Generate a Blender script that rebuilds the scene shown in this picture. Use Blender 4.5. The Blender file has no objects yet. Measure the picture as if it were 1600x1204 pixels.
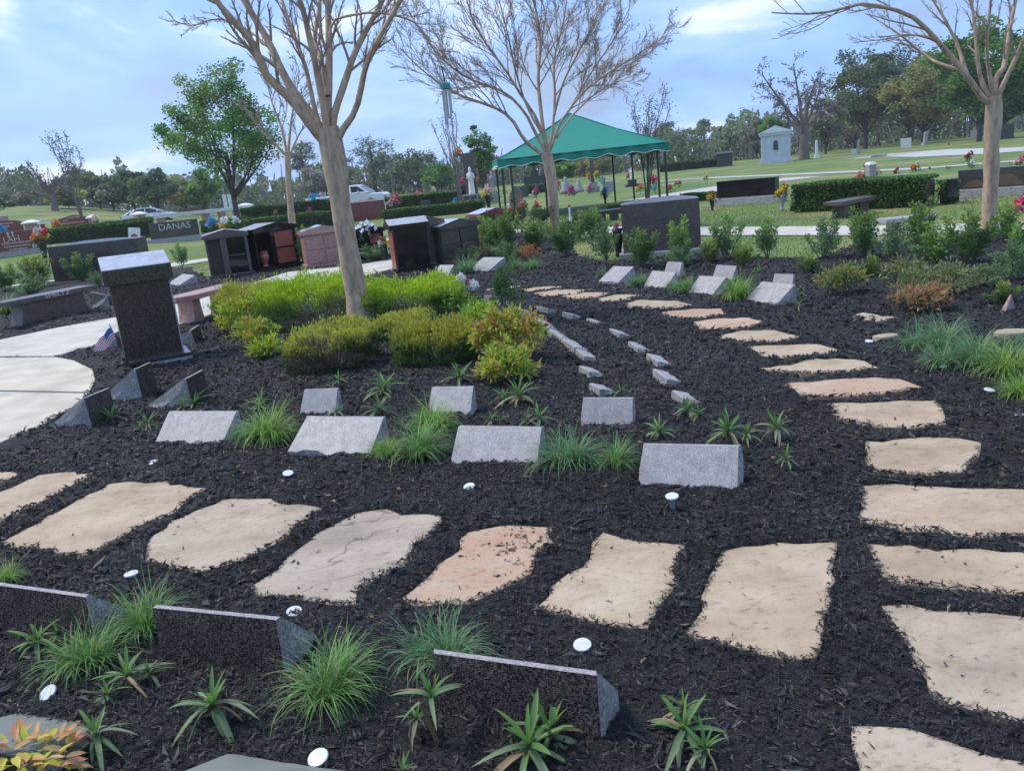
import bpy, bmesh, math, random
import numpy as np
from mathutils import Matrix, Vector
RNG = np.random.RandomState(7); random.seed(7)
SC = bpy.context.scene; COL = SC.collection
# ------------------------------------------------------------------ camera
FPX, PITCH, ROLL, EYE = 1300.0, math.atan(330/1300.0), math.radians(6.0), 1.65
cr, sr, cp, sp = math.cos(ROLL), math.sin(ROLL), math.cos(PITCH), math.sin(PITCH)
cam_d = bpy.data.cameras.new('camera'); cam = bpy.data.objects.new('camera', cam_d); COL.objects.link(cam)
cam_d.sensor_fit = 'HORIZONTAL'; cam_d.sensor_width = 36; cam_d.lens = FPX/1600*36
cam_d.clip_start = 0.05; cam_d.clip_end = 3000
R0, U0, F0 = Vector((1,0,0)), Vector((0,sp,cp)), Vector((0,cp,-sp))
RR = R0*cr - U0*sr; UU = R0*sr + U0*cr
m = Matrix.Identity(4)
for i in range(3): m[i][0], m[i][1], m[i][2] = RR[i], UU[i], -F0[i]
m.translation = (0,0,EYE); cam.matrix_world = m
SC.camera = cam
# ------------------------------------------------------------------ sky, sun, exposure
SUN_EL, SUN_AZ = math.radians(56), math.radians(-70)     # azimuth from +Y towards +X
w = bpy.data.worlds.new('World'); SC.world = w; w.use_nodes = True
nt = w.node_tree; nt.nodes.clear()
def N(t, typ, **kw):
    n = t.nodes.new(typ)
    for k, v in kw.items(): setattr(n, k, v)
    return n
out = N(nt,'ShaderNodeOutputWorld'); bg = N(nt,'ShaderNodeBackground'); bg.inputs['Strength'].default_value = 0.085
sky = N(nt,'ShaderNodeTexSky', sky_type='NISHITA'); sky.sun_disc = False; sky.sun_elevation = SUN_EL; sky.sun_rotation = SUN_AZ
sky.air_density = 1.0; sky.dust_density = 1.5; sky.ozone_density = 2.0
tc = N(nt,'ShaderNodeTexCoord'); mp = N(nt,'ShaderNodeMapping'); mp.inputs['Scale'].default_value = (1.0,1.0,2.6)
mp.inputs['Rotation'].default_value = (0.1,-0.15,0.6)
n1 = N(nt,'ShaderNodeTexNoise'); n1.inputs['Scale'].default_value = 2.3; n1.inputs['Detail'].default_value = 7; n1.inputs['Roughness'].default_value = 0.52; n1.inputs['Distortion'].default_value = 0.25
n2 = N(nt,'ShaderNodeTexNoise'); n2.inputs['Scale'].default_value = 4.3; n2.inputs['Detail'].default_value = 8; n2.inputs['Roughness'].default_value = 0.5; n2.inputs['Distortion'].default_value = 0.4
nt.links.new(tc.outputs['Generated'], mp.inputs['Vector'])
nt.links.new(mp.outputs['Vector'], n1.inputs['Vector']); nt.links.new(mp.outputs['Vector'], n2.inputs['Vector'])
rmp = N(nt,'ShaderNodeValToRGB'); rmp.color_ramp.elements[0].position = 0.40; rmp.color_ramp.elements[0].color=(0.72,0.72,0.72,1); rmp.color_ramp.elements[1].position = 0.66
cl = N(nt,'ShaderNodeValToRGB')      # cloud body: blue grey to white
cl.color_ramp.elements[0].position = 0.34; cl.color_ramp.elements[0].color = (1.8,2.55,4.3,1)
cl.color_ramp.elements[1].position = 0.655; cl.color_ramp.elements[1].color = (5.9,6.4,7.5,1)
k_ = cl.color_ramp.elements.new(0.44); k_.color = (1.85,3.4,6.9,1)
k_ = cl.color_ramp.elements.new(0.54); k_.color = (2.6,4.1,7.1,1)
mx = N(nt,'ShaderNodeMix', data_type='RGBA'); 
nt.links.new(n1.outputs['Fac'], rmp.inputs['Fac']); nt.links.new(n2.outputs['Fac'], cl.inputs['Fac'])
nt.links.new(rmp.outputs['Color'], mx.inputs['Factor']); nt.links.new(sky.outputs['Color'], mx.inputs['A']); nt.links.new(cl.outputs['Color'], mx.inputs['B'])
nt.links.new(mx.outputs['Result'], bg.inputs['Color']); nt.links.new(bg.outputs['Background'], out.inputs['Surface'])
sun_d = bpy.data.lights.new('sun','SUN'); sun_d.energy = 1.5; sun_d.angle = math.radians(10); sun_d.color = (1.0,0.93,0.83)
sun = bpy.data.objects.new('sun', sun_d); COL.objects.link(sun)
sdir = Vector((math.sin(SUN_AZ)*math.cos(SUN_EL), math.cos(SUN_AZ)*math.cos(SUN_EL), math.sin(SUN_EL)))
sun.rotation_euler = sdir.to_track_quat('Z','Y').to_euler(); sun.location = sdir*60
vs = SC.view_settings; SC.display_settings.display_device = 'sRGB'; vs.view_transform = 'Standard'; vs.look = 'None'; vs.exposure = 1.2; vs.gamma = 1; vs.use_curve_mapping = False
SC.cycles.max_bounces = 6; SC.cycles.transparent_max_bounces = 6
# ------------------------------------------------------------------ layout helpers (photo pixel -> place on the ground)
def sst(a, b, x):
    t = min(1.0, max(0.0, (x-a)/(b-a))); return t*t*(3-2*t)
def gz(x, y):
    if y < 15: return 0.0
    k = sst(.30,.56,-x/y)
    return k*(1.1*sst(24,62,y) + 2.6*sst(62,115,y)) + .35*sst(38,56,y)*sst(.02,.14,-x/y)
def ray(px, py):
    u, v = px-800, 602-py
    a, b = u*cr+v*sr, -u*sr+v*cr
    return a, FPX*cp+b*sp, -FPX*sp+b*cp
def P(px, py, z=0.0):
    X, Y, Z = ray(px, py); t = (z-EYE)/Z
    return Vector((X*t, Y*t, z))
def PT(px, py):
    X, Y, Z = ray(px, py); z = 0.0
    lo, hi = 1.0/Y, 260.0/Y
    t = lo
    while t < hi:                                   # march the ray to the terrain
        if EYE+Z*t <= gz(X*t, Y*t): break
        t *= 1.004
    return Vector((X*t, Y*t, gz(X*t, Y*t)))
def D(px, py, depth):                               # point on the sight line at a given distance north
    X, Y, Z = ray(px, py); t = depth/Y
    return Vector((X*t, depth, EYE+Z*t))
def G(px, depth):                                   # ground point below a column at a given distance (level row guess)
    v = D(px, 602-0, depth)
    py = 300
    for _ in range(6):
        X, Y, Z = ray(px, py); t = depth/Y; z = gz(X*t, depth)
        py += (EYE+Z*t - z)*FPX/depth
    p = D(px, py, depth); p.z = gz(p.x, p.y); return p
def topz(base, px, py):
    X, Y, Z = ray(px, py); return EYE + Z/Y*base.y
def mpp(p): return math.hypot(p.y, EYE-p.z)/FPX     # metres per photo pixel at a place
# ------------------------------------------------------------------ mesh helpers
def make_mesh(name, V, F, mat=None, tint=None, smooth=False):
    """V (n,3), F (m,k) one face size, or a list of such arrays"""
    V = np.asarray(V, dtype=np.float32).reshape(-1,3)
    Fs = F if isinstance(F, list) else [F]
    Fs = [np.asarray(f, dtype=np.int32) for f in Fs if len(f)]
    me = bpy.data.meshes.new(name)
    me.vertices.add(len(V)); me.vertices.foreach_set('co', V.ravel())
    nl = sum(f.size for f in Fs); npoly = sum(len(f) for f in Fs)
    me.loops.add(nl); me.polygons.add(npoly)
    me.loops.foreach_set('vertex_index', np.concatenate([f.ravel() for f in Fs]))
    st = []; o = 0
    for f in Fs:
        st.append(o + np.arange(len(f), dtype=np.int32)*f.shape[1]); o += f.size
    me.polygons.foreach_set('loop_start', np.concatenate(st))
    if smooth: me.polygons.foreach_set('use_smooth', np.ones(npoly, dtype=bool))
    else: me.polygons.foreach_set('use_smooth', np.zeros(npoly, dtype=bool))
    me.update(calc_edges=True)
    if tint is not None:
        t = np.ones((len(V),4), dtype=np.float32); t[:,:3] = tint
        a = me.attributes.new('tint','FLOAT_COLOR','POINT'); a.data.foreach_set('color', t.ravel())
    if mat: me.materials.append(mat)
    return me
def tag(o, label=None, cat=None, group=None, kind=None):
    if label: o['label'] = label
    if cat: o['category'] = cat
    if group: o['group'] = group
    if kind: o['kind'] = kind
    return o
def obj(name, me, parent=None, loc=None, rot=None, scale=None):
    o = bpy.data.objects.new(name, me); COL.objects.link(o)
    if parent is not None: o.parent = parent
    if loc is not None: o.location = loc
    if rot is not None: o.rotation_euler = rot
    if scale is not None: o.scale = (scale,)*3 if isinstance(scale,(int,float)) else scale
    return o
def thing(name, label, cat, loc, rz=0.0, group=None, scale=None):
    return tag(obj(name, None, None, loc, (0,0,rz), scale), label, cat, group)
def copy_tree(o, parent=None):
    c = o.copy(); COL.objects.link(c)
    if parent is not None: c.parent = parent
    for ch in o.children: copy_tree(ch, c)
    return c
class MB:
    """collects shapes, builds one bevelled mesh"""
    def __init__(s): s.V = []; s.F = []
    def add(s, V, F):
        o = len(s.V); s.V += [tuple(v) for v in V]; s.F += [tuple(i+o for i in f) for f in F]; return s
    def box(s, x0,x1,y0,y1,z0,z1, tx=0, ty=0):       # tx, ty: taper of the top
        return s.add([(x0,y0,z0),(x1,y0,z0),(x1,y1,z0),(x0,y1,z0),(x0+tx,y0+ty,z1),(x1-tx,y0+ty,z1),(x1-tx,y1-ty,z1),(x0+tx,y1-ty,z1)],
            [(3,2,1,0),(4,5,6,7),(0,1,5,4),(1,2,6,5),(2,3,7,6),(3,0,4,7)])
    def prism(s, prof, a, b, axis='x'):              # profile in the other two axes
        n = len(prof)
        def pt(t, q):
            return (t,q[0],q[1]) if axis=='x' else ((q[0],t,q[1]) if axis=='y' else (q[0],q[1],t))
        V = [pt(a,q) for q in prof]+[pt(b,q) for q in prof]
        F = [tuple(range(n))[::-1], tuple(range(n,2*n))]+[(i,(i+1)%n,n+(i+1)%n,n+i) for i in range(n)]
        return s.add(V, F)
    def lathe(s, prof, n=16, c=(0,0,0)):
        V=[];F=[]
        for r,z in prof:
            for k in range(n):
                a=2*math.pi*k/n; V.append((c[0]+r*math.cos(a),c[1]+r*math.sin(a),c[2]+z))
        for i in range(len(prof)-1):
            for k in range(n): F.append((i*n+k,i*n+(k+1)%n,(i+1)*n+(k+1)%n,(i+1)*n+k))
        F.append(tuple(range(n))[::-1]); F.append(tuple((len(prof)-1)*n+k for k in range(n)))
        return s.add(V,F)
    def mesh(s, name, mat, bevel=0.0, smooth=False, rough=0.0):
        me = bpy.data.meshes.new(name); me.from_pydata(s.V, [], s.F)
        bm = bmesh.new(); bm.from_mesh(me)
        if bevel:
            ed=[e for e in bm.edges if len(e.link_faces)==2 and e.calc_face_angle(0)>0.5]
            bmesh.ops.bevel(bm, geom=ed, offset=bevel, segments=2, affect='EDGES', profile=0.6)
        bmesh.ops.recalc_face_normals(bm, faces=bm.faces)
        bm.to_mesh(me); bm.free()
        if smooth:
            me.polygons.foreach_set('use_smooth', [True]*len(me.polygons))
        if mat: me.materials.append(mat)
        return me
def tube(pts, rad, k=6):
    pts = np.asarray(pts, float); rad = np.asarray(rad, float); n = len(pts)
    t = np.gradient(pts, axis=0); t /= np.linalg.norm(t,axis=1)[:,None]+1e-9
    ref = np.array([0.31,0.93,0.17]) if abs(np.dot(pts[-1]-pts[0],[0.31,0.93,0.17]))<0.8*np.linalg.norm(pts[-1]-pts[0]) else np.array([0.95,-0.2,0.2])
    u = np.cross(t, ref); u /= np.linalg.norm(u,axis=1)[:,None]+1e-9
    v = np.cross(t, u)
    a = np.arange(k)*2*math.pi/k
    V = pts[:,None,:] + rad[:,None,None]*(np.cos(a)[None,:,None]*u[:,None,:]+np.sin(a)[None,:,None]*v[:,None,:])
    i = np.arange(n-1)[:,None]*k; j = np.arange(k)[None,:]; j2 = (j+1)%k
    F = np.stack([i+j, i+j2, i+k+j2, i+k+j],-1).reshape(-1,4)
    return V.reshape(-1,3), F
def tubes_mesh(name, lines, mat, smooth=True, origin=None):
    Vs=[];Fs=[];o=0
    for pts,rad,k in lines:
        V,F=tube(pts,rad,k); Vs.append(V); Fs.append(F+o); o+=len(V)
    V=np.concatenate(Vs)
    if origin is not None: V=V-np.asarray(origin)
    return make_mesh(name,V,np.concatenate(Fs),mat,smooth=smooth)
def unit(a): return a/(np.linalg.norm(a,axis=-1,keepdims=True)+1e-9)
def leaves(cen, axis, length, width, rng, bend=0.25):
    """one kite shaped leaf per centre"""
    n=len(cen); axis=unit(axis); r=unit(rng.normal(size=(n,3))); side=unit(np.cross(axis,r)); nor=np.cross(side,axis)
    L=np.broadcast_to(length,(n,))[:,None]; W=np.broadcast_to(width,(n,))[:,None]
    b=cen-axis*L*.5; m_=cen-axis*L*.02+nor*L*bend*.3; t=cen+axis*L*.5
    V=np.stack([b,m_+side*W*.5,t,m_-side*W*.5],1).reshape(-1,3)
    F=np.arange(4*n).reshape(n,4)
    return V,F
def rep4(t): return np.repeat(t,4,axis=0)
def pick(cols, n, rng, jit=0.15, p=None):
    c=np.asarray(cols,float)[rng.choice(len(cols),n,p=p)]
    return np.clip(c*(1+rng.normal(0,jit,(n,1))),0.002,1)
def in_poly(x, y, poly):
    px=np.asarray([p[0] for p in poly]); py=np.asarray([p[1] for p in poly]); c=np.zeros(len(x),bool); j=len(px)-1
    for i in range(len(px)):
        cond=((py[i]>y)!=(py[j]>y)); 
        xi=(px[j]-px[i])*(y-py[i])/((py[j]-py[i]) if py[j]!=py[i] else 1e-9)+px[i]
        c^=cond&(x<xi); j=i
    return c
def edge_dist(x, y, poly):
    d=np.full(len(x),1e9); n=len(poly)
    for i in range(n):
        ax,ay=poly[i][0],poly[i][1]; bx,by=poly[(i+1)%n][0],poly[(i+1)%n][1]
        vx,vy=bx-ax,by-ay; t=np.clip(((x-ax)*vx+(y-ay)*vy)/(vx*vx+vy*vy+1e-12),0,1)
        d=np.minimum(d,np.hypot(x-ax-t*vx,y-ay-t*vy))
    return d
def hash2(i,j,s):
    h=(i*374761393+j*668265263+s*982451653)&0x7fffffff; h=((h^(h>>13))*1274126177)&0x7fffffff
    return ((h^(h>>16))&0xffff)/65535.0
def vnoise(x,y,sc,s=0):
    x=np.asarray(x)/sc; y=np.asarray(y)/sc; i=np.floor(x).astype(np.int64); j=np.floor(y).astype(np.int64); fx=x-i; fy=y-j
    fx=fx*fx*(3-2*fx); fy=fy*fy*(3-2*fy)
    a=hash2(i,j,s)*(1-fx)+hash2(i+1,j,s)*fx; b=hash2(i,j+1,s)*(1-fx)+hash2(i+1,j+1,s)*fx
    return a*(1-fy)+b*fy-0.5
# ------------------------------------------------------------------ materials
MAT={}
def base_mat(name):
    m_=bpy.data.materials.new(name); m_.use_nodes=True; t=m_.node_tree; MAT[name]=m_
    return m_,t,t.nodes['Principled BSDF']
def plain(name,c,rough=.6,metal=0,var=0.12,scale=6.0,bump=0.0,spec=0.5):
    m_,t,b=base_mat(name); b.inputs['Roughness'].default_value=rough; b.inputs['Metallic'].default_value=metal; b.inputs['Specular IOR Level'].default_value=spec
    tc=N(t,'ShaderNodeTexCoord'); n=N(t,'ShaderNodeTexNoise'); n.inputs['Scale'].default_value=scale; n.inputs['Detail'].default_value=5
    r=N(t,'ShaderNodeValToRGB'); r.color_ramp.elements[0].position=.3; r.color_ramp.elements[1].position=.7
    r.color_ramp.elements[0].color=(*[x*(1-var) for x in c],1); r.color_ramp.elements[1].color=(*[min(1,x*(1+var)) for x in c],1)
    t.links.new(tc.outputs['Object'],n.inputs['Vector']); t.links.new(n.outputs['Fac'],r.inputs['Fac']); t.links.new(r.outputs['Color'],b.inputs['Base Color'])
    if bump:
        bp=N(t,'ShaderNodeBump'); bp.inputs['Strength'].default_value=bump; bp.inputs['Distance'].default_value=.02
        n2=N(t,'ShaderNodeTexNoise'); n2.inputs['Scale'].default_value=scale*5; n2.inputs['Detail'].default_value=6
        t.links.new(tc.outputs['Object'],n2.inputs['Vector']); t.links.new(n2.outputs['Fac'],bp.inputs['Height']); t.links.new(bp.outputs['Normal'],b.inputs['Normal'])
    return m_
def granite(name,cols,scale=180,rough=.25,bump=0.0,spec=.5,soft=0.0):
    """speckled stone; cols = dark, mid, light"""
    m_,t,b=base_mat(name); b.inputs['Roughness'].default_value=rough; b.inputs['Specular IOR Level'].default_value=spec
    tc=N(t,'ShaderNodeTexCoord'); v=N(t,'ShaderNodeTexVoronoi'); v.inputs['Scale'].default_value=scale
    sep=N(t,'ShaderNodeSeparateColor'); r=N(t,'ShaderNodeValToRGB'); r.color_ramp.interpolation='LINEAR'
    e=r.color_ramp.elements; e[0].position=.15; e[0].color=(*cols[0],1); e[1].position=.9; e[1].color=(*cols[2],1)
    k=e.new(.5); k.color=(*cols[1],1)
    n=N(t,'ShaderNodeTexNoise'); n.inputs['Scale'].default_value=scale*.05; n.inputs['Detail'].default_value=7; n.inputs['Roughness'].default_value=.7
    mm=N(t,'ShaderNodeMix',data_type='RGBA',blend_type='MULTIPLY'); mm.inputs['Factor'].default_value=.55
    r2=N(t,'ShaderNodeValToRGB'); r2.color_ramp.elements[0].position=.3; r2.color_ramp.elements[0].color=(.42,.41,.40,1); r2.color_ramp.elements[1].position=.66; r2.color_ramp.elements[1].color=(1.22,1.22,1.22,1)
    L=t.links.new
    L(tc.outputs['Object'],v.inputs['Vector']); L(v.outputs['Color'],sep.inputs['Color']); L(sep.outputs['Red'],r.inputs['Fac'])
    L(tc.outputs['Object'],n.inputs['Vector']); L(n.outputs['Fac'],r2.inputs['Fac'])
    L(r.outputs['Color'],mm.inputs['A']); L(r2.outputs['Color'],mm.inputs['B']); L(mm.outputs['Result'],b.inputs['Base Color'])
    if bump:
        n3=N(t,'ShaderNodeTexNoise'); n3.inputs['Scale'].default_value=45; n3.inputs['Detail'].default_value=8; n3.inputs['Roughness'].default_value=.75
        bp=N(t,'ShaderNodeBump'); bp.inputs['Strength'].default_value=bump; bp.inputs['Distance'].default_value=.03
        L(tc.outputs['Object'],n3.inputs['Vector']); L(n3.outputs['Fac'],bp.inputs['Height']); L(bp.outputs['Normal'],b.inputs['Normal'])
    return m_
def leafmat(name,rough=.5,trans=.3,spec=.4):
    m_,t,b=base_mat(name); b.inputs['Roughness'].default_value=rough; b.inputs['Specular IOR Level'].default_value=spec
    a=N(t,'ShaderNodeAttribute',attribute_name='tint'); tr=N(t,'ShaderNodeBsdfTranslucent'); mx=N(t,'ShaderNodeMixShader'); mx.inputs['Fac'].default_value=trans
    t.links.new(a.outputs['Color'],b.inputs['Base Color']); t.links.new(a.outputs['Color'],tr.inputs['Color'])
    t.links.new(b.outputs['BSDF'],mx.inputs[1]); t.links.new(tr.outputs['BSDF'],mx.inputs[2]); t.links.new(mx.outputs['Shader'],t.nodes['Material Output'].inputs['Surface'])
    return m_
leafmat('leaf',trans=.38); leafmat('petal',.6,.2,.2)
m_,t,b=base_mat('chips'); b.inputs['Roughness'].default_value=.62; b.inputs['Specular IOR Level'].default_value=.4
a=N(t,'ShaderNodeAttribute',attribute_name='tint'); t.links.new(a.outputs['Color'],b.inputs['Base Color'])
granite('granite_grey',[(.22,.21,.205),(.31,.295,.29),(.44,.42,.41)],300,.6)
granite('granite_grey_rough',[(.23,.215,.205),(.39,.37,.355),(.58,.55,.53)],160,.8,.9)
granite('granite_brown',[(.018,.014,.014),(.055,.042,.041),(.21,.145,.13)],240,.2)
granite('granite_edge',[(.22,.2,.2),(.31,.28,.275),(.44,.4,.4)],260,.5)
granite('painted_sheen',[(.36,.37,.40),(.42,.43,.46),(.5,.51,.54)],200,.15)  # sky reflection on polished granite, put into a pale stone colour
granite('granite_dark',[(.012,.010,.009),(.032,.026,.023),(.11,.09,.078)],200,.16)
granite('granite_taupe',[(.055,.041,.036),(.098,.074,.066),(.17,.135,.12)],170,.3)
granite('granite_slate',[(.030,.025,.023),(.06,.051,.047),(.12,.103,.096)],150,.25)
granite('granite_pink',[(.26,.13,.10),(.42,.22,.175),(.60,.38,.31)],150,.4)
granite('granite_red',[(.10,.025,.022),(.20,.055,.048),(.30,.10,.085)],150,.3)
granite('granite_black',[(.004,.004,.005),(.008,.008,.010),(.02,.02,.024)],150,.1,spec=.5)
granite('granite_rose',[(.26,.15,.15),(.38,.23,.23),(.5,.34,.33)],120,.45)
plain('black_panel',(.006,.010,.014),.06,var=.3,spec=.5)
plain('red_panel',(.30,.085,.06),.35)
plain('urn_red',(.36,.12,.09),.3)
plain('white_paint',(.78,.78,.77),.5)
plain('white_stone',(.70,.70,.68),.6,bump=.2)
plain('mausoleum_stone',(.52,.55,.60),.8,var=.08,scale=2,bump=.3)
plain('dark_stone',(.03,.032,.033),.4)
plain('grey_stone',(.30,.29,.28),.6,bump=.3)
plain('bronze',(.12,.08,.05),.4,.6)
plain('engraving',(.52,.49,.46),.7)
plain('gold_engraving',(.62,.50,.42),.7)
plain('metal_grey',(.42,.43,.44),.4,.6)
plain('disc_white',(.58,.60,.64),.4,var=.06,scale=40)
plain('teal_plastic',(.02,.22,.24),.4)
plain('canvas_green',(.003,.20,.145),.7,var=.05,scale=2,bump=.1)
plain('canvas_trim',(.75,.78,.76),.7)
plain('post_green',(.008,.035,.03),.4)
plain('glass_dark',(.02,.028,.035),.06)
plain('car_white',(.74,.76,.80),.22,var=.02)
plain('tyre',(.012,.012,.013),.8)
plain('chrome',(.55,.56,.58),.2,.8)
plain('tail_red',(.35,.01,.03),.25)
plain('vase_black',(.012,.012,.014),.25)
plain('skin',(.25,.14,.09),.6)
plain('hair',(.012,.010,.009),.7)
plain('shirt_blue',(.03,.30,.60),.8)
plain('shirt_grey',(.30,.28,.33),.8)
plain('trousers',(.03,.035,.05),.85)
plain('flag_red',(.50,.06,.07),.8); plain('flag_white',(.8,.76,.76),.8); plain('flag_blue',(.05,.14,.40),.8)
plain('wood_brown',(.12,.075,.045),.7)
plain('copper_stem',(.16,.10,.05),.85,bump=.4,scale=20)
plain('bark_brown',(.09,.07,.055),.9,scale=4,bump=.5)
plain('bark_grey',(.17,.145,.125),.9,scale=4,bump=.5)
# crape myrtle bark: smooth, tan, mottled along the stem
m_,t,b=base_mat('bark_tan'); b.inputs['Roughness'].default_value=.7
tc=N(t,'ShaderNodeTexCoord'); mp=N(t,'ShaderNodeMapping'); mp.inputs['Scale'].default_value=(9,9,2.6); n=N(t,'ShaderNodeTexNoise'); n.inputs['Scale'].default_value=1.6; n.inputs['Detail'].default_value=7; n.inputs['Roughness'].default_value=.6
r=N(t,'ShaderNodeValToRGB'); e=r.color_ramp.elements; e[0].position=.3; e[0].color=(.24,.145,.09,1); e[1].position=.70; e[1].color=(.52,.40,.29,1); k=e.new(.5); k.color=(.42,.295,.20,1)
bp=N(t,'ShaderNodeBump'); bp.inputs['Strength'].default_value=.35; bp.inputs['Distance'].default_value=.02
t.links.new(tc.outputs['Object'],mp.inputs['Vector']); t.links.new(mp.outputs['Vector'],n.inputs['Vector']); t.links.new(n.outputs['Fac'],r.inputs['Fac']); t.links.new(r.outputs['Color'],b.inputs['Base Color']); t.links.new(n.outputs['Fac'],bp.inputs['Height']); t.links.new(bp.outputs['Normal'],b.inputs['Normal'])
plain('twig_tan',(.33,.245,.195),.8,scale=3)
plain('twig_grey',(.17,.14,.125),.85,scale=3)
m_=granite('granite_sheen',[(.03,.03,.03),(.07,.068,.068),(.14,.135,.135)],150,.12,spec=1.0); b=m_.node_tree.nodes['Principled BSDF']; b.inputs['Coat Weight'].default_value=1.0; b.inputs['Coat IOR'].default_value=2.3; b.inputs['Coat Roughness'].default_value=.1
m_=granite('pink_sheen',[(.30,.17,.13),(.46,.27,.22),(.62,.42,.35)],150,.2,spec=1.0); b=m_.node_tree.nodes['Principled BSDF']; b.inputs['Coat Weight'].default_value=1.0; b.inputs['Coat IOR'].default_value=1.9; b.inputs['Coat Roughness'].default_value=.08
# flagstone
def flag(name,c0,c1,c2,crack=False):
    m_,t,b=base_mat(name); b.inputs['Roughness'].default_value=.85; b.inputs['Specular IOR Level'].default_value=.3; L=t.links.new
    tc=N(t,'ShaderNodeTexCoord'); oi=N(t,'ShaderNodeObjectInfo'); mp=N(t,'ShaderNodeMapping'); mp.inputs['Scale'].default_value=(1,1.5,1)
    L(tc.outputs['Object'],mp.inputs['Vector']); mm=N(t,'ShaderNodeMath',operation='MULTIPLY'); mm.inputs[1].default_value=37.0; L(oi.outputs['Random'],mm.inputs[0])
    cx=N(t,'ShaderNodeCombineXYZ'); L(mm.outputs[0],cx.inputs['X']); L(mm.outputs[0],cx.inputs['Z']); L(cx.outputs[0],mp.inputs['Location'])
    n=N(t,'ShaderNodeTexNoise'); n.inputs['Scale'].default_value=2.6; n.inputs['Detail'].default_value=8; n.inputs['Roughness'].default_value=.62; L(mp.outputs[0],n.inputs['Vector'])
    r=N(t,'ShaderNodeValToRGB'); e=r.color_ramp.elements; e[0].position=.3; e[0].color=(*c0,1); e[1].position=.72; e[1].color=(*c2,1); k=e.new(.5); k.color=(*c1,1); L(n.outputs['Fac'],r.inputs['Fac'])
    n2=N(t,'ShaderNodeTexNoise'); n2.inputs['Scale'].default_value=26; n2.inputs['Detail'].default_value=6; n2.inputs['Roughness'].default_value=.7; L(mp.outputs[0],n2.inputs['Vector'])
    r2=N(t,'ShaderNodeValToRGB'); r2.color_ramp.elements[0].position=.28; r2.color_ramp.elements[0].color=(.42,.39,.36,1); r2.color_ramp.elements[1].position=.46; r2.color_ramp.elements[1].color=(1.04,1.04,1.04,1); L(n2.outputs['Fac'],r2.inputs['Fac'])
    mx=N(t,'ShaderNodeMix',data_type='RGBA',blend_type='MULTIPLY'); mx.inputs['Factor'].default_value=.8; L(r.outputs['Color'],mx.inputs['A']); L(r2.outputs['Color'],mx.inputs['B']); L(mx.outputs['Result'],b.inputs['Base Color'])
    ck=N(t,'ShaderNodeTexNoise'); ck.inputs['Scale'].default_value=1.7; ck.inputs['Detail'].default_value=4; ck.inputs['Distortion'].default_value=.6; L(mp.outputs[0],ck.inputs['Vector'])
    cr_=N(t,'ShaderNodeValToRGB'); ce=cr_.color_ramp.elements; ce[0].position=.490; ce[0].color=(1,1,1,1); ce[1].position=.512; ce[1].color=(1,1,1,1); kk=ce.new(.5); v_=.45 if crack else .86; kk.color=(v_,v_*.97,v_*.94,1); L(ck.outputs['Fac'],cr_.inputs['Fac'])
    m5=N(t,'ShaderNodeMix',data_type='RGBA',blend_type='MULTIPLY'); m5.inputs['Factor'].default_value=1; L(mx.outputs['Result'],m5.inputs['A']); L(cr_.outputs['Color'],m5.inputs['B']); L(m5.outputs['Result'],b.inputs['Base Color'])
    ad=N(t,'ShaderNodeMath',operation='ADD'); L(n.outputs['Fac'],ad.inputs[0]); m3=N(t,'ShaderNodeMath',operation='MULTIPLY'); m3.inputs[1].default_value=.35; L(n2.outputs['Fac'],m3.inputs[0]); L(m3.outputs[0],ad.inputs[1])
    bp=N(t,'ShaderNodeBump'); bp.inputs['Strength'].default_value=.55; bp.inputs['Distance'].default_value=.03; L(ad.outputs[0],bp.inputs['Height']); L(bp.outputs['Normal'],b.inputs['Normal'])
flag('flagstone',(.30,.225,.15),(.41,.315,.215),(.49,.40,.29))
flag('flagstone_grey',(.28,.225,.165),(.395,.315,.228),(.48,.40,.30))
flag('flagstone_cracked',(.27,.22,.175),(.375,.305,.235),(.46,.39,.30),True)
flag('flagstone_orange',(.42,.245,.16),(.43,.30,.205),(.47,.375,.28))
plain('olive_top',(.19,.20,.175),.5)
plain('mulch',(.0165,.016,.0168),.9,var=.6,scale=30,bump=.9)
plain('concrete',(.48,.45,.385),.85,var=.20,scale=2.5,bump=.2)
plain('concrete_warm',(.50,.445,.35),.85,var=.20,scale=2.5,bump=.2)
plain('road',(.42,.41,.39),.9)
# lawn
m_,t,b=base_mat('lawn'); b.inputs['Roughness'].default_value=.8; b.inputs['Specular IOR Level'].default_value=.2; L=t.links.new
tc=N(t,'ShaderNodeTexCoord'); n=N(t,'ShaderNodeTexNoise'); n.inputs['Scale'].default_value=.16; n.inputs['Detail'].default_value=9; n.inputs['Roughness'].default_value=.72; L(tc.outputs['Object'],n.inputs['Vector'])
r=N(t,'ShaderNodeValToRGB'); e=r.color_ramp.elements; e[0].position=.34; e[0].color=(.085,.155,.032,1); e[1].position=.60; e[1].color=(.27,.245,.105,1); k=e.new(.5); k.color=(.14,.20,.05,1); L(n.outputs['Fac'],r.inputs['Fac'])
n2=N(t,'ShaderNodeTexNoise'); n2.inputs['Scale'].default_value=14; n2.inputs['Detail'].default_value=5; L(tc.outputs['Object'],n2.inputs['Vector'])
mx=N(t,'ShaderNodeMix',data_type='RGBA',blend_type='MULTIPLY'); mx.inputs['Factor'].default_value=.7; r2=N(t,'ShaderNodeValToRGB'); r2.color_ramp.elements[0].position=.3; r2.color_ramp.elements[0].color=(.5,.5,.5,1); r2.color_ramp.elements[1].position=.7; r2.color_ramp.elements[1].color=(1.25,1.25,1.2,1)
L(n2.outputs['Fac'],r2.inputs['Fac']); L(r.outputs['Color'],mx.inputs['A']); L(r2.outputs['Color'],mx.inputs['B']); L(mx.outputs['Result'],b.inputs['Base Color'])
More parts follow.
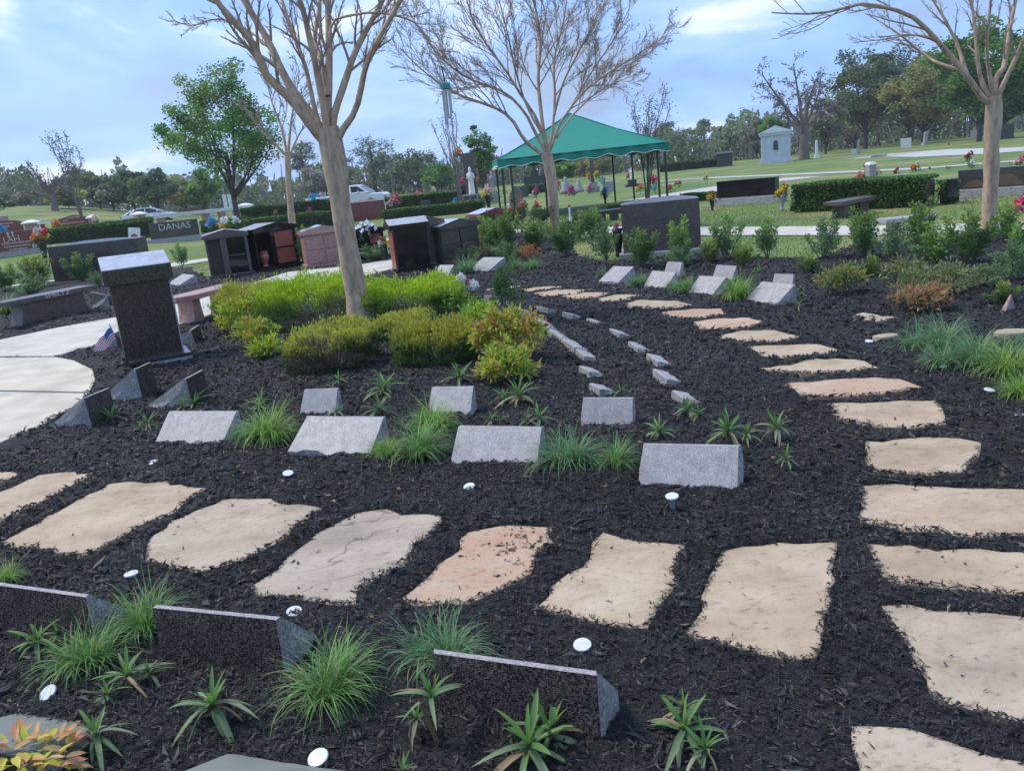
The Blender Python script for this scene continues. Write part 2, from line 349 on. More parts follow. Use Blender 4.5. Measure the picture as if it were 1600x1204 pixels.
# ================================================================== GROUND
def polar_grid(a0,a1,na,rs):
    A=np.linspace(a0,a1,na); R_=np.asarray(rs); aa,rr=np.meshgrid(A,R_); x=(rr*np.sin(aa)).ravel(); y=(rr*np.cos(aa)).ravel()
    i=np.arange(len(R_)-1)[:,None]*na; j=np.arange(na-1)[None,:]
    F=np.stack([i+j,i+na+j,i+na+j+1,i+j+1],-1).reshape(-1,4)
    return x,y,F
GZ=np.vectorize(gz)
x,y,F=polar_grid(-math.pi,math.pi,241,np.concatenate([[0.05],np.geomspace(1,900,130)]))
z=np.where(y>15,GZ(x,np.maximum(y,15.01)),0)-0.03
ground=obj('ground',make_mesh('ground',np.stack([x,y,z],1),F[:,::-1],MAT['lawn'],smooth=True)); tag(ground,kind='structure')
# flagstones (outlines as they lie on the ground)
STONES=[
 ('sliver of tan flagstone cut off by the left frame edge','flagstone',[(-60,745),(0,737),(37,740),(0,752),(-60,765)],'f'),
 ('small tan flagstone with a notched upper end at the left end of the front path','flagstone',[(0,770),(60,742),(85,738),(100,736),(143,738),(128,750),(100,765),(60,785),(0,812),(-80,850),(-120,830)],'f'),
 ('long tan flagstone with a dusty grey lower corner, left of a spotted white disc','flagstone',[(3,848),(60,815),(120,780),(170,755),(200,751),(260,752),(318,762),(300,778),(270,800),(200,830),(150,860),(130,866),(80,858),(30,855)],'f'),
 ('rounded tan flagstone directly right of the white disc lying above the grass clump','flagstone_grey',[(222,862),(240,835),(290,805),(350,778),(420,780),(503,792),(480,805),(450,835),(420,850),(370,880),(310,893),(260,885),(228,875)],'f'),
 ('rough greyish flagstone with long cracks and flaking ledges','flagstone_cracked',[(390,915),(430,890),(450,870),(480,845),(520,820),(560,800),(600,794),(630,801),(690,804),(685,822),(650,850),(630,880),(600,900),(560,920),(555,945),(510,945),(470,935),(430,930)],'f'),
 ('orange tinted flagstone sprinkled with mulch crumbs in the front path','flagstone_orange',[(625,935),(660,905),(700,870),(730,830),(760,823),(863,822),(860,845),(835,870),(830,895),(800,915),(755,930),(730,940),(690,945),(650,945)],'f'),
 ('tan flagstone with a stepped left side, between the orange flagstone and the big corner flagstone','flagstone',[(848,945),(860,915),(890,895),(920,870),(925,845),(940,833),(1000,842),(1068,850),(1060,890),(1045,925),(1025,960),(1010,985),(960,980),(900,962),(870,955)],'f'),
 ('biggest square flagstone where the front path meets the right path','flagstone',[(1075,985),(1090,950),(1105,900),(1130,860),(1160,848),(1305,845),(1303,890),(1300,940),(1295,985),(1275,1022),(1240,1030),(1180,1015),(1120,1000),(1090,995)],'f'),
 ('pale flagstone in the bottom right corner of the frame','flagstone_grey',[(1330,1128),(1420,1140),(1500,1165),(1600,1190),(1700,1210),(1700,1300),(1380,1300),(1350,1200),(1335,1160)],'r'),
 ('wide flagstone with a bitten left side just above the bottom right corner flagstone','flagstone_grey',[(1378,945),(1460,950),(1600,965),(1750,975),(1750,1130),(1600,1125),(1540,1110),(1480,1095),(1450,1080),(1450,1055),(1425,1030),(1420,1000),(1400,975)],'r'),
 ('tan flagstone right of the biggest square flagstone, pale spot on it','flagstone',[(1355,848),(1420,852),(1500,858),(1600,862),(1720,870),(1720,935),(1600,930),(1530,920),(1440,918),(1370,895),(1365,870)],'r'),
 ('broad straight edged flagstone running out of the right frame edge beside the front marker','flagstone',[(1338,757),(1400,757),(1500,760),(1600,762),(1720,765),(1720,840),(1600,837),(1500,835),(1420,830),(1355,815),(1345,790)],'r'),
 ('ragged flagstone, the highest up the right path that is nearly square','flagstone',[(1355,690),(1420,684),(1500,683),(1535,690),(1530,708),(1515,718),(1510,735),(1450,742),(1400,738),(1365,735),(1353,715)],'r'),
 ('flagstone with a slanted right end next above the ragged square one','flagstone',[(1290,630),(1350,628),(1460,625),(1475,645),(1478,662),(1430,668),(1360,665),(1320,655),(1300,645)],'r'),
 ('long lens shaped flagstone with a pinkish tint, third above the broad straight edged one','flagstone_orange',[(1224,598),(1270,595),(1330,590),(1410,590),(1443,605),(1400,612),(1340,618),(1270,618),(1240,610)],'r'),
 ('thin flagstone with a pointed right tip, fourth above the broad straight edged one','flagstone',[(1185,575),(1230,570),(1260,562),(1340,560),(1375,574),(1320,580),(1270,582),(1220,579)],'r'),
 ('thin flagstone with a crack along its left half','flagstone',[(1168,540),(1230,538),(1280,537),(1313,547),(1270,553),(1220,559),(1190,555)],'r'),
 ('thin flagstone right of the outer marker row, sixth above the broad one','flagstone',[(1120,525),(1160,516),(1210,515),(1250,525),(1220,533),(1160,533)],'r'),
 ('orange tan sliver of flagstone below the right marker pair nearest the path','flagstone_orange',[(1083,503),(1110,498),(1170,496),(1193,502),(1170,510),(1120,515),(1095,512)],'r'),
 ('peach flagstone sliver seventh from the far end of the curved path','flagstone_orange',[(1032,488),(1080,482),(1130,482),(1135,490),(1090,496),(1045,495)],'r'),
 ('flagstone sliver sixth from the far end of the curved path','flagstone',[(975,475),(1000,468),(1060,470),(1083,476),(1040,482),(985,482)],'r'),
 ('short flagstone sliver fifth from the far end of the curved path','flagstone',[(930,467),(960,460),(1000,460),(985,468),(945,472)],'r'),
 ('flagstone sliver fourth from the far end of the curved path','flagstone_orange',[(878,462),(920,456),(957,457),(930,464),(890,466)],'r'),
 ('flagstone sliver third from the far end of the curved path','flagstone',[(832,458),(870,452),(922,452),(900,458),(850,462)],'r'),
 ('flagstone sliver second from the far end of the curved path','flagstone',[(812,452),(850,447),(880,447.5),(850,453),(820,455)],'r'),
 ('farthest flagstone sliver, behind the white and pink blossoms','flagstone',[(757,452),(790,446),(815,447),(780,454)],'r'),
 ('pale flat stone lying alone with a weed at its edge','flagstone_grey',[(1330,492),(1350,488),(1405,496),(1370,502)],'x'),
]
ZS=0.028
POLYS=[]
def jag(poly, rng, step=.07, amp=.013):
    out_=[]; n=len(poly)
    for i in range(n):
        a=np.array(poly[i][:2]); b_=np.array(poly[(i+1)%n][:2]); L=np.linalg.norm(b_-a); k=max(1,int(L/step))
        nor=np.array([-(b_-a)[1],(b_-a)[0]])/(L+1e-9)
        for q in range(k):
            big=.004*math.sin(len(out_)*.9+L*40)+.005*math.sin(len(out_)*2.3+L*17); out_.append(a+(b_-a)*q/k+nor*(rng.normal(0,amp)+big*(0 if q==0 else 1))*min(1,L/.2))
    return [(float(p[0]),float(p[1])) for p in out_]
for i,(lab,mt,px,side) in enumerate(STONES):
    rng=np.random.RandomState(100+i)
    g=[P(a,b_,ZS) for a,b_ in px]; poly=jag([(v.x,v.y) for v in g],rng); POLYS.append(poly)
    c=np.mean(poly,axis=0); q=np.array(poly)-c; n=len(q)
    # slab with a worn, uneven rim: outer bottom, outer top (lower), inner top
    rim=.010+.02*np.abs(rng.normal(0,.5,n)); s_in=1-rim/np.linalg.norm(q,axis=1)
    V=[(*p,-.10) for p in q]+[(*p,-.004+rng.normal(0,.002)) for p in q]+[(*(p*s),rng.normal(0,.0015)) for p,s in zip(q,s_in)]
    me=bpy.data.meshes.new('stepping_stone'); me.from_pydata(V,[],[(k,(k+1)%n,n+(k+1)%n,n+k) for k in range(n)]+[(n+k,n+(k+1)%n,2*n+(k+1)%n,2*n+k) for k in range(n)]+[tuple(range(2*n,3*n))])
    me.materials.append(MAT[mt])
    o=obj('stepping_stone',me,None,(c[0],c[1],ZS)); bm=bmesh.new(); bm.from_mesh(me); bmesh.ops.recalc_face_normals(bm,faces=bm.faces); bm.to_mesh(me); bm.free()
    tag(o,lab,'stepping stone',{'f':'flagstones of the front path','r':'flagstones of the curved right path','x':None}[side])
# regions in photo outline -> ground
def gpoly(px,z=0.0): return [(P(a,b_,z).x,P(a,b_,z).y) for a,b_ in px]
PLAZA=gpoly([(-500,770),(-200,735),(0,690),(60,666),(110,637),(138,612),(149,592),(144,577),(115,563),(88,557),(0,557.5),(-300,558)],.03)
PATHP=gpoly([(-300,558),(0,557),(88,556.5),(115,548),(160,537),(230,520),(310,498),(450,450),(560,434),(620,418),(645,416),(645,404),(612,405),(560,414),(450,425),(310,468),(190,494),(90,512),(0,531),(-300,560.5)][:19]+[(-300,540)],.03)
MULCH=gpoly([(-700,800),(-500,600),(-200,470),(60,440),(200,424),(300,418),(325,437),(400,425),(480,418),(560,398),(612,398),(700,392),(735,375),(790,366),(840,358),(872,356),(900,372),(893,385),(905,400),(950,410),(1010,405),(1060,398),(1120,395),(1180,403),(1230,405),(1275,408),(1300,396),(1330,386),(1400,380),(1480,372),(1540,362),(1700,350),(2100,480),(2300,1000),(1900,1600),(-600,1600)])
def slab(name,poly,z,mat,th=.12):
    n=len(poly); me=bpy.data.meshes.new(name); me.from_pydata([(*p,z) for p in poly]+[(*p,z-th) for p in poly],[],[tuple(range(n))]+[(k,(k+1)%n,n+(k+1)%n,n+k) for k in range(n)])
    bm=bmesh.new(); bm.from_mesh(me); bmesh.ops.recalc_face_normals(bm,faces=bm.faces); bm.to_mesh(me); bm.free()
    me.materials.append(MAT[mat]); o=obj(name,me); tag(o,kind='structure'); return o
def smooth_poly(p,it=2):
    p=np.array(p)
    for _ in range(it): p=np.stack([p*.75+np.roll(p,-1,0)*.25,p*.25+np.roll(p,-1,0)*.75],1).reshape(-1,2)
    return [tuple(v) for v in p]
# the plaza, in two pours with a joint between them
JA,JB=P(-300,603,.03),P(139,612,.03)
def side(p): return (JB.x-JA.x)*(p[1]-JA.y)-(JB.y-JA.y)*(p[0]-JA.x)
PL=[P(a,b_,.03) for a,b_ in [(139,612),(149,592),(144,577),(115,563),(88,557.5),(0,558.5),(-300,560),(-300,603)]]
PN=[P(a,b_,.03) for a,b_ in [(-500,770),(-200,735),(0,690),(60,666),(110,637),(137,614),(-300,605)]]
slab('plaza',[(v.x,v.y) for v in PL],.030,'concrete_warm'); slab('plaza',[(v.x,v.y) for v in PN],.028,'concrete_warm')
slab('path',PATHP,.034,'concrete')
# walkway behind the beds, road and lawn edging farther off
def strip(name,px,wid,mat,dz=-.015,n=10):
    pts=[PT(a,b_) for a,b_ in px]; L=[];  # densify
    for a,b_ in zip(pts[:-1],pts[1:]):
        for k in range(n): L.append(a.lerp(b_,k/n))
    L.append(pts[-1]); V=[]
    for k,pv in enumerate(L):
        t=(L[min(k+1,len(L)-1)]-L[max(k-1,0)]); nrm=Vector((-t.y,t.x,0)).normalized()
        for s_ in (-.5,.5):
            q=pv+nrm*wid*s_; V.append((q.x,q.y,gz(q.x,q.y)+dz))
    F=[(2*k,2*k+1,2*k+3,2*k+2) for k in range(len(L)-1)]
    o=obj(name,make_mesh(name,V,np.array(F),MAT[mat])); tag(o,kind='structure'); return o
strip('walkway',[(-260,478),(-80,458),(80,440),(200,424),(315,406),(450,390),(560,378),(700,366),(880,358),(1000,359),(1130,360),(1250,359),(1400,358),(1560,354),(1800,345)],1.45,'concrete')
strip('lane',[(1010,312),(1090,299),(1165,287),(1260,276)],3.2,'road',-.012)
strip('lane',[(1000,285),(1100,278),(1200,273.5),(1330,268),(1450,262),(1600,250)],1.3,'road',-.010)
strip('road',[(1350,245),(1430,238.5),(1500,238),(1600,233),(1750,222)],5.5,'road',-.012)
# mulch bed
def near_stone(xx,yy,fn_pad=.3):
    """(inside any stone, distance to nearest stone edge)"""
    ins=np.zeros(len(xx),bool); dist=np.full(len(xx),9.0)
    for poly in POLYS:
        q=np.array(poly); mask=(xx>q[:,0].min()-fn_pad)&(xx<q[:,0].max()+fn_pad)&(yy>q[:,1].min()-fn_pad)&(yy<q[:,1].max()+fn_pad)
        ix=np.nonzero(mask)[0]
        if len(ix)==0: continue
        ins[ix]|=in_poly(xx[ix],yy[ix],poly); dist[ix]=np.minimum(dist[ix],edge_dist(xx[ix],yy[ix],poly))
    return ins,dist
def mulch_z(xx,yy):
    return .022+.05*vnoise(xx,yy,.75,3)+.03*vnoise(xx,yy,.23,5)+.012*vnoise(xx,yy,.06,9)
x,y,F=polar_grid(math.radians(-56),math.radians(52),420,np.geomspace(1.0,27,330))
ok=in_poly(x,y,MULCH)
ins,dist=near_stone(x,y)
conc=in_poly(x,y,PLAZA)|in_poly(x,y,PATHP); cd=np.minimum(edge_dist(x,y,PLAZA),edge_dist(x,y,PATHP))
z=mulch_z(x,y); bl=np.clip(dist/.05,0,1); z=np.where(ins,-.02,z*bl+.022*(1-bl)); z=np.where(conc,-.02,np.where(cd<.25,np.maximum(z,.03),z))
F=F[ok[F].all(1)]; used_,inv=np.unique(F,return_inverse=True)
mb=obj('mulch_bed',make_mesh('mulch_bed',np.stack([x,y,z],1)[used_],inv.reshape(-1,4)[:,::-1],MAT['mulch'],smooth=True)); tag(mb,kind='structure')
# bark chips
def sample_polar(r0,r1,dens,rng,a0=-50,a1=47):
    A0,A1=math.radians(a0),math.radians(a1); n=int(dens*(r1*r1-r0*r0)/2*(A1-A0))
    rr=np.sqrt(rng.uniform(r0*r0,r1*r1,n)); aa=rng.uniform(A0,A1,n); return rr*np.sin(aa),rr*np.cos(aa)
def chip_batch(xx,yy,zz,Lm,Wm,rng,flat=.35):
    n=len(xx); L=Lm*np.exp(rng.normal(0,.45,n)); W=Wm*np.exp(rng.normal(0,.35,n)); az=rng.uniform(0,2*math.pi,n); el=rng.normal(0,flat,n)
    ax=np.stack([np.cos(az)*np.cos(el),np.sin(az)*np.cos(el),np.sin(el)],1); sd=unit(np.cross(ax,rng.normal(size=(n,3))*[.4,.4,1])); nr=np.cross(ax,sd)
    c=np.stack([xx,yy,zz],1); k=rng.uniform(-.18,.18,n)[:,None]; bend=(rng.uniform(-.12,.12,n)*L)[:,None]
    t0=c-ax*L[:,None]*.5; t1=c+ax*L[:,None]*.5; md=c+ax*L[:,None]*k+sd*bend
    V=np.stack([t0,md+sd*W[:,None]*.6,md+nr*W[:,None]*.45,md-sd*W[:,None]*.6-nr*W[:,None]*.2,t1],1)
    base=np.arange(n)[:,None]*5
    f=np.array([[0,1,2],[0,2,3],[0,3,1],[4,2,1],[4,3,2],[4,1,3]]); F=(base[:,:,None]+f[None]).reshape(-1,3)
    br=np.exp(rng.normal(0,.55,n))[:,None]; col=np.array([[.0180,.0174,.0180]])*br; w_=rng.uniform(0,1,n)[:,None]; col=col*(1+.9*vnoise(xx,yy,.5,21)+.6*vnoise(xx,yy,.16,22))[:,None]*np.where((w_>.92)|((vnoise(xx,yy,.9,23)[:,None]>.27)&(w_>.55)),[[1.9,1.45,1.15]],[[1,1,1]])
    return V.reshape(-1,3),F,np.repeat(col,5,0)
rng=np.random.RandomState(5); Vs=[];Fs=[];Ts=[];off=0
for r0,r1,dens,L,Wd in [(1.6,3.2,8200,.0235,.0046),(3.2,4.6,5600,.028,.0058),(4.6,6.5,2700,.036,.0080),(6.5,9.5,1200,.044,.0115),(9.5,15,360,.055,.017),(15,23,90,.075,.026)]:
    xx,yy=sample_polar(r0,r1,dens,rng); ok=in_poly(xx,yy,MULCH); xx,yy=xx[ok],yy[ok]
    ins,dist=near_stone(xx,yy); conc=in_poly(xx,yy,PLAZA)|in_poly(xx,yy,PATHP); cd=np.minimum(edge_dist(xx,yy,PLAZA),edge_dist(xx,yy,PATHP))
    lap=np.abs(rng.normal(0,.012,len(xx))); keep=(~ins|(dist<lap)|((rng.uniform(0,1,len(xx))<.010*np.exp(-dist/.10)+.0003)))&(~conc|(cd<.02))
    xx,yy,ins,dist=xx[keep],yy[keep],ins[keep],dist[keep]
    zz=np.where(ins,ZS+.006,np.maximum(mulch_z(xx,yy),np.where(dist<.05,.030,-1))+rng.uniform(-.002,.014,len(xx)))
    V,F,T=chip_batch(xx,yy,zz,L,Wd,rng); 
    Vs.append(V);Fs.append(F+off);Ts.append(T);off+=len(V)
    if r0<4:   # a few larger slivers of bark
        k=rng.uniform(0,1,len(xx))<.018; k&=~ins; V,F,T=chip_batch(xx[k],yy[k],zz[k]+.006,L*2.1,Wd*2.2,rng,.2); Vs.append(V);Fs.append(F+off);Ts.append(T*1.2);off+=len(V)
# crumbs on the orange stone's right end
po=np.array(POLYS[5]); n=150; cx=P(835,850,ZS); xx=cx.x+rng.normal(0,.10,n); yy=cx.y+rng.normal(0,.13,n); k=in_poly(xx,yy,POLYS[5]); V,F,T=chip_batch(xx[k],yy[k],np.full(k.sum(),ZS+.004),.025,.006,rng,.05); Vs.append(V);Fs.append(F+off);Ts.append(T);off+=len(V)
o=obj('bark_chips',make_mesh('bark_chips',np.concatenate(Vs),np.concatenate(Fs),MAT['chips'],np.concatenate(Ts))); tag(o,kind='stuff')
# dry leaves and pale wood bits on the mulch
n=150; xx,yy=sample_polar(2.2,8,9,rng); k=in_poly(xx,yy,MULCH); xx,yy=xx[k],yy[k]; i_,_=near_stone(xx,yy); xx,yy=xx[~i_],yy[~i_]; n=len(xx)
V,F=leaves(np.stack([xx,yy,mulch_z(xx,yy)+.022],1),rng.normal(size=(n,3))*[1,1,.15],rng.uniform(.02,.05,n),rng.uniform(.008,.02,n),rng,.6)
o=obj('fallen_leaves',make_mesh('fallen_leaves',V,F,MAT['leaf'],rep4(pick([(.28,.17,.09),(.35,.24,.14),(.16,.10,.06)],n,rng)))); tag(o,kind='stuff')
# grass blades on the nearer lawn
n=90000; xx=rng.uniform(-16,20,n); yy=rng.uniform(11,27,n)**1.0
k=~in_poly(xx,yy,MULCH); xx,yy=xx[k],yy[k]
wk=[PT(a,b_) for a,b_ in [(-260,478),(-80,458),(80,440),(200,424),(315,406),(450,390),(560,378),(700,366),(880,358),(1000,359),(1130,360),(1250,359),(1400,358),(1560,354),(1800,345)]]
dw=np.full(len(xx),9.0)
for a,b_ in zip(wk[:-1],wk[1:]): dw=np.minimum(dw,edge_dist(xx,yy,[(a.x,a.y),(b_.x,b_.y)]))
k=dw>.74; xx,yy=xx[k],yy[k]; n=len(xx); zz=GZ(xx,yy)-.03
L=rng.uniform(.025,.055,n); ax=np.stack([rng.normal(0,.35,n),rng.normal(0,.35,n),np.ones(n)],1); c=np.stack([xx,yy,zz+L*.45],1)
V,F=leaves(c,ax,L,.014,rng,.2); patch=vnoise(xx,yy,2.2,4)[:,None]
T=pick([(.13,.23,.045),(.17,.26,.06),(.22,.27,.09),(.10,.19,.04)],n,rng)*(1+patch*.5)+np.maximum(patch,0)*[[.10,.05,.02]]
o=obj('grass_blades',make_mesh('grass_blades',V,F,MAT['leaf'],rep4(T))); tag(o,kind='stuff')
# ================================================================== STONE MARKERS
def wedge_mesh(name, W, ht, run, rng, m_face, m_back, m_end, m_top, th=.022, n=12, nose=.035, rough=.012):
    prof=[(-run+.01,-.06),(-run,nose),(0,ht),(th,ht),(th+.012,-.06)]
    V=[];F=[];M=[]
    for k in range(n+1):
        x=-W/2+W*k/n; end=(k in (0,n))
        for i,(y,z) in enumerate(prof):
            j=rng.normal(0,rough) if i==1 else 0; sl=math.hypot(run,ht-nose); jy=-j*run/sl; jz=-j*(ht-nose)/sl
            jx=rng.normal(0,rough*.8)*(1 if i in (0,1) else .4) if end else 0
            V.append((x+jx,y+jy,z+jz))
    for k in range(n):
        for i,mi in ((0,2),(1,0),(2,3),(3,1)): F.append((k*5+i,k*5+i+1,(k+1)*5+i+1,(k+1)*5+i)); M.append(mi)
    for k,s in ((0,-1),(n,1)):                       # broken, bulging ends
        b=k*5; mids=[]
        for cy,cz in ((-run*.66,nose*.6),(-run*.35,ht*.35),(-run*.12,ht*.6)):
            V.append((s*(W/2+rng.uniform(.002,.022)),cy,cz)); mids.append(len(V)-1)
        a,b2,c=mids
        for f in [(b,b+1,a),(b+1,b2,a),(b+1,b+2,b2),(b+2,c,b2),(b+2,b+3,c),(b+3,b+4,c),(b+4,b2,c),(b+4,a,b2),(b+4,b,a)]: F.append(f); M.append(2)
    me=bpy.data.meshes.new(name); me.from_pydata(V,[],F)
    for mm in (m_face,m_back,m_end,m_top): me.materials.append(MAT[mm])
    me.polygons.foreach_set('material_index',M)
    bm=bmesh.new(); bm.from_mesh(me); bmesh.ops.recalc_face_normals(bm,faces=bm.faces); bm.to_mesh(me); bm.free()
    return me
def wedge(label, tl, tr, front, ht=.2, run=.26, bot=None, mats=('granite_grey','granite_slate','granite_grey_rough','granite_edge'), group=None, seed=0, name='slant_marker', cat='grave marker', rough=.012, wf=1.0):
    A,B=P(*tl,ht),P(*tr,ht); d=(B-A); W=d.length*wf
    if front=='away': d=-d
    rz=math.atan2(d.y,d.x); c=(A+B)/2; nrm=Vector((math.sin(rz),-math.cos(rz),0))
    if bot is not None:
        b_=P(bot[0],bot[1],.02); run=max(.08,min(.42,(b_-A).dot(nrm)))
    me=wedge_mesh(name,W,ht,run,np.random.RandomState(seed),*mats,rough=rough)
    return tag(obj(name,me,None,(c.x,c.y,0),(0,0,rz)),label,cat,group)
GA='slant markers in the middle bed'
for i,(lab,tl,tr,bot,ht) in enumerate([
 ('largest light grey slant marker, above the white disc on a stem',(1003,694),(1157,697),(986,757),.2),
 ('grey slant marker with grass clumps at both ends, between two others in the middle row',(717,666),(847,668),(697,723),.2),
 ('grey slant marker with faint dark scratches, left of the pair of grass clumps',(478,651),(600,652),(455,708),.2),
 ('smooth pale grey slant marker, left end of the middle row, grass only at its right',(265,643),(370,643),(234,692),.2),
 ('small grey slant marker behind the scratched one, a green rosette at its right foot',(475,609),(528,607),(458,648),.19),
 ('small grey slant marker half hidden behind a lime grass clump',(675,605),(740,604),(664,648),.19),
 ('small warm grey slant marker with a chipped lower left corner, wedge stone tip behind it',(912,622),(988,622),(905,665),.2)]):
    wedge(lab,tl,tr,'cam',ht,bot=bot,group=GA,seed=i)
GB='slant markers on the far right bed'
for i,(lab,tl,tr,bot,ht) in enumerate([
 ('light grey slant marker, farthest left of the four in front of the big taupe stone',(959,416),(990,417),(938,441),.2),
 ('light grey slant marker second from left in the right bed, a smaller one behind it',(1020,423),(1056,426),(1007,447),.2),
 ('light grey slant marker third from left in the right bed, grass tuft at its right',(1093,431),(1134,433),(1070,458),.2),
 ('light grey slant marker at the right end of the right bed row, widest face',(1190,440),(1241,445),(1165,470),.2),
 ('small grey marker tucked behind the second slant marker of the right bed',(1043,409),(1066,410),(1034,424),.2),
 ('small grey marker tucked behind the third slant marker of the right bed',(1120,414),(1150,416),(1110,431),.2),
 ('small grey marker tucked behind the rightmost slant marker of the right bed',(1210,428),(1240,429),(1200,441),.2),
 ('tall narrow grey slant marker behind the white and pink blossoms',(755,402),(788,402),(750,433),.22),
 ('small grey slant marker right of the black glossy niche',(687,414),(709,414),(674,432),.2),
 ('grey slant marker lying behind the tall dark pillar',(285,428),(304,430),(280,447),.2)]):
    wedge(lab,tl,tr,'cam',ht,bot=bot,group=GB if i<8 else None,seed=20+i)
GC='markers seen from behind at the bottom of the photo'
BM=('granite_grey','granite_brown','granite_grey_rough','granite_edge')
wedge('dark speckled marker back with pale top edge running out of the left frame edge',(-70,900),(139,928),'away',.235,.2,mats=BM,group=GC,seed=40)
wedge('dark speckled marker back between the two large grass clumps in the foreground',(243,944),(437,963),'away',.235,.2,mats=BM,group=GC,seed=41)
wedge('dark reddish speckled marker back, right one in the foreground with a clear broken end',(682,1014),(935,1048),'away',.235,.2,mats=BM,group=GC,seed=42,rough=.016)
wedge('greenish grey marker cut by the bottom frame edge beside a white disc',(232,1226),(470,1268),'away',.17,.3,rough=.003,mats=('olive_top','granite_brown','granite_grey_rough','granite_edge'),group=GC,seed=43)
wedge('dull grey marker at the left frame edge behind the red and yellow nandina',(-120,1150),(40,1172),'away',.17,.3,rough=.003,mats=('olive_top','granite_slate','granite_grey_rough','granite_slate'),group=GC,seed=44)
GD='wedge markers beside the plaza'
SM=('granite_slate','granite_slate','granite_grey_rough','granite_edge')
wedge('wedge marker nearest the round plaza, rough grey end and dark back',(128,622),(168,606),'away',.26,.36,mats=SM,group=GD,seed=50)
wedge('wedge marker at the foot of the tall dark pillar, rough end towards the plaza',(208,577),(232,566),'away',.28,.36,mats=SM,group=GD,seed=51)
wedge('wedge marker right of the pillar foot with rosette leaves over its rough end',(287,592),(314,578),'away',.26,.4,mats=SM,group=GD,seed=52)
wedge('grey wedge marker behind the small striped flag',(176,521),(196,510),'away',.2,.3,mats=SM,group=GD,seed=53)
wedge('grey wedge marker just behind the right edge of the tall dark pillar',(296,516),(309,508),'away',.2,.3,mats=SM,group=GD,seed=54)
wedge('left of two jagged pale wedge markers behind the long engraved bench',(143,456),(166,460),'away',.2,.36,mats=SM,seed=55)
wedge('right of two jagged pale wedge markers, touching the tall dark pillar',(166,463),(187,458),'away',.2,.36,mats=SM,seed=56)
CM=('granite_grey','granite_grey','granite_grey_rough','granite_grey')
ORD=['nearest','second nearest','third nearest','fourth nearest','fifth nearest','sixth nearest','seventh nearest','farthest']
inner=[((924,598),(941,607)),((908,571),(925,580)),((903,545),(916,556)),((880,528),(901,542)),((858,513),(879,527)),((836,495),(857,511)),((815,483),(824,487))]
for i,(tl,tr) in enumerate(inner):
    wedge('small grey wedge stone, %s in the inner curved row beside the orange nandina'%(ORD[i] if i<6 else 'farthest'),tl,tr,'away',.068,.09,wf=1.0,mats=CM,group='inner curved row of wedge stones',seed=60+i)
outer=[((1054,609),(1072,622)),((1024,576),(1046,592)),((1014,552),(1032,565)),((985,533),(1000,543)),((955,513),(971,521)),((919,497),(936,503)),((881,487),(897,492)),((840,478),(858,482))]
for i,(tl,tr) in enumerate(outer):
    wedge('small grey wedge stone, %s in the outer curved row towards the right path'%ORD[i],tl,tr,'away',.068,.09,wf=1.0,mats=CM,group='outer curved row of wedge stones',seed=70+i)
wedge('grey wedge stone between the yellow bushes and the white blossoms',(725,475),(742,480),'away',.17,.25,mats=CM,seed=80)
wedge('wide grey stone behind the weeping green shrub',(758,461),(778,462),'away',.2,.3,mats=CM,seed=81)
# a triangular pink stone at the right frame edge
me=MB().add([(-.07,0,-.03),(.09,.02,-.03),(.07,.1,-.03),(-.05,.09,-.03),(.03,.03,.16),(.04,.06,.155)],[(0,1,4),(1,2,5,4),(2,3,5),(3,0,4,5),(3,2,1,0)]).mesh('triangular_stone',MAT['granite_rose'],.004)
v=P(1579,489); tag(obj('triangular_stone',me,None,v,(0,0,.2)),'small pinkish triangular stone standing in mulch near the right frame edge','stone')
for lab,px,wd in [('brown flat rock at the left foot of the right grass bank',(1385,533),.22),('brown flat rock behind the right grass bank',(1580,527),.3),('small brown rock under the grass of the right bank beside a white disc',(1490,570),.16)]:
    v=P(*px); rng=np.random.RandomState(px[0]); n=9; r_=wd/2*rng.uniform(.75,1.1,n)
    me=MB().prism([(r_[k]*math.cos(k*2*math.pi/n),.7*r_[k]*math.sin(k*2*math.pi/n)) for k in range(n)],-.03,.055,'z').mesh('rock',MAT['flagstone_grey'],.012); tag(obj('rock',me,None,v),lab,'rock')
# ================================================================== MONUMENTS
def frame(bl,br,fn=PT):
    A,B=fn(*bl),fn(*br)
    if A.y>38:                                      # far away: face the onlooker, the picture says nothing finer
        m_=(A+B)/2; w_=math.hypot(br[0]-bl[0],br[1]-bl[1])*mpp(m_)/2; q=Vector((m_.y,-m_.x,0)).normalized(); A=m_-q*w_; B=m_+q*w_; A.z=B.z=m_.z
    d=B-A; return A,B,(A+B)/2,math.atan2(d.y,d.x),math.hypot(d.x,d.y)
def text_mesh(s,size,mat,depth=.004):
    c=bpy.data.curves.new('lettering','FONT'); c.body=s; c.size=size; c.extrude=depth; c.align_x='CENTER'; c.align_y='CENTER'; c.resolution_u=2
    o=bpy.data.objects.new('lettering',c); COL.objects.link(o); bpy.context.view_layer.update()
    me=bpy.data.meshes.new_from_object(o.evaluated_get(bpy.context.evaluated_depsgraph_get())); bpy.data.objects.remove(o); bpy.data.curves.remove(c)
    me.materials.clear(); me.materials.append(MAT[mat]); me.name='lettering'; return me
def front_text(parent,s,size,mat,x,y,z):
    return obj('lettering',text_mesh(s,size,mat),parent,(x,y,z),(math.pi/2,0,0))
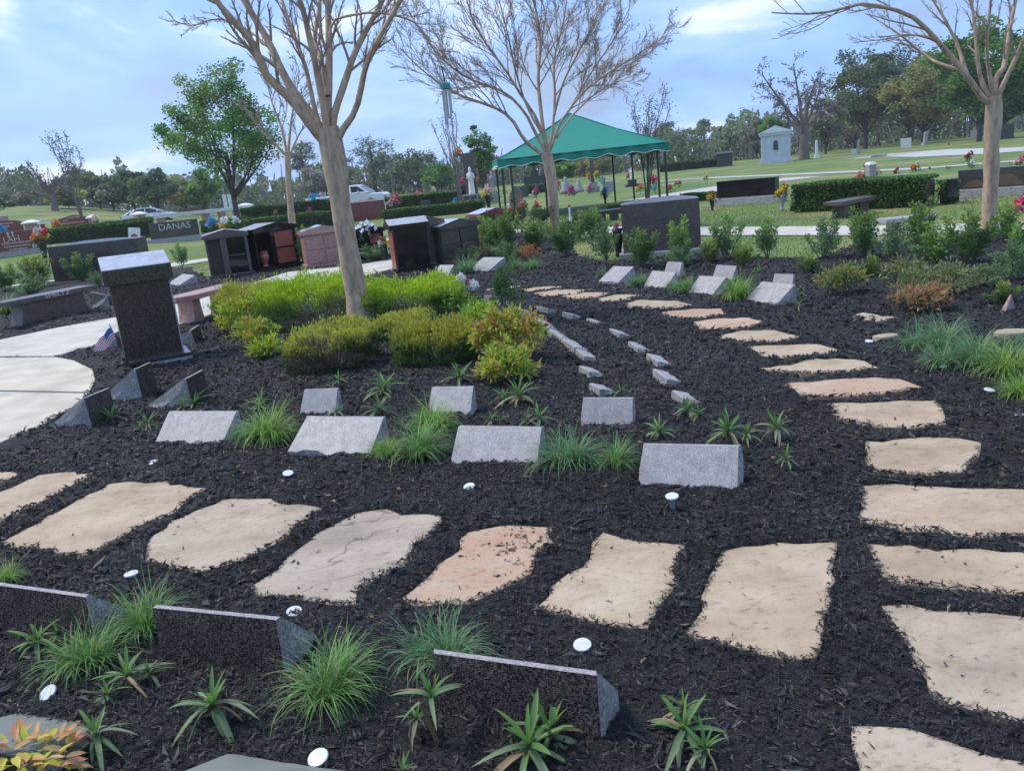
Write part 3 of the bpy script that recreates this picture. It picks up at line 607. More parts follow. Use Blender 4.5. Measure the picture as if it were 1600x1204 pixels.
def monument(label,bl,br,top,thick,mat,cap='flat',base=None,name='headstone',cat='headstone',rise=.06,fn=PT,group=None,baseh=.1):
    """base: (left px, right px) widths of a plinth under the stone"""
    A,B,c,rz,W=frame(bl,br,fn); H=topz(A,*top)-A.z
    t=thing(name,label,cat,c,rz,group)
    z0=0
    if base:
        A2,B2,c2,_,W2=frame(*base,fn); z0=baseh
        e=max(.03,(W2-W)/2)
        b=MB(); b.box(-W/2-e,W/2+e,-.12,thick+.12,-.25,z0); obj('plinth',b.mesh('plinth',MAT['granite_grey_rough'],.012),t)
    b=MB(); s0=-.25 if not base else z0
    if cap=='flat': b.box(-W/2,W/2,0,thick,s0,H)
    elif cap=='hip':
        b.box(-W/2,W/2,0,thick,s0,H); b.add([(-W/2,0,H),(W/2,0,H),(W/2,thick,H),(-W/2,thick,H),(-W*.12,thick*.5,H+rise),(W*.12,thick*.5,H+rise)],[(0,1,5,4),(1,2,5),(2,3,4,5),(3,0,4)])
    elif cap=='round':
        n=16; pr=[(-W/2,s0),(W/2,s0)]+[(W/2*math.cos(math.pi*k/n),H-rise+rise*math.sin(math.pi*k/n)) for k in range(n+1)]; b.prism(pr,0,thick,'y')
    elif cap=='point':
        pr=[(-W*.42,s0),(W*.42,s0),(W*.5,H*.5),(W*.42,H*.75),(W*.2,H*.94),(0,H),(-W*.2,H*.94),(-W*.42,H*.75),(-W*.5,H*.5)]; b.prism(pr,0,thick,'y')
    elif cap=='serp':
        n=14; pr=[(-W/2,s0),(W/2,s0),(W/2,H*.72)]+[(W/2-W*k/n,H*.78+H*.22*math.sin(math.pi*k/n)**1.5) for k in range(1,n)]+[(-W/2,H*.72)]; b.prism(pr,0,thick,'y')
    obj('stone_tablet',b.mesh('stone_tablet',MAT[mat],.008 if W<3 else .015),t)
    return t,W,H
def marks(t,W,rows,mat,z,h=.03,y=-.006,seed=0):
    """worn rows of small engraved strokes, too fine to read in the photo"""
    rng=random.Random(seed); b=MB()
    for r_,(x0,x1) in enumerate(rows):
        x=x0
        while x<x1:
            l=rng.uniform(.4,1.1)*h; b.box(x,x+l*.7,y,0.004,z-r_*h*2.2,z-r_*h*2.2+h*rng.uniform(.6,1)); x+=l
    tag(obj('engraving',b.mesh('engraving',MAT[mat]),t),kind='stuff')
# near left: dark ledger behind the bench, pillar with cap
t,W,H=monument('long dark granite stone with a low hipped top behind the engraved bench',(86,442),(224,428),(78,386),.62,'granite_slate','hip',rise=.07)
A,B=P(200,578),P(289,562); d=B-A; rz=math.atan2(d.y,d.x); W=d.length; c=(A+B)/2; H=topz(A,176,447)
t=thing('memorial_pillar','tall dark granite pillar with a sloping cap, sky sheen painted on its top, beside the plaza','pillar',c,rz); TH=.36
obj('pillar_shaft',MB().box(-W/2,W/2,0,TH,-.05,H).mesh('pillar_shaft',MAT['granite_dark'],.006),t)
obj('pillar_edge',MB().box(W/2-.004,W/2+.012,-.012,.008,.0,H-.02).mesh('pillar_edge',MAT['granite_edge'],.002),t)
CH=topz(A,168,423)-H
obj('cap_sheen',MB().prism([(-.055,H+CH+.001),(TH+.055,H+CH+.122),(TH+.055,H+CH+.13),(-.055,H+CH+.009)],-W/2-.045,W/2+.045,'x').mesh('cap_sheen',MAT['painted_sheen'],.002),t)  # thin added slab whose pale colour paints the sky's reflection on the cap
obj('pillar_cap',MB().prism([(-.06,H+.001),(TH+.06,H+.001),(TH+.06,H+CH+.121),(-.06,H+CH)],-W/2-.05,W/2+.05,'x').mesh('pillar_cap',MAT['granite_dark'],.008),t)
obj('plinth',MB().box(-W/2+.16,W/2+.08,-.10,TH+.1,-.08,.055).mesh('plinth',MAT['granite_grey_rough'],.012),t)
obj('panel_line',MB().box(-W/2+.02,W/2+.075,-.105,TH+.11,.056,.095).mesh('panel_line',MAT['granite_dark'],.006),t)
# the big taupe stone and its neighbours on the right
A,B,c,rz,W=frame((975,401),(1096,391)); H=topz(A,970,321)-A.z
t=thing('ledger_stone','massive taupe granite stone with a shallow sloping top among young shrubs','memorial stone',c,rz)
b=MB(); b.box(-W/2,W/2,0,.75,-.1,H); b.add([(-W/2,0,H),(W/2,0,H),(W/2,.75,H),(-W/2,.75,H),(-W*.1,.37,H+.07),(W*.2,.37,H+.07)],[(0,1,5,4),(1,2,5),(2,3,4,5),(3,0,4)])
obj('stone_body',b.mesh('stone_body',MAT['granite_taupe'],.008),t)
obj('plinth',MB().box(-W/2-.08,W/2+.1,-.16,.9,-.1,.05).mesh('plinth',MAT['granite_grey'],.01),t)
t,W,H=monument('wide glossy black headstone with sunflowers at both ends',(1121,321),(1212,315),(1120,284),.35,'granite_black','flat',((1112,330),(1237,322)),baseh=.2)
t,W,H=monument('wide dark headstone with a tawny landscape etched on it behind the right crape myrtle',(1496,309),(1600,303),(1494,267),.35,'granite_slate','flat',((1472,320),(1625,312)),baseh=.18)
rng=np.random.RandomState(3)
for x0,w_,h_ in ((-.34,.5,.20),(.30,.75,.33)):
    pr=[(x0-w_/2,.22)]+[(x0-w_/2+w_*k/8,.22+h_*math.sin(math.pi*min(1,max(0,k/8)))*rng.uniform(.7,1)) for k in range(1,8)]+[(x0+w_/2,.22)]
    obj('etching',MB().prism(pr,-.006,.004,'y').mesh('etching',MAT['wood_brown']),t)
t,W,H=monument('dark family headstone engraved with a five letter surname in pale capitals',(240,381),(310,373),(240,349),.4,'granite_slate','flat',((230,389),(314,378)),baseh=.2)
front_text(t,'DANAS',W*.2,'engraving',0.02*W,-.012,H*.74)
obj('etching',MB().prism([(-.30*W,.24),(-.1*W,.5*H),(.02*W,.6*H),(.1*W,.5*H),(.05*W,.3)],-.008,.004,'y').mesh('etching',MAT['wood_brown']),t)
obj('etched_rose',MB().lathe([(.02,0),(.06,.03),(.02,.07)],8,(.06*W,-.03,.27)).mesh('etched_rose',MAT['red_panel']),t)
t,W,H=monument('red granite headstone engraved with a three letter surname near the left frame edge',(-40,405),(61,397),(0,364),.4,'granite_red','flat',((-60,413),(76,401)),baseh=.22)
front_text(t,'LAH',W*.12,'gold_engraving',W*.12,-.012,H*.68)
marks(t,W,[(-.02*W,.36*W),(.0,.34*W),(.06*W,.3*W),(-.02*W,.36*W)],'gold_engraving',H*.5,H*.06)
b=MB()
for s_ in (-1,1): b.lathe([(.05,0),(.02,.09),(.05,.13),(.03,.2)],8,(W*.12+s_*.09,0,H*.8))
obj('emblem',b.mesh('emblem',MAT['gold_engraving']),t)
obj('medallion',MB().lathe([(.001,-.005),(.10,-.004),(.10,.004),(.001,.006)],14).mesh('medallion',MAT['engraving']),t,(W*.40,-.006,H*.3),(math.pi/2,0,0))
t,W,H=monument('red headstone with a wavy top and many small pale carvings beside yellow bouquets',(96,359),(140,355),(95,338),.4,'granite_red','serp')
marks(t,W,[(-.2*W,.2*W),(-.35*W,-.2*W),(-.4*W,.3*W)],'gold_engraving',H*.8,H*.09)
t,W,H=monument('low red headstone at the left frame edge behind the taller engraved red one',(-30,368),(33,362),(0,345),.4,'granite_red','round',rise=.2)
marks(t,W,[(-.3*W,.3*W),(-.1*W,.2*W)],'gold_engraving',H*.7,H*.1)
monument('distant red headstone tip above the long white rail',(281,338),(319,334),(281,327),.5,'granite_red','round',rise=.25)
monument('pinkish far headstone at the left frame edge below the trees',(-20,350),(12,348),(0,338),.5,'granite_rose','flat')
t,W,H=monument('big mauve red granite stone with a pale sloped top in front of the pickup truck',(546,346),(603,341),(544,318),.8,'granite_red','hip',rise=.10)
t,W,H=monument('rounded brown headstone with a pale arch, pink flowers at its sides',(630,327),(660,325),(632,305),.3,'granite_taupe','round',rise=.25)
n=12; obj('carved_arch',tubes_mesh('carved_arch',[([(W*.34*math.cos(math.pi*k/n),-.01,H*.35+H*.4*math.sin(math.pi*k/n)) for k in range(n+1)],[.03]*(n+1),6)],MAT['engraving']),t)
monument('rose coloured headstone with a pointed arch top above the red rose shrub',(798,335),(819,333),(808,291),.25,'granite_rose','point')
monument('grey brown upright headstone behind the rose coloured one',(812,308),(826,306),(812,294),.25,'granite_taupe','flat')
t,W,H=monument('grey low headstone set on the lawn behind the centre shrubs',(884,360),(912,352),(884,345),.3,'granite_grey','flat')
monument('low pale grey slab marker with flowers beyond the right hedge',(1395,283),(1420,281),(1395,274),.5,'granite_grey','flat')
t=monument('stepped black monument with a chair shaped top under the green tent',(820,296),(851,292),(820,277),.6,'dark_stone','flat')[0]
tw=t.children[0].dimensions.x; hh=t.children[0].dimensions.z-.25
obj('upper_block',MB().box(-tw*.12,tw*.22,.05,.5,hh,hh+.55).mesh('upper_block',MAT['dark_stone'],.02),t)
obj('slanted_top',MB().prism([(-.1,0),(.35,0),(.3,.28),(.05,.34)],.1,.45,'y').mesh('slanted_top',MAT['dark_stone'],.02),t,(-.05,0,hh+.551))
# ------------------------------------------------------------------ columbarium niches
def niche(label,c,rz,W,Dp,H,mat,kind,door='black_panel',rise=.10,cat='columbarium',plinth=True):
    t=thing('columbarium_niche',label,cat,c,rz); m_=MAT[mat]; eave=H-rise-.09; e=.045
    if plinth: obj('plinth',MB().box(-W/2-.05,W/2+.05,-.07,Dp+.05,-.1,.075).mesh('plinth',m_,.008),t)
    z0=.076
    if kind=='alcove':
        xm=-W/2+W*.42
        b=MB(); b.box(-W/2,W/2,Dp*.6,Dp,z0,eave); b.box(-W/2,-W/2+.035,0,Dp*.598,z0,eave); b.box(xm-.07,xm+.07,0,Dp*.598,z0,eave); b.box(W/2-.07,W/2,0,Dp*.598,z0,eave); b.box(-W/2+.036,W/2-.071,.02,Dp*.598,eave-.03,eave-.001)
        obj('niche_body',b.mesh('niche_body',m_,.004),t)
        hh=(eave-z0-.10)/2; x0,x1=xm+.075,W/2-.075
        for k in range(2):
            zb=z0+.03+k*(hh+.03); obj('niche_door',MB().box(x0,x1,.03,.07,zb,zb+hh).mesh('niche_door',MAT[door],.004),t)
        obj('door_divider',MB().box(x0,x1,.005,.08,z0+.032+hh,z0+.058+hh).mesh('door_divider',m_),t)
    elif kind=='panels':
        obj('niche_body',MB().box(-W/2,W/2,.02,Dp,z0,eave).mesh('niche_body',m_,.004),t)
        for cx in (-1,1):
            for k in range(2):
                hh=(eave-z0-.06)/2; zb=z0+.02+k*(hh+.012)
                obj('niche_door',MB().box(min(cx*.02,cx*(W/2-.03)),max(cx*.02,cx*(W/2-.03)),.0,.03,zb,zb+hh).mesh('niche_door',m_ if door is None else MAT[door],.006),t)
    elif kind=='side':
        obj('niche_body',MB().box(-W/2,W/2,.03,Dp,z0,eave).mesh('niche_body',m_,.006),t)
        hh=(eave-z0-.08)/2
        for k in range(2):
            zb=z0+.03+k*(hh+.02); obj('niche_door',MB().box(-W/2+.05,W/2-.06,.0,.04,zb,zb+hh).mesh('niche_door',MAT[door],.004),t)
        obj('base_moulding',MB().box(-W/2-.02,W/2+.02,.0,Dp+.02,z0+.001,z0+.05).mesh('base_moulding',m_,.006),t)
    else:
        obj('niche_body',MB().box(-W/2,W/2,.0,Dp,z0,eave).mesh('niche_body',m_,.006),t)
    pr=[(-W/2-e,eave+.001),(W/2+e,eave+.001),(W/2+e,eave+.085),(0,H),(-W/2-e,eave+.085)]
    rf=obj('gabled_roof',MB().prism(pr,-.06,Dp+.05,'y').mesh('gabled_roof',m_,.006),t); rf.data.materials.append(MAT['pink_sheen' if mat=='granite_pink' else ('granite_edge' if mat=='granite_taupe' else 'painted_sheen')])  # paler stone for the roof slopes: reflected sky painted into the colour
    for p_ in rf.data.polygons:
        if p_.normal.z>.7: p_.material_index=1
    return t
def niche_px(label,fl,fr,eave_px,Dp,mat,kind,rise=.1,**k):
    A,B,c,rz,W=frame(fl,fr); H=topz(A,*eave_px)-A.z+rise
    return niche(label,c,rz,W,Dp,H,mat,kind,rise=rise,**k),W,H
niche_px('brown grey columbarium niche with an empty alcove and two black doors',(331,437),(396,428),(316,369),.62,'granite_taupe','alcove')
t,W,H=niche_px('black columbarium niche holding a red urn in its alcove',(406,425),(470,413),(397,358),.62,'granite_black','alcove',door='red_panel')
u=t.matrix_basis@Vector((-W/2+W*.22,.10,.076))
o=obj('cremation_urn',MB().lathe([(.05,0),(.085,.012),(.085,.035),(.045,.06),(.05,.09),(.10,.16),(.115,.24),(.10,.30),(.075,.325),(.10,.345),(.10,.375),(.02,.38)],20).mesh('cremation_urn',MAT['urn_red'],smooth=True),None,u); tag(o,'red granite urn standing in the alcove of the black niche','urn')
niche_px('pink granite niche with blank panels just left of the big trunk',(482,420),(541,412),(474,362),.6,'granite_pink','panels',door=None)
niche_px('black niche behind a white bouquet between the trunk and the glossy black niche',(558,407),(604,401),(556,360),.6,'granite_black','alcove',door='red_panel')
A=P(617,431); niche('glossy black niche with red doors on its narrow front turned left',A+Vector((-.02,.27,0)),math.radians(-72),.5,.66,topz(A,612,352)+.1,'granite_black','side',door='red_panel')
niche_px('plain brown grey niche directly behind the glossy black one',(652,420),(697,411),(652,348),.6,'granite_taupe','plain')
niche_px('slate grey niche with blank panels, right of the brown grey one',(693,414),(752,402),(690,353),.55,'granite_slate','panels',door=None)
niche_px('red granite niche half hidden behind young shrubs',(754,381),(801,374),(738,335),.6,'granite_red','plain')
# ------------------------------------------------------------------ benches
def flared(b,x0,x1,y0,y1,h,fl=.07,axis='x'):
    n=7; pr=[]
    for k in range(n+1): 
        s=k/n; pr.append((x1+fl*(1-s)**2.2,h*s))
    for k in range(n,-1,-1):
        s=k/n; pr.append((x0-fl*(1-s)**2.2,h*s))
    b.prism(pr,y0,y1,'y')
A,B=P(38,511),P(147,486); d=B-A; rz=math.atan2(d.y,d.x); c=(A+B)/2; Lp=d.length
zs=topz(A,30,468); SL=(P(153,441,zs)-P(25,467,zs)).length
t=thing('engraved_bench','long brown granite bench with a surname carved on its front edge','bench',c,rz)
b=MB(); flared(b,-Lp/2+.10,Lp/2-.10,.06,.34,zs-.08,.10); obj('pedestal',b.mesh('pedestal',MAT['granite_taupe'],.006),t)
obj('seat_slab',MB().box(-SL/2-.06,SL/2-.06,-.03,.43,zs-.079,zs).mesh('seat_slab',MAT['granite_taupe'],.008),t)
front_text(t,'SMELTZ',.085,'gold_engraving',.02,-.034,zs-.04).scale=(1.7,1,1)
A,B=P(310,506),P(350,494); d=B-A; rz=math.atan2(d.y,d.x); zs=topz(A,317,459)
t=thing('granite_bench','pink granite bench partly behind the yellow green bushes','bench',A,rz)
for x in (0.0,.72): b=MB(); flared(b,x+.03,x+.19,.05,.33,zs-.075,.05); obj('pedestal',b.mesh('pedestal',MAT['granite_pink'],.006),t)
obj('seat_slab',MB().prism([(-.22,.12),(.02,-.03),(1.0,-.03),(1.12,.1),(1.12,.4),(-.18,.4)],zs-.074,zs,'z').mesh('seat_slab',MAT['granite_pink'],.008),t)
A,B=PT(1314,340),PT(1367,331); d=B-A; rz=math.atan2(d.y,d.x)+.15; W=d.length; zs=topz(A,1306,315)-A.z
t=thing('granite_bench','dark grey stone bench on two block legs in front of the clipped hedge','bench',(A+B)/2,rz)
for x in (-W*.45,W*.12): obj('leg',MB().box(x,x+W*.34,.03,.33,-.06,zs-.09).mesh('leg',MAT['granite_slate'],.01),t)
obj('seat_slab',MB().box(-W*.62,W*.62,-.04,.42,zs-.089,zs).mesh('seat_slab',MAT['granite_taupe'],.012),t)
A,B=PT(1388,362),PT(1462,355); d=B-A; rz=math.atan2(d.y,d.x); W=d.length; zs=topz(A,1378,344)
t=thing('granite_bench','grey stone bench half hidden by shrubs between hedge and right trunk','bench',(A+B)/2,rz)
for x in (-W*.4,W*.2): obj('leg',MB().box(x,x+W*.2,.05,.33,-.06,zs-.07).mesh('leg',MAT['granite_slate'],.01),t)
obj('seat_slab',MB().box(-W*.55,W*.55,0,.42,zs-.069,zs).mesh('seat_slab',MAT['granite_grey'],.01),t)
A,B=PT(938,346),PT(970,342); d=B-A; rz=math.atan2(d.y,d.x)+.1; W=d.length*1.2; zs=topz(A,936,330)
t=thing('granite_bench','grey stone bench end showing left of the massive taupe stone','bench',(A+B)/2,rz)
for x in (-W*.35,W*.2): obj('leg',MB().box(x,x+W*.2,.05,.33,-.06,zs-.08).mesh('leg',MAT['granite_slate'],.01),t)
obj('seat_slab',MB().box(-W*.55,W*.75,0,.42,zs-.079,zs).mesh('seat_slab',MAT['granite_slate'],.01),t)
# ------------------------------------------------------------------ white marker discs
DISC=MB().lathe([(.001,-.004),(.031,-.004),(.0325,0),(.031,.004),(.001,.006)],18).mesh('disc',MAT['disc_white'],smooth=False)
STEM=MB().lathe([(.012,-.12),(.012,-.005)],10).mesh('stem',MAT['metal_grey'])
SPOT=MB().lathe([(.001,.0055),(.005,.0055),(.005,.0072),(.001,.0072)],8).mesh('spot',MAT['metal_grey'])
DISCS=[('white marker disc below the smooth pale grey marker at left',(240,722),.03,1),('greyish marker disc between the front path and the scratched marker',(450,739),.03,0),('greyish marker disc below the middle grey marker',(733,760),.035,0),('white marker disc raised on a visible grey stem below the largest marker',(1050,775),.075,0),('white spotted marker disc left of the rounded flagstone',(205,896),.04,2),('white spotted marker disc under the cracked flagstone',(460,955),.04,2),('clean white marker disc alone in mulch above the reddish marker back',(910,1007),.04,0),('white marker disc tilted in the mulch at the lower left',(75,1082),.035,0),('largest white marker disc, at the bottom edge beside the greenish marker',(497,1183),.03,0),
('small white disc at the left foot of the right grass bank',(1411,551),.03,0),('small white disc in front of the right grass bank',(1472,572),.03,0),('white disc left of the lowest grass clump at right',(1546,609),.03,0),('tiny white disc left of the brown rock',(1358,533),.03,0),('white disc at the right frame edge under the lowest grass clump',(1595,650),.03,0),('white disc half hidden by grass at the foot of the chipped marker',(936,676),.03,0)]
for i,(lab,px,z_,sp_) in enumerate(DISCS):
    rng=random.Random(i); t=thing('marker_disc',lab,'marker disc',P(*px,z_),rng.uniform(0,3),'white marker discs in the mulch'); t.rotation_euler=(rng.uniform(-.16,.16)+.12,rng.uniform(-.2,.2),0)
    if px==(75,1082): t.rotation_euler=(.45,-.3,0)
    obj('disc',DISC,t); obj('stem',STEM,t)
    for k in range(sp_): obj('spot',SPOT,t,(.014*(k*2-1),.008*k,0))
# ================================================================== TREES
def W(px,py,base,dy=0.0): return np.array(D(px,py,base.y+dy))
def spline(pts,n=14):
    pts=np.asarray(pts,float)
    if len(pts)<3: return np.linspace(pts[0],pts[-1],n)
    d=np.r_[0,np.cumsum(np.linalg.norm(np.diff(pts,axis=0),axis=1))]; d/=d[-1]; t=np.linspace(0,1,n); o=[]
    P_=np.vstack([2*pts[0]-pts[1],pts,2*pts[-1]-pts[-2]])
    for q in t:
        i=min(len(pts)-2,np.searchsorted(d,q,side='right')-1); i=max(i,0); u=(q-d[i])/(d[i+1]-d[i]+1e-9); p0,p1,p2,p3=P_[i:i+4]
        o.append(.5*((2*p1)+(-p0+p2)*u+(2*p0-5*p1+4*p2-p3)*u*u+(-p0+3*p1-3*p2+p3)*u**3))
    return np.array(o)
def grow(pts,rad,level,maxl,rng,out,nch,lenf=.5,ang=(.35,.8),up=.18,rmin=.0035,t0=.25,wig=.09):
    """children along a branch polyline"""
    pts=np.asarray(pts); L=np.linalg.norm(np.diff(pts,axis=0),axis=1).sum(); n=len(pts)
    for c in range(nch[min(level,len(nch)-1)]):
        t=t0+(1-t0)*((c+rng.uniform(.1,.9))/nch[min(level,len(nch)-1)]); k=min(n-2,int(t*(n-1))); f=t*(n-1)-k
        p=pts[k]*(1-f)+pts[k+1]*f; d=unit(pts[k+1]-pts[k]); r=rad[k]*(1-f)+rad[k+1]*f
        ax=unit(np.cross(d,rng.normal(size=3))); a=rng.uniform(*ang); d=unit(d*math.cos(a)+ax*math.sin(a)+np.array([0,0,up]))
        l=L*lenf*rng.uniform(.6,1.15)*(1.15-.6*t); m_=5 if level<maxl-1 else 4
        q=[p]; bend=rng.normal(0,wig,3)
        for s in range(m_): 
            d=unit(d+bend*.7+rng.normal(0,wig,3)+np.array([0,0,up*.35])); q.append(q[-1]+d*l/m_)
        r0=max(rmin,min(r*.5,rad[0]*.4)); rr=np.linspace(r0,max(rmin*.45,r0*.3),m_+1)
        out[level].append((np.array(q),rr,3 if level>0 else 5))
        if level+1<maxl: grow(q,rr,level+1,maxl,rng,out,nch,lenf*1.02,ang,up,rmin,.2,wig)
def crape(label,base,trunk,limbs,seed,nch,maxl=3,rmin=.004,lenf=.42,extra=(),group=None,bark='bark_tan',twig='twig_tan',k=12,up=.18,seeds=0,ang=(.3,.75),lw=.8):
    """base: ground point; trunk: [(px,py,halfwidth m)]; limbs: [(dy, r0, r1, [(px,py)...])]"""
    rng=np.random.RandomState(seed); t=thing('crape_myrtle_tree',label,'tree',base,0,group); org=np.array(base)
    tp=spline([W(a,b_,base) for a,b_,_ in trunk],18); tr=np.interp(np.linspace(0,1,18),np.linspace(0,1,len(trunk)),[q[2] for q in trunk])
    tr=tr*(1+.035*np.sin(np.arange(18)*1.7+seed)); tp[0,2]=base.z-.1
    obj('trunk',tubes_mesh('trunk',[(tp,tr,k+4)],MAT[bark],origin=org),t)
    outs=[[],[],[],[],[]]
    for dy,r0,r1,px in limbs:
        r0*=lw; r1*=lw
        n=len(px); P3=[W(a,b_,base,dy*(i/max(1,n-1))**1.2) for i,(a,b_) in enumerate(px)]; pts=spline(P3,16); rr=np.linspace(r0,r1,16)*(1+.05*np.sin(np.arange(16)*2.1+r0*99))
        obj('limb',tubes_mesh('limb',[(pts,rr,k)],MAT[bark],origin=org),t); grow(pts,rr,0,maxl,rng,outs,nch,lenf,ang,up,rmin,.3)
    tw=[l for o_ in outs for l in o_]
    obj('twigs',tubes_mesh('twigs',tw,MAT[twig],origin=org),t)['kind']='stuff'
    if seeds:                                         # dry seed heads at the twig tips
        tips=np.array([l[0][-1] for l in outs[maxl-1]]); tips=tips[rng.choice(len(tips),min(seeds,len(tips)),False)]; n=len(tips)*5
        c=np.repeat(tips,5,0)+rng.normal(0,.035,(n,3)); V,F=leaves(c-org,rng.normal(size=(n,3)),.03,.022,rng); obj('seed_heads',make_mesh('seed_heads',V,F,MAT['leaf'],rep4(pick([(.12,.08,.05),(.16,.12,.08)],n,rng))),t)['kind']='stuff'
    return t
# --- tree in the yellow bushes
b1=P(567,514)
crape('nearest crape myrtle with a thick smooth tan trunk rising from the yellow green bushes',b1,
 [(567,516,.19),(564,500,.142),(559,470,.130),(546,400,.122),(534,330,.118),(525,270,.125),(518,228,.15),(511,200,.13)],
 [(-.6,.115,.04,[(512,225),(490,201),(455,155),(416,118),(394,66),(350,17),(325,-20),(280,-80)]),
  (.5,.105,.045,[(510,222),(494,190),(459,144),(435,100),(420,66),(394,22),(370,-20),(340,-90)]),
  (1.0,.055,.03,[(508,215),(494,179),(477,105),(455,44),(440,0),(425,-60)]),
  (-.3,.085,.04,[(514,220),(507,175),(490,88),(475,22),(466,-10),(455,-90)]),
  (.4,.10,.045,[(516,222),(512,175),(514,100),(514,60),(512,0),(510,-90)]),
  (.9,.06,.03,[(512,150),(500,90),(492,60),(500,0),(505,-60)]),
  (.3,.085,.04,[(518,224),(521,184),(538,131),(556,79),(585,25),(603,-10),(640,-80)]),
  (-.5,.075,.035,[(520,240),(533,207),(556,171),(570,110),(582,79),(621,9),(640,-30),(665,-90)]),
  (-.2,.028,.014,[(515,60),(521,33),(550,24),(582,20),(615,24),(647,35),(668,60),(683,88),(690,105)]),
  (-.9,.02,.007,[(400,75),(378,45),(340,30),(300,40),(270,32)])],
 11,(12,9,8),3,.0026,.30,group='bare crape myrtles of the garden',k=14,up=.10,lw=.55)
# hanging twig ends at the top left, from the same kind of tree standing outside the frame
# --- tree in the middle
b2=PT(869,372)
crape('middle crape myrtle with a full bare fan shaped crown in front of the green tent',b2,
 [(869,372,.155),(866,345,.135),(864,310,.128),(861,280,.126),(857,255,.14),(853,238,.13)],
 [(-.8,.10,.02,[(853,246),(835,232),(819,219),(800,187),(780,172),(756,162),(709,144),(660,110),(625,75)]),
  (.6,.085,.02,[(853,240),(835,205),(819,175),(787,144),(725,119),(678,78),(640,20)]),
  (-.4,.08,.02,[(856,235),(838,185),(815,150),(790,110),(760,70),(735,20),(720,-40)]),
  (.8,.11,.03,[(856,238),(850,210),(846,180),(841,125),(844,62),(835,0),(830,-60)]),
  (-.9,.06,.015,[(850,215),(825,170),(805,110),(795,60),(780,0),(770,-60)]),
  (.2,.08,.02,[(857,238),(862,215),(867,156),(866,94),(881,31),(890,-40)]),
  (-.6,.075,.018,[(858,240),(868,212),(877,190),(912,144),(959,109),(990,90),(1016,72),(1035,60)]),
  (.9,.06,.016,[(866,180),(880,130),(905,80),(930,30),(950,-30)]),
  (-.2,.05,.014,[(890,172),(920,120),(960,60),(985,10)]),
  (1.2,.05,.014,[(870,215),(895,180),(940,140),(985,120)])],
 23,(17,11,8),3,.0046,.40,group='bare crape myrtles of the garden',k=9,up=.10,seeds=900,lw=.5)
# --- tree at the right
b3=P(1546,361)
crape('right crape myrtle with a pale knobbly trunk beside the etched dark headstone',b3,
 [(1546,361,.13),(1546,320,.112),(1549,270,.106),(1549,232,.118),(1552,190,.108),(1553,160,.128),(1552,150,.105)],
 [(-.4,.075,.015,[(1551,165),(1540,160),(1514,124),(1480,82),(1444,42),(1412,20),(1348,6),(1305,17),(1260,22),(1206,20)]),
  (.5,.05,.012,[(1514,124),(1505,100),(1497,73),(1475,28),(1458,0),(1440,-50)]),
  (.3,.055,.02,[(1550,156),(1535,130),(1528,99),(1523,42),(1517,0),(1505,-60)]),
  (-.3,.05,.02,[(1552,152),(1545,110),(1542,70),(1548,0),(1550,-60)]),
  (.4,.07,.025,[(1554,158),(1556,121),(1568,107),(1576,56),(1587,0),(1600,-60)]),
  (-.4,.06,.025,[(1554,162),(1565,138),(1590,85),(1600,62),(1640,10),(1680,-40)]),
  (.8,.03,.008,[(1480,82),(1460,60),(1420,55),(1380,62),(1335,66)]),
  (.9,.04,.012,[(1500,110),(1470,100),(1450,90),(1400,50),(1360,25)])],
 31,(10,7,5),3,.0034,.32,group='bare crape myrtles of the garden',k=12,up=.12,lw=.66)
# --- slim bare tree behind the white rail, at left
b4=G(457,36)
crape('slim pale bare tree in front of the dense green tree at left',b4,
 [(457,352,.16),(452,300,.13),(450,262,.13),(449,240,.12)],
 [(-.6,.07,.02,[(449,245),(430,225),(405,200),(385,170)]),(.5,.08,.02,[(449,243),(440,200),(425,160),(415,120)]),(-.3,.08,.02,[(450,243),(455,190),(462,150),(468,110)]),(.4,.06,.02,[(450,250),(465,215),(485,180),(495,165)])],
 41,(7,6,5),3,.013,.5,k=8,up=.1)
# --- slim many stemmed trees
def multi(label,base,top,wpx,seed,nst=6,leaf=None,rmin=.012,name='young_tree'):
    rng=np.random.RandomState(seed); m=mpp(base); H=topz(base,*top)-base.z; Wd=wpx*m; t=thing(name,label,'tree',base); outs=[[],[],[],[]]; st=[]
    for k in range(nst):
        a=rng.uniform(0,6.28); r=Wd*.5*rng.uniform(.2,1); n=8; h=H*rng.uniform(.75,1)
        pts=np.array([[math.cos(a)*(r*(s**1.7)+.06)+rng.normal(0,.03)*s,math.sin(a)*(r*(s**1.7)+.06)+rng.normal(0,.03)*s,h*s] for s in np.linspace(0,1,n)]); rr=np.linspace(rmin*3.2,rmin,n)
        obj('stem',tubes_mesh('stem',[(pts,rr,6)],MAT['twig_grey']),t); grow(pts,rr,0,2,rng,outs,(9,5),.26,(.3,.7),.25,rmin*.75,.35)
    tw=outs[0]+outs[1]; obj('twigs',tubes_mesh('twigs',tw,MAT['twig_grey']),t)['kind']='stuff'
    if leaf:
        cols,n,sz=leaf; tips=np.concatenate([l[0][1:] for l in tw]); c=tips[rng.choice(len(tips),n)]+rng.normal(0,.10,(n,3)); V,F=leaves(c,rng.normal(size=(n,3)),sz,sz*.5,rng); obj('foliage',make_mesh('foliage',V,F,MAT['leaf'],rep4(pick(cols,n,rng))),t)
    return t
multi('spindly young tree with few dry leaves beside the tall statue monument',G(722,44),(708,162),74,3,6,([(.16,.11,.07),(.2,.15,.08)],260,.10),.011)
multi('bushy multi stemmed young tree with sparse olive leaves in front of the tent\'s right end',G(1012,33),(1006,146),96,4,9,([(.11,.12,.05),(.15,.14,.06),(.18,.12,.07)],900,.085),.009)
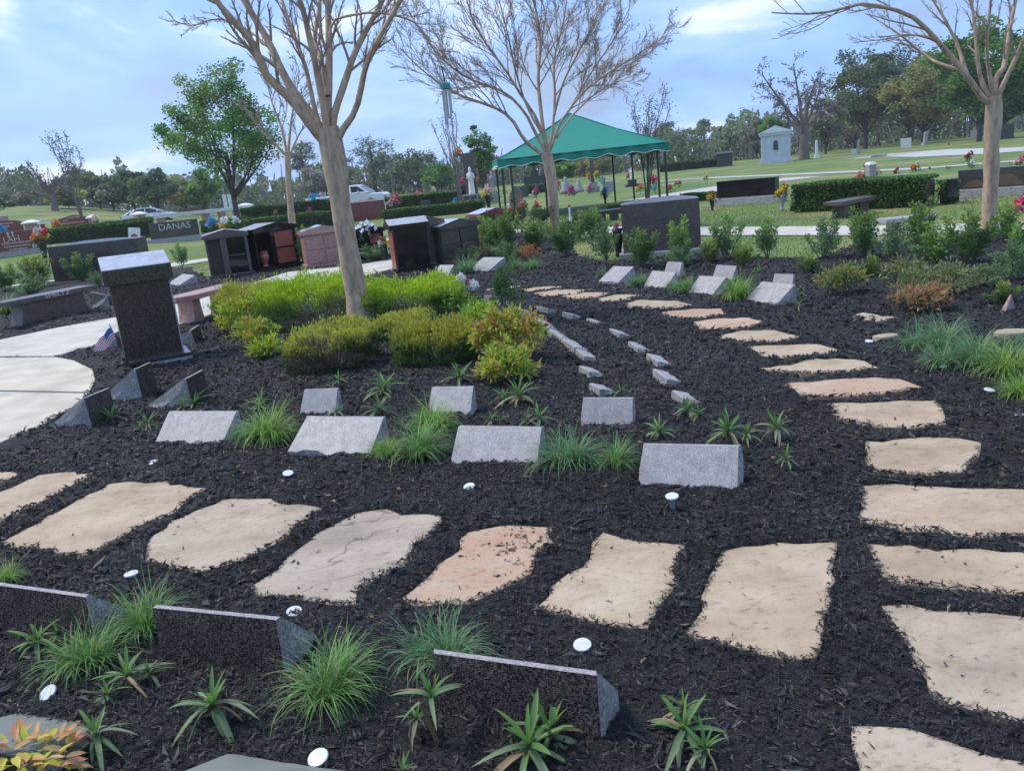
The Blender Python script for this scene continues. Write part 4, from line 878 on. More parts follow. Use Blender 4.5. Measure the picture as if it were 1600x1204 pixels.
multi('thin sparse tree with light leaf specks above the wavy red headstone',G(130,60),(118,205),66,5,5,([(.17,.16,.11),(.12,.14,.07)],700,.16),.014)
multi('tiny staked bare tree on the lawn near the right road',G(1481,80),(1479,192),26,6,2,([(.18,.12,.1)],60,.2),.02)
# --- leafy trees
KIND={'oak':[(.030,.052,.020),(.045,.07,.026),(.07,.095,.035),(.035,.05,.03)],'fresh':[(.05,.115,.018),(.075,.15,.025),(.11,.19,.035),(.04,.085,.02)],
 'olive':[(.10,.105,.03),(.13,.125,.035),(.085,.085,.03),(.07,.09,.03)],'grey':[(.085,.10,.07),(.07,.085,.055),(.065,.09,.045),(.10,.10,.075)],'pine':[(.03,.05,.028),(.045,.065,.035),(.055,.07,.045)],'dark':[(.02,.04,.016),(.03,.055,.02),(.045,.07,.028)]}
def crown_pts(nc,rng,flat=1.0):
    u=unit(rng.normal(size=(nc,3))); r=rng.uniform(.35,1,nc)**.6; c=u*r[:,None]; c[:,2]=np.where(c[:,2]<0,c[:,2]*.75,c[:,2])
    return c
def leafy_meshes(kind,seed,H,Wd,trunk_h,tr,leaf,nl,nc,droop=0.0,gap=.15):
    """returns trunk mesh and crown mesh in local metres"""
    rng=np.random.RandomState(seed); ch=H-trunk_h; cz=trunk_h+ch*.5; c=crown_pts(nc,rng)
    c*=rng.uniform(.8,1.12,(nc,1)); C=c*[Wd*.5,Wd*.5,ch*.5]+[0,0,cz]
    cr_=rng.uniform(.6,1.3,nc)*Wd*gap*.9; wt=rng.uniform(.5,1.5,nc); wt/=wt.sum(); idx=rng.choice(nc,nl,p=wt)
    off_=unit(rng.normal(size=(nl,3)))*(rng.uniform(0,1,nl)**.45)[:,None]*cr_[idx][:,None]*[1,1,.72]; cen=C[idx]+off_
    cen[:,2]=np.maximum(cen[:,2],trunk_h*.55)
    ax=unit(off_+rng.normal(0,.6,(nl,3)))*[1,1,.6]+[0,0,-droop]
    V,F=leaves(cen,ax,leaf*rng.uniform(.6,1.3,nl),leaf*.62,rng,.4)
    base=pick(KIND[kind],nc,rng,.18)[idx]*(1+rng.normal(0,.16,(nl,1)))
    crown=make_mesh('crown',V,F,MAT['leaf'],rep4(np.clip(base,.004,1)))
    lines=[(np.array([[0,0,-.3],[.02*H*.2,0,trunk_h*.5],[0,.01*H,trunk_h],[0,0,trunk_h+ch*.35]]),np.array([tr*1.2,tr,tr*.85,tr*.5]),8)]
    for k in rng.choice(nc,min(nc,14),False):
        e=C[k]; s=np.array([0,0,trunk_h*rng.uniform(.75,1.1)]); mid=(s+e)/2+[0,0,-.03*H]+rng.normal(0,.02*H,3); lines.append((spline([s,mid,e],6),np.linspace(tr*.45,tr*.1,6),5))
    return tubes_mesh('trunk',lines,MAT['bark_brown']),crown
for k_ in KIND: KIND[k_]=[tuple(min(.35,c*f_) for c,f_ in zip(q,(3.1,2.8,3.0) if k_!='fresh' else (1.9,1.95,2.0))) for q in KIND[k_]]
def place_tree(label,px,depth,toppy,wpx,kind,seed,trunk=.25,leaf=.35,nl=2200,nc=40,group=None,tr=None,name='leafy_tree',droop=0,gap=.15,topx=None):
    b_=G(px,depth); H=topz(b_,topx or px,toppy)-b_.z; Wd=wpx*depth/FPX
    tm,cm=leafy_meshes(kind,seed,H,Wd,H*trunk,tr or H*.022,leaf,nl,nc,droop,gap)
    t=thing(name,label,'tree',b_,0,group); obj('trunk',tm,t); obj('crown',cm,t); return t
place_tree('dense fresh green tree with an open trunk left of the slim bare tree',372,52,106,172,'fresh',1,.20,.17,19000,110,tr=.17,gap=.14,topx=345)
place_tree('dark evergreen whose branch tips reach in at the left frame edge',-62,30,118,178,'dark',2,.05,.16,5000,50)
place_tree('narrow upright evergreen tree left of the green tent',757,58,189,46,'fresh',3,.24,.16,3600,40,gap=.2)
TG='trees along the far wood edge'
TL=[('dark round tree at the far left wood edge, behind the sparse thin tree',158,104,268,66,'oak'),
('small olive tree at the left frame edge wood',22,112,302,62,'grey'),('lime tinged low tree in front of the leafless oak at left',108,98,290,56,'olive'),
('dark green tree above the white car\'s roof, left of the rounder one',212,98,263,56,'dark'),('round dark green tree above the front of the white car',250,94,261,66,'oak'),
('dull olive tree just left of the dense fresh green tree',292,106,272,46,'olive'),('thin leaved tree under the dense fresh green tree\'s left side',322,96,262,54,'fresh'),
('greyish brush tree left of the white car',178,100,284,46,'grey'),('grey green tree right of the slim bare tree',500,118,262,60,'grey'),
('wide domed dark green tree above the pickup\'s far side',655,128,237,84,'oak'),('fresh green bushy tree right of the pickup truck',690,112,258,56,'fresh'),
('grey leafless looking tree right of the fresh green bushy one',735,122,248,66,'grey'),('rounded green tree seen below the tent roof, left of the middle trunk',880,105,252,40,'fresh'),
('olive tree seen below the tent roof, right of the middle trunk',925,125,246,70,'olive'),('grey green tree behind the tent\'s right corner',1062,140,198,58,'grey'),
('tall grey green tree with a lumpy top right of the tent',1090,150,184,64,'oak'),('leafy tree behind the low black tomb',1150,140,192,66,'oak'),
('leafy tree directly left of the white mausoleum',1182,128,190,44,'grey'),('tree rising behind the white mausoleum roof',1212,120,178,50,'fresh'),
('small leafy tree just right of the bare oak trunk',1290,104,152,60,'grey'),('big dark live oak with spreading limbs right of the bare oak',1352,112,78,112,'oak'),
('low olive oak under the spreading live oak',1335,122,150,90,'olive'),('yellowish olive oak in the middle of the right tree group',1442,104,100,112,'olive'),
('tall dark oak behind the yellowish one at right',1420,126,72,150,'oak'),('bright green broad tree behind the right crape myrtle',1530,84,40,150,'fresh'),
('dark leafy tree at the right frame edge',1610,98,70,120,'dark'),('green tree low at the right frame edge behind the road',1570,120,95,120,'fresh')]
for i,(lab,px,dp,ty,wp,kd) in enumerate(TL):
    big=wp>100; place_tree(lab,px,dp,ty,wp,kd,100+i,.14 if not big else .18,.42 if not big else .38,2600 if not big else 15000,36 if not big else 100,TG,droop=.25 if kd=='oak' else 0,gap=.18 if not big else .15)
def pine(label,px,depth,ty,wpx,seed):
    rng=np.random.RandomState(seed); b_=G(px,depth); H=topz(b_,px,ty)-b_.z; Wd=wpx*depth/FPX; t=thing('pine_tree',label,'tree',b_,0,'pines above the far wood'); lines=[(np.array([[0,0,-.3],[.1,0,H*.5],[0,.1,H]]),np.array([.32,.25,.08]),7)]; cs=[]
    for k in range(16):
        z_=H*rng.uniform(.5,1); r=Wd*.5*rng.uniform(.4,1)*(1-.5*abs(z_/H-.78)*2); a=rng.uniform(0,6.28); e=np.array([r*math.cos(a),r*math.sin(a),z_+.3]); lines.append((np.array([[0,0,z_-.4],e*.5+[0,0,z_*.5-.2],e]),np.array([.09,.07,.03]),4)); cs.append(e)
    cs.append(np.array([0,0,H])); cs=np.array(cs); n=1500; ix=rng.choice(len(cs),n); o_=rng.normal(0,1,(n,3))*[Wd*.11,Wd*.11,Wd*.055]; V,F=leaves(cs[ix]+o_,o_,.5,.16,rng)
    obj('trunk',tubes_mesh('trunk',lines,MAT['bark_brown']),t); obj('crown',make_mesh('crown',V,F,MAT['leaf'],rep4(pick(KIND['pine'],n,rng))),t)
pine('tall two tiered pine above the pickup truck cab',588,132,222,60,1); pine('shorter pine between the big trunk and the tall pine',546,138,246,36,2); pine('lone pine top left of the big trunk',482,134,228,44,3); pine('pine peeking right of the tent above the wood',1040,170,196,34,4)
# leafless oaks
def bare_oak(label,px,depth,ty,wpx,seed,leaf=None,tr=.55):
    rng=np.random.RandomState(seed); b_=G(px,depth); H=topz(b_,px,ty)-b_.z; Wd=wpx*depth/FPX; t=thing('bare_oak_tree',label,'tree',b_); outs=[[],[],[],[]]
    trk=np.array([[0,0,-.3],[.05,0,H*.12],[.15,0,H*.24],[0,0,H*.34]]); obj('trunk',tubes_mesh('trunk',[(spline(trk,8),np.linspace(tr*.95,tr*.6,8),10)],MAT['bark_grey']),t)
    for k in range(7):
        a=k*6.28/7+rng.uniform(-.3,.3); r=Wd*.5*rng.uniform(.35,.95); h=H*(rng.uniform(.7,1) if k%2 else rng.uniform(.45,.8)); s=np.array([0,0,H*rng.uniform(.22,.34)]); e=np.array([r*math.cos(a),r*math.sin(a)*.7,h]); m1=s+(e-s)*.4+rng.normal(0,.05*H,3)+[0,0,.03*H]; pts=spline([s,m1,e],12); rr=np.linspace(tr*.36,tr*.07,12)
        obj('limb',tubes_mesh('limb',[(pts,rr,7)],MAT['bark_grey']),t); grow(pts,rr,0,3,rng,outs,(11,7,6),.42,(.4,1.0),.02,.022,.3,.2)
    tw=outs[0]+outs[1]+outs[2]; obj('twigs',tubes_mesh('twigs',tw,MAT['twig_grey']),t)['kind']='stuff'
    if leaf:
        cols,n,sz=leaf; tips=np.concatenate([l[0][2:] for l in outs[2]]); c=tips[rng.choice(len(tips),n)]+rng.normal(0,.2,(n,3)); V,F=leaves(c,rng.normal(size=(n,3)),sz,sz*.5,rng); obj('foliage',make_mesh('foliage',V,F,MAT['leaf'],rep4(pick(cols,n,rng))),t)
bare_oak('big leafless oak with a crooked trunk right of the white mausoleum',1256,88,92,140,3,([(.16,.12,.10),(.13,.11,.09)],700,.28),.62)
bare_oak('leafless oak with twisted limbs at the far left wood edge',86,92,254,96,8,([(.10,.10,.07)],300,.3),.45)
# the far wood, one mass
rng=np.random.RandomState(77); n=52000; pxs=rng.uniform(-260,1700,n); dep=rng.uniform(128,165,n)
hmax=5.5+3.5*vnoise(pxs,pxs*0,70,2)+3.0*vnoise(pxs,pxs*0,23,6)+1.5*vnoise(pxs,pxs*0,8,7); u=(pxs-800)/FPX
xx=u*dep*1.0; zz=GZ(xx,dep); hh=rng.uniform(0,1,n)**.8*np.maximum(hmax,1.8)
cluster=vnoise(pxs,hh*7,9,4); keep=cluster>-.34; xx,dep,zz,hh,pxs=xx[keep],dep[keep],zz[keep],hh[keep],pxs[keep]; n=len(xx)
V,F=leaves(np.stack([xx,dep,zz+hh],1),rng.normal(size=(n,3)),rng.uniform(.5,1.0,n),.5,rng,.4)
sel=vnoise(pxs,hh*3,26,12)[:,None]
T=np.where(sel>.12,pick(KIND['oak'],n,rng,.2),np.where(sel>-.12,pick([(.21,.24,.18),(.25,.255,.21),(.18,.215,.15)],n,rng,.2),pick([(.18,.24,.12),(.21,.25,.14)],n,rng,.2)))
o=obj('far_woodland',make_mesh('far_woodland',V,F,MAT['leaf'],rep4(T))); tag(o,kind='stuff')
lines=[]
for k in range(420):
    px=rng.uniform(-200,1650); d_=rng.uniform(122,150); xk=(px-800)/FPX*d_; zk=gz(xk,d_); h=rng.uniform(2.5,6); q=rng.normal(0,.4,2); lines.append((np.array([[xk,d_,zk-.2],[xk+q[0],d_,zk+h*.5],[xk+q[0]*2+q[1],d_,zk+h]]),np.array([.13,.10,.05]),4))
o=obj('woodland_stems',tubes_mesh('woodland_stems',lines,MAT['twig_grey'])); tag(o,kind='stuff')
# ================================================================== SHRUBS AND PLANTS
def hedge(label,bl,br,top,thick,leaf,cols,n,seed,fn=PT,name='hedge'):
    A,B,c,rz,Wd=frame(bl,br,fn); H=topz(A,*top)-A.z; rng=np.random.RandomState(seed); t=thing(name,label,'hedge',c,rz)
    x=rng.uniform(-.5,.5,n)*Wd; f=rng.choice(3,n,p=[.4,.35,.25]); y=np.where(f==0,rng.normal(.03,.03,n),rng.uniform(0,thick,n)); z=np.where(f==1,H-np.abs(rng.normal(0,.05*H,n)),rng.uniform(.02,1,n)*H)
    z*=1+.10*vnoise(x,y*0,.5,seed); y=y+.09*vnoise(x,z,.35,seed+1); c_=np.stack([x,y,z],1); ax=np.stack([rng.normal(0,.6,n),np.where(f==0,-.6,rng.normal(0,.5,n)),rng.normal(.4,.5,n)],1)
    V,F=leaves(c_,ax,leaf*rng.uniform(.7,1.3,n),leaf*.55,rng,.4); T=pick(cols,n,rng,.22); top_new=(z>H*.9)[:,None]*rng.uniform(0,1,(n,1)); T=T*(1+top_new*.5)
    obj('foliage',make_mesh('foliage',V,F,MAT['leaf'],rep4(T)),t)
    obj('branches',MB().box(-Wd/2+.05,Wd/2-.05,.10,max(.16,thick-.1),-.2,H*.82).mesh('branches',MAT['bark_brown'],.03),t)
HG=[(.05,.105,.03),(.07,.14,.04),(.095,.18,.045),(.13,.21,.06)]
HB=[(.09,.095,.03),(.11,.10,.04),(.07,.085,.03)]
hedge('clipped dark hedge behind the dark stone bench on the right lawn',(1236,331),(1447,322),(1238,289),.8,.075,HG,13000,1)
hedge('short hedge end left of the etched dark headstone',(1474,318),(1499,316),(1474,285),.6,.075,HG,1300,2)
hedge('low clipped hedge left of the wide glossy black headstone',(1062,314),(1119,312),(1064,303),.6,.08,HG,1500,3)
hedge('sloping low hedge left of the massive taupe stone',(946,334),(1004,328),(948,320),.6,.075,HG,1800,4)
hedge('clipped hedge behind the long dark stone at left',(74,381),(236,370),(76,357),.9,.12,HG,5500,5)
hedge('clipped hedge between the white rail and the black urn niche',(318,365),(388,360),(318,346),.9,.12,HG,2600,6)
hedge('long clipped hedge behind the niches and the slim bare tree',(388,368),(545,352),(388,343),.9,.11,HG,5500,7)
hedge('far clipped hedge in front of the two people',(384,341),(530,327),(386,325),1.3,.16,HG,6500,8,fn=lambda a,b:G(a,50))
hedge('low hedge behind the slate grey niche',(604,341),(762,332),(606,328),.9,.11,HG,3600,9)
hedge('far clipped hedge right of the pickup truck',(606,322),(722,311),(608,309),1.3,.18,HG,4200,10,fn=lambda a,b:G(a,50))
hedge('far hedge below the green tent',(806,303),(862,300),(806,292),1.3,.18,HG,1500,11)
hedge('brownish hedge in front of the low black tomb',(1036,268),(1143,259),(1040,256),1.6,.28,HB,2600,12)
hedge('yellow green clipped hedge end right of the white rail',(384,334),(412,332),(386,320),1.3,.16,[(.14,.18,.03),(.10,.15,.03)],900,13)
# --- mounded bushes round the nearest trunk
def mound(label,px,wpx,hpx,depthf,cols_top,cols_low,n,seed,twigs=0,leaf=.027,pw=.66):
    b_=P(*px); m=mpp(b_); rx=wpx*m*.5; ry=rx*1.02; H=hpx*m*.70; rng=np.random.RandomState(seed); c0=b_+Vector((0,ry*.75,0)); t=thing('mounded_bush',label,'bush',c0,0,'mounded bushes round the big trunk')
    n=int(n*1.5); u=unit(rng.normal(size=(n,3))); u[:,2]=np.where(rng.uniform(0,1,n)<.42,rng.uniform(-.58,.25,n),np.abs(u[:,2])); u=unit(u); s=np.sign(u)*np.abs(u)**pw; s/= (np.abs(s)**2.6).sum(1,keepdims=True)**(1/2.6)
    r=1-np.abs(rng.normal(0,.10,n))+(rng.uniform(0,1,n)<.14)*rng.uniform(0,.17,n); x=s[:,0]*rx*r; y=s[:,1]*ry*r; z=(s[:,2]*.60+.40)*H*r
    lump=1+.30*vnoise(x+7*seed,y*1+z,.25,seed)+.14*vnoise(x,y+z,.09,seed+3); x*=lump; y*=lump; z=np.maximum(z*(1+.30*vnoise(x,y,.20,seed+5)+.12*vnoise(x,y,.07,seed+6)),.01)
    up=np.clip(s[:,2],0,1); L=leaf*(rng.uniform(.7,1.3,n)+up*.5); ax=np.stack([s[:,0]*.7+rng.normal(0,.4,n),s[:,1]*.7+rng.normal(0,.4,n),up*1.4+rng.normal(.25,.35,n)],1)
    V,F=leaves(np.stack([x,y,z],1),ax,L,L*.42,rng,.4)
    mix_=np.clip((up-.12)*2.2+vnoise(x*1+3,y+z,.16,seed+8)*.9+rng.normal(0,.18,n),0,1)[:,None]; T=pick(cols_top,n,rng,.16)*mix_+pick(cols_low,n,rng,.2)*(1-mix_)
    obj('foliage',make_mesh('foliage',V,F,MAT['leaf'],rep4(T)),t)
    lines=[]
    for k in range(26):
        a=rng.uniform(0,6.28); q=rng.uniform(.3,.7); e=np.array([rx*q*math.cos(a),ry*q*math.sin(a),H*rng.uniform(.5,.85)]); lines.append((spline([[e[0]*.15,e[1]*.15,0],[e[0]*.55,e[1]*.55,e[2]*.4],e],5),np.linspace(.009,.003,5),4))
    obj('stems',tubes_mesh('stems',lines,MAT['twig_grey']),t)['kind']='stuff'
    if twigs:
        out_=[[],[],[]]; ln=[]
        for k in range(twigs):
            a=rng.uniform(-2.35,-.35); e=np.array([rx*1.02*math.cos(a)*rng.uniform(.7,1.02),ry*1.0*math.sin(a),H*rng.uniform(.35,.9)]); s_=np.array([e[0]*.35,e[1]*.45,.01]); pts=spline([s_,(s_+e)/2+rng.normal(0,.03,3),e],6); rr=np.linspace(.0055,.002,6); ln.append((pts,rr,4)); grow(pts,rr,0,2,rng,out_,(5,3),.4,(.3,.8),.2,.0018,.3)
        obj('bare_twigs',tubes_mesh('bare_twigs',ln+out_[0]+out_[1],MAT['twig_grey']),t)['kind']='stuff'
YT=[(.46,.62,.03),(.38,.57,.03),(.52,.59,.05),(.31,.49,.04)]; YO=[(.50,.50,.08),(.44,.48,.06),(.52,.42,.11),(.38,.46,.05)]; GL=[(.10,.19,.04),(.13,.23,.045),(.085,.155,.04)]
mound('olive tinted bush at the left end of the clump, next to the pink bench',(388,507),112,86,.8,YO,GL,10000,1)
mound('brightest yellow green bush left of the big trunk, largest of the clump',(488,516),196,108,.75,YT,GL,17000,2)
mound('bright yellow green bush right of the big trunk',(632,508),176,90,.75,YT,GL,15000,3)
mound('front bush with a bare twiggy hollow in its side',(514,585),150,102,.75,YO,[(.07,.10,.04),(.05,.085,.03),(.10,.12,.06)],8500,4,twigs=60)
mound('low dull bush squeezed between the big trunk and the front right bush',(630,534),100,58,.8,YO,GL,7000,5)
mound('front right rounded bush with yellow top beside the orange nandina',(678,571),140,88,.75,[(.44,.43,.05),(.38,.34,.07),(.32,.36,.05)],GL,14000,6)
# --- nandinas
def nandina(label,px,wpx,hpx,cols,n,seed,leaf=.045,name='nandina_bush',flow=None):
    cols=[tuple(min(.75,c*f_) for c,f_ in zip(q,(1.35,1.6,1.4))) for q in cols]; wpx*=1.12; hpx*=1.1; leaf*=1.35 if leaf<.06 else 1; n=int(n*.95)
    b_=PT(*px) if px[1]<430 else P(*px); m=mpp(b_); rx=wpx*m*.5; H=hpx*m*.95; rng=np.random.RandomState(seed); t=thing(name,label,'shrub',b_+Vector((0,rx*.4,0)))
    ns=26; stems=[]; C=[]
    for k in range(ns):
        a=rng.uniform(0,6.28); q=math.sqrt(rng.uniform(.02,1)); e=np.array([rx*q*math.cos(a),rx*.8*q*math.sin(a),H*(1-.45*q*q)*rng.uniform(.6,1)]); stems.append((spline([[e[0]*.3,e[1]*.3,0],[e[0]*.7,e[1]*.7,e[2]*.5],e],5),np.linspace(.006,.003,5),4)); C.append(e)
    C=np.array(C); ix=rng.choice(ns,n); d=rng.normal(size=(n,3))*[1,1,.7]; c=C[ix]*(1-np.abs(rng.normal(0,.16,(n,1))))+unit(d)*rng.uniform(.3,1,(n,1))*leaf*1.7; c[:,2]=np.maximum(c[:,2],.01)
    V,F=leaves(c,d+[0,0,.35],leaf*rng.uniform(.7,1.2,n),leaf*.34,rng,.5); ctint=pick(cols,ns,rng,.1)[ix]; own=pick(cols,n,rng,.18); w_=rng.uniform(0,1,(n,1))>.45
    obj('foliage',make_mesh('foliage',V,F,MAT['leaf'],rep4(np.where(w_,ctint,own))),t); obj('stems',tubes_mesh('stems',stems,MAT['twig_grey']),t)['kind']='stuff'
    if flow: 
        cols2,k=flow; cc=C[rng.choice(ns,k)]+rng.normal(0,.03,(k,3))+[0,0,leaf]; 
        for q in range(k): 
            n2=14; V,F=leaves(cc[q]+rng.normal(0,.022,(n2,3)),rng.normal(size=(n2,3)),.05,.04,rng,.3); obj('blossom',make_mesh('blossom',V,F,MAT['petal'],rep4(pick(cols2,n2,rng,.12))),t)
    return t
NY=[(.36,.36,.03),(.26,.32,.04),(.15,.22,.03),(.38,.30,.04)]; NO=[(.44,.19,.08),(.40,.28,.06),(.40,.12,.08),(.32,.32,.05),(.44,.26,.10),(.28,.30,.04),(.36,.33,.06)]; NG_=[(.08,.15,.03),(.13,.20,.04),(.05,.10,.03)]; NR=[(.42,.09,.04),(.36,.12,.05),(.30,.16,.06)]
nandina('yellow green nandina right under the pink bench end',(372,527),62,66,NY,1100,1)
nandina('yellow nandina with orange leaf tips left of the twiggy front bush',(396,543),60,48,[(.34,.30,.04),(.38,.24,.06),(.22,.28,.04)],900,2)
nandina('smallest yellow green nandina at the foot of the twiggy front bush',(418,563),44,36,NY,600,3)
nandina('tall orange and pink leaved nandina right of the mounded bushes',(800,572),100,98,NO,2600,4)
nandina('yellow and orange nandina in front of the tall orange one',(792,600),82,56,[(.36,.34,.05),(.42,.26,.07),(.28,.30,.05),(.20,.28,.04)],1300,5)
nandina('bright yellow green nandina behind the tall orange one',(752,520),58,50,[(.30,.36,.03),(.22,.30,.03)],900,6)
nandina('green nandina with yellow tips left of the white and pink blossoms',(708,500),66,56,[(.12,.2,.03),(.24,.30,.04)],1000,7)
nandina('low yellow sprig above the bright bush under the small grey marker',(694,452),42,24,[(.30,.30,.05),(.25,.24,.06)],260,8)
nandina('red orange nandina in mulch near the middle trunk',(826,409),38,26,NR,420,9)
nandina('yellow and rust nandina standing alone in the right bed',(1322,462),66,52,[(.20,.20,.05),(.28,.20,.06),(.13,.17,.05)],800,10)
nandina('red pink nandina on the right bank in front of the shrubs',(1450,488),76,44,[(.34,.13,.09),(.32,.17,.09),(.22,.18,.07)],900,11)
nandina('dull olive and bronze nandina behind the red pink one',(1482,465),130,50,[(.16,.17,.07),(.20,.16,.08),(.12,.15,.06)],1400,12)
nandina('bronze green nandina at the left of the red pink one\'s back',(1420,448),70,42,[(.15,.17,.06),(.22,.16,.08)],700,13)
nandina('rust tipped low plant by the slate grey niche front',(748,408),56,26,[(.13,.16,.06),(.22,.17,.08)],500,14)
nandina('weeping dark green shrub right of the white and pink blossoms',(800,505),52,98,[(.05,.11,.03),(.08,.15,.035),(.12,.17,.05)],1400,15,leaf=.034,name='green_shrub')
nandina('red flowering rose shrub in front of the rose coloured headstone',(815,382),112,80,[(.03,.065,.02),(.045,.08,.025),(.06,.10,.03)],3600,16,leaf=.06,name='rose_bush',flow=([(.62,.08,.03),(.55,.11,.05),(.65,.16,.09)],16))
# near red and yellow nandina at the lower left: leaves one by one
def blade_mesh(name,n,width,droop,cols,rng,tipw=.0,seg=6,fold=.25):
    """one leaf of unit length along +x, built as a folded strip"""
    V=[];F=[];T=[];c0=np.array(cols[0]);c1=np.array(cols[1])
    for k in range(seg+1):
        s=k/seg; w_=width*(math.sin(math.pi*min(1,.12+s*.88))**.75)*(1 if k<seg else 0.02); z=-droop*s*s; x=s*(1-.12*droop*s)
        V+= [(x,-w_/2,z+fold*w_),(x,0,z),(x,w_/2,z+fold*w_)]; T+=[c0*(1-s)+c1*s]*3
    for k in range(seg):
        a=k*3; F+=[(a,a+1,a+4,a+3),(a+1,a+2,a+5,a+4)]
    return make_mesh(name,V,np.array(F),MAT['leaf'],np.clip(np.array(T),.003,1),smooth=True)
rng=np.random.RandomState(9)
NL=[blade_mesh('leaf',1,.36,.15,c,rng,seg=3) for c in [((.56,.52,.07),(.62,.55,.07)),((.58,.30,.15),(.64,.24,.18)),((.58,.40,.14),(.62,.36,.2)),((.45,.54,.05),(.56,.60,.07)),((.55,.42,.09),(.60,.26,.13))]]
nb=P(40,1252); t=thing('nandina_bush','red pink and yellow leaved nandina in the lower left corner','shrub',nb)
for k in range(150):
    a=rng.uniform(0,6.28); q=math.sqrt(rng.uniform(0,1)); r=.155*q; z=.19*(1-.55*q*q)*rng.uniform(.55,1.0)+.02
    o=obj('leaf',NL[rng.randint(5) if q<.9 else rng.choice([1,2,4])],t,(r*math.cos(a),r*math.sin(a),z),(rng.uniform(-.4,.4),-rng.uniform(-.5,.9),a+rng.normal(0,.7)),rng.uniform(.045,.075))
st=[(spline([[0,0,-.02],[.03*math.cos(a),.03*math.sin(a),.08],[.11*math.cos(a),.11*math.sin(a),.15]],5),np.linspace(.005,.002,5),5) for a in np.arange(9)*.7]
obj('stems',tubes_mesh('stems',st,MAT['twig_grey']),t)['kind']='stuff'
# --- grass clumps
def clump_mesh(seed,n,cols,R=.30,H=.2,wd=.005):
    """a mop of arching blades from a few tufts, tips bending back to the ground, some dead"""
    rng=np.random.RandomState(seed); V=[];F=[];T=[];o=0; tuft=[(0,0)]+[(.075*math.cos(q),.075*math.sin(q)) for q in rng.uniform(0,6.28,3)]
    for k in range(n):
        tx,ty=tuft[rng.randint(len(tuft))]; a=rng.uniform(0,6.28); b0=rng.uniform(0,.03); L=rng.uniform(.55,1.2)*H*1.75; lean=rng.uniform(.1,1)**.7; seg=8; el=1.5-lean*.75+rng.normal(0,.08); p=np.array([tx+b0*math.cos(a),ty+b0*math.sin(a),0.]); az=a+rng.normal(0,.5); c=pick(cols,1,rng,.2)[0]
        if rng.uniform()<.05: c=np.array([.38,.30,.16])
        side=np.array([-math.sin(az),math.cos(az),0]); curl=(.5+lean*2.3)*rng.uniform(.7,1.35)/seg; tw=rng.normal(0,.09)
        for s in range(seg+1):
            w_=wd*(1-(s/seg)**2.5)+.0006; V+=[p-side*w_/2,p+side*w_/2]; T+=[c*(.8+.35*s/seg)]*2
            p=p+np.array([math.cos(az)*math.cos(el),math.sin(az)*math.cos(el),math.sin(el)])*L/seg; p[2]=max(p[2],.004); el-=curl*(.5+s/seg); az+=tw
        for s in range(seg): F.append((o+2*s,o+2*s+1,o+2*s+3,o+2*s+2))
        o+=2*(seg+1)
    return make_mesh('grass_clump',V,np.array(F),MAT['leaf'],np.array(T),smooth=True)
CG=[(.13,.29,.07),(.18,.35,.09),(.10,.22,.07),(.26,.42,.12)]; CL=[(.23,.40,.07),(.30,.46,.09),(.16,.30,.06)]; CB=[(.14,.30,.12),(.20,.36,.16),(.10,.22,.09)]
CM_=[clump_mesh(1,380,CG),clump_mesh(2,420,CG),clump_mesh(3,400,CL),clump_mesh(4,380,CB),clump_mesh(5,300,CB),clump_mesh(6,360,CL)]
def gclump(label,px,wpx,v,group=None,rz=None):
    b_=PT(*px) if px[1]<420 else P(*px,.015); m=mpp(b_); s=wpx*m/(.60 if px[1]>900 else .52); rng=random.Random(px[0]*7+px[1])
    o=obj('grass_clump',CM_[v],None,b_,(0,0,rng.uniform(0,6.28)),(s,s,s*rng.uniform(.95,1.15))); tag(o,label,'ornamental grass',group)
GG='arching grass clumps'
for lab,px,w_,v in [('large lime edged grass clump between the smooth pale marker and the scratched marker',(420,690),108,2),('green grass clump at the right foot of the smooth pale marker',(378,690),56,3),
 ('lime green grass clump covering the foot of the half hidden small marker',(682,668),92,2),('low grass clump touching the right edge of the scratched marker',(600,712),66,5),('broad grass clump left of the middle grey marker',(660,712),110,1),
 ('broad dark green grass clump right of the middle grey marker',(885,728),112,3),('grass clump at the left edge of the largest grey marker',(965,730),80,1),
 ('grass clump behind, between the two leftmost dark marker backs',(235,985),140,0),('sprawling grass clump in front of the leftmost dark marker back',(140,1045),150,0),
 ('full round grass clump right of the dark speckled marker back, nearest to the camera',(522,1085),180,1),('open grass clump left of the reddish marker back',(690,1035),165,4),
 ('grass tuft at the left frame edge above the leftmost dark marker back',(8,912),80,5),
 ('leftmost grass clump of the right bank',(1432,548),92,4),('grass clump second from left at the back of the right bank',(1478,548),100,3),('lower middle grass clump of the right bank',(1478,572),78,4),('tall grass clump with pale stalks at the back of the right bank',(1530,568),112,3),('lime green grass clump of the right bank at the frame edge',(1575,585),104,5),('lowest lime grass clump at the right frame edge',(1592,622),76,2),('grass clump at the far end of the right bank against the frame edge',(1600,560),90,4),
 ('lime grass mound between the third and fourth right markers',(1150,468),76,2),('grass clump between the first and second right markers',(996,446),44,3),('grass clump between the second and third right markers',(1075,456),52,0),('grass clump in front of the third right marker\'s back',(1052,452),34,3),
 ('grass clump between the tall narrow marker and the small one near the glossy niche',(732,428),56,3),('small grass clump right of the tall narrow marker',(803,420),36,4),('small grass clump below the red orange nandina',(832,420),34,0),
 ('small lawn grass tuft left of the far left bench',(10,490),60,2)]: gclump(lab,px,w_,v,GG)
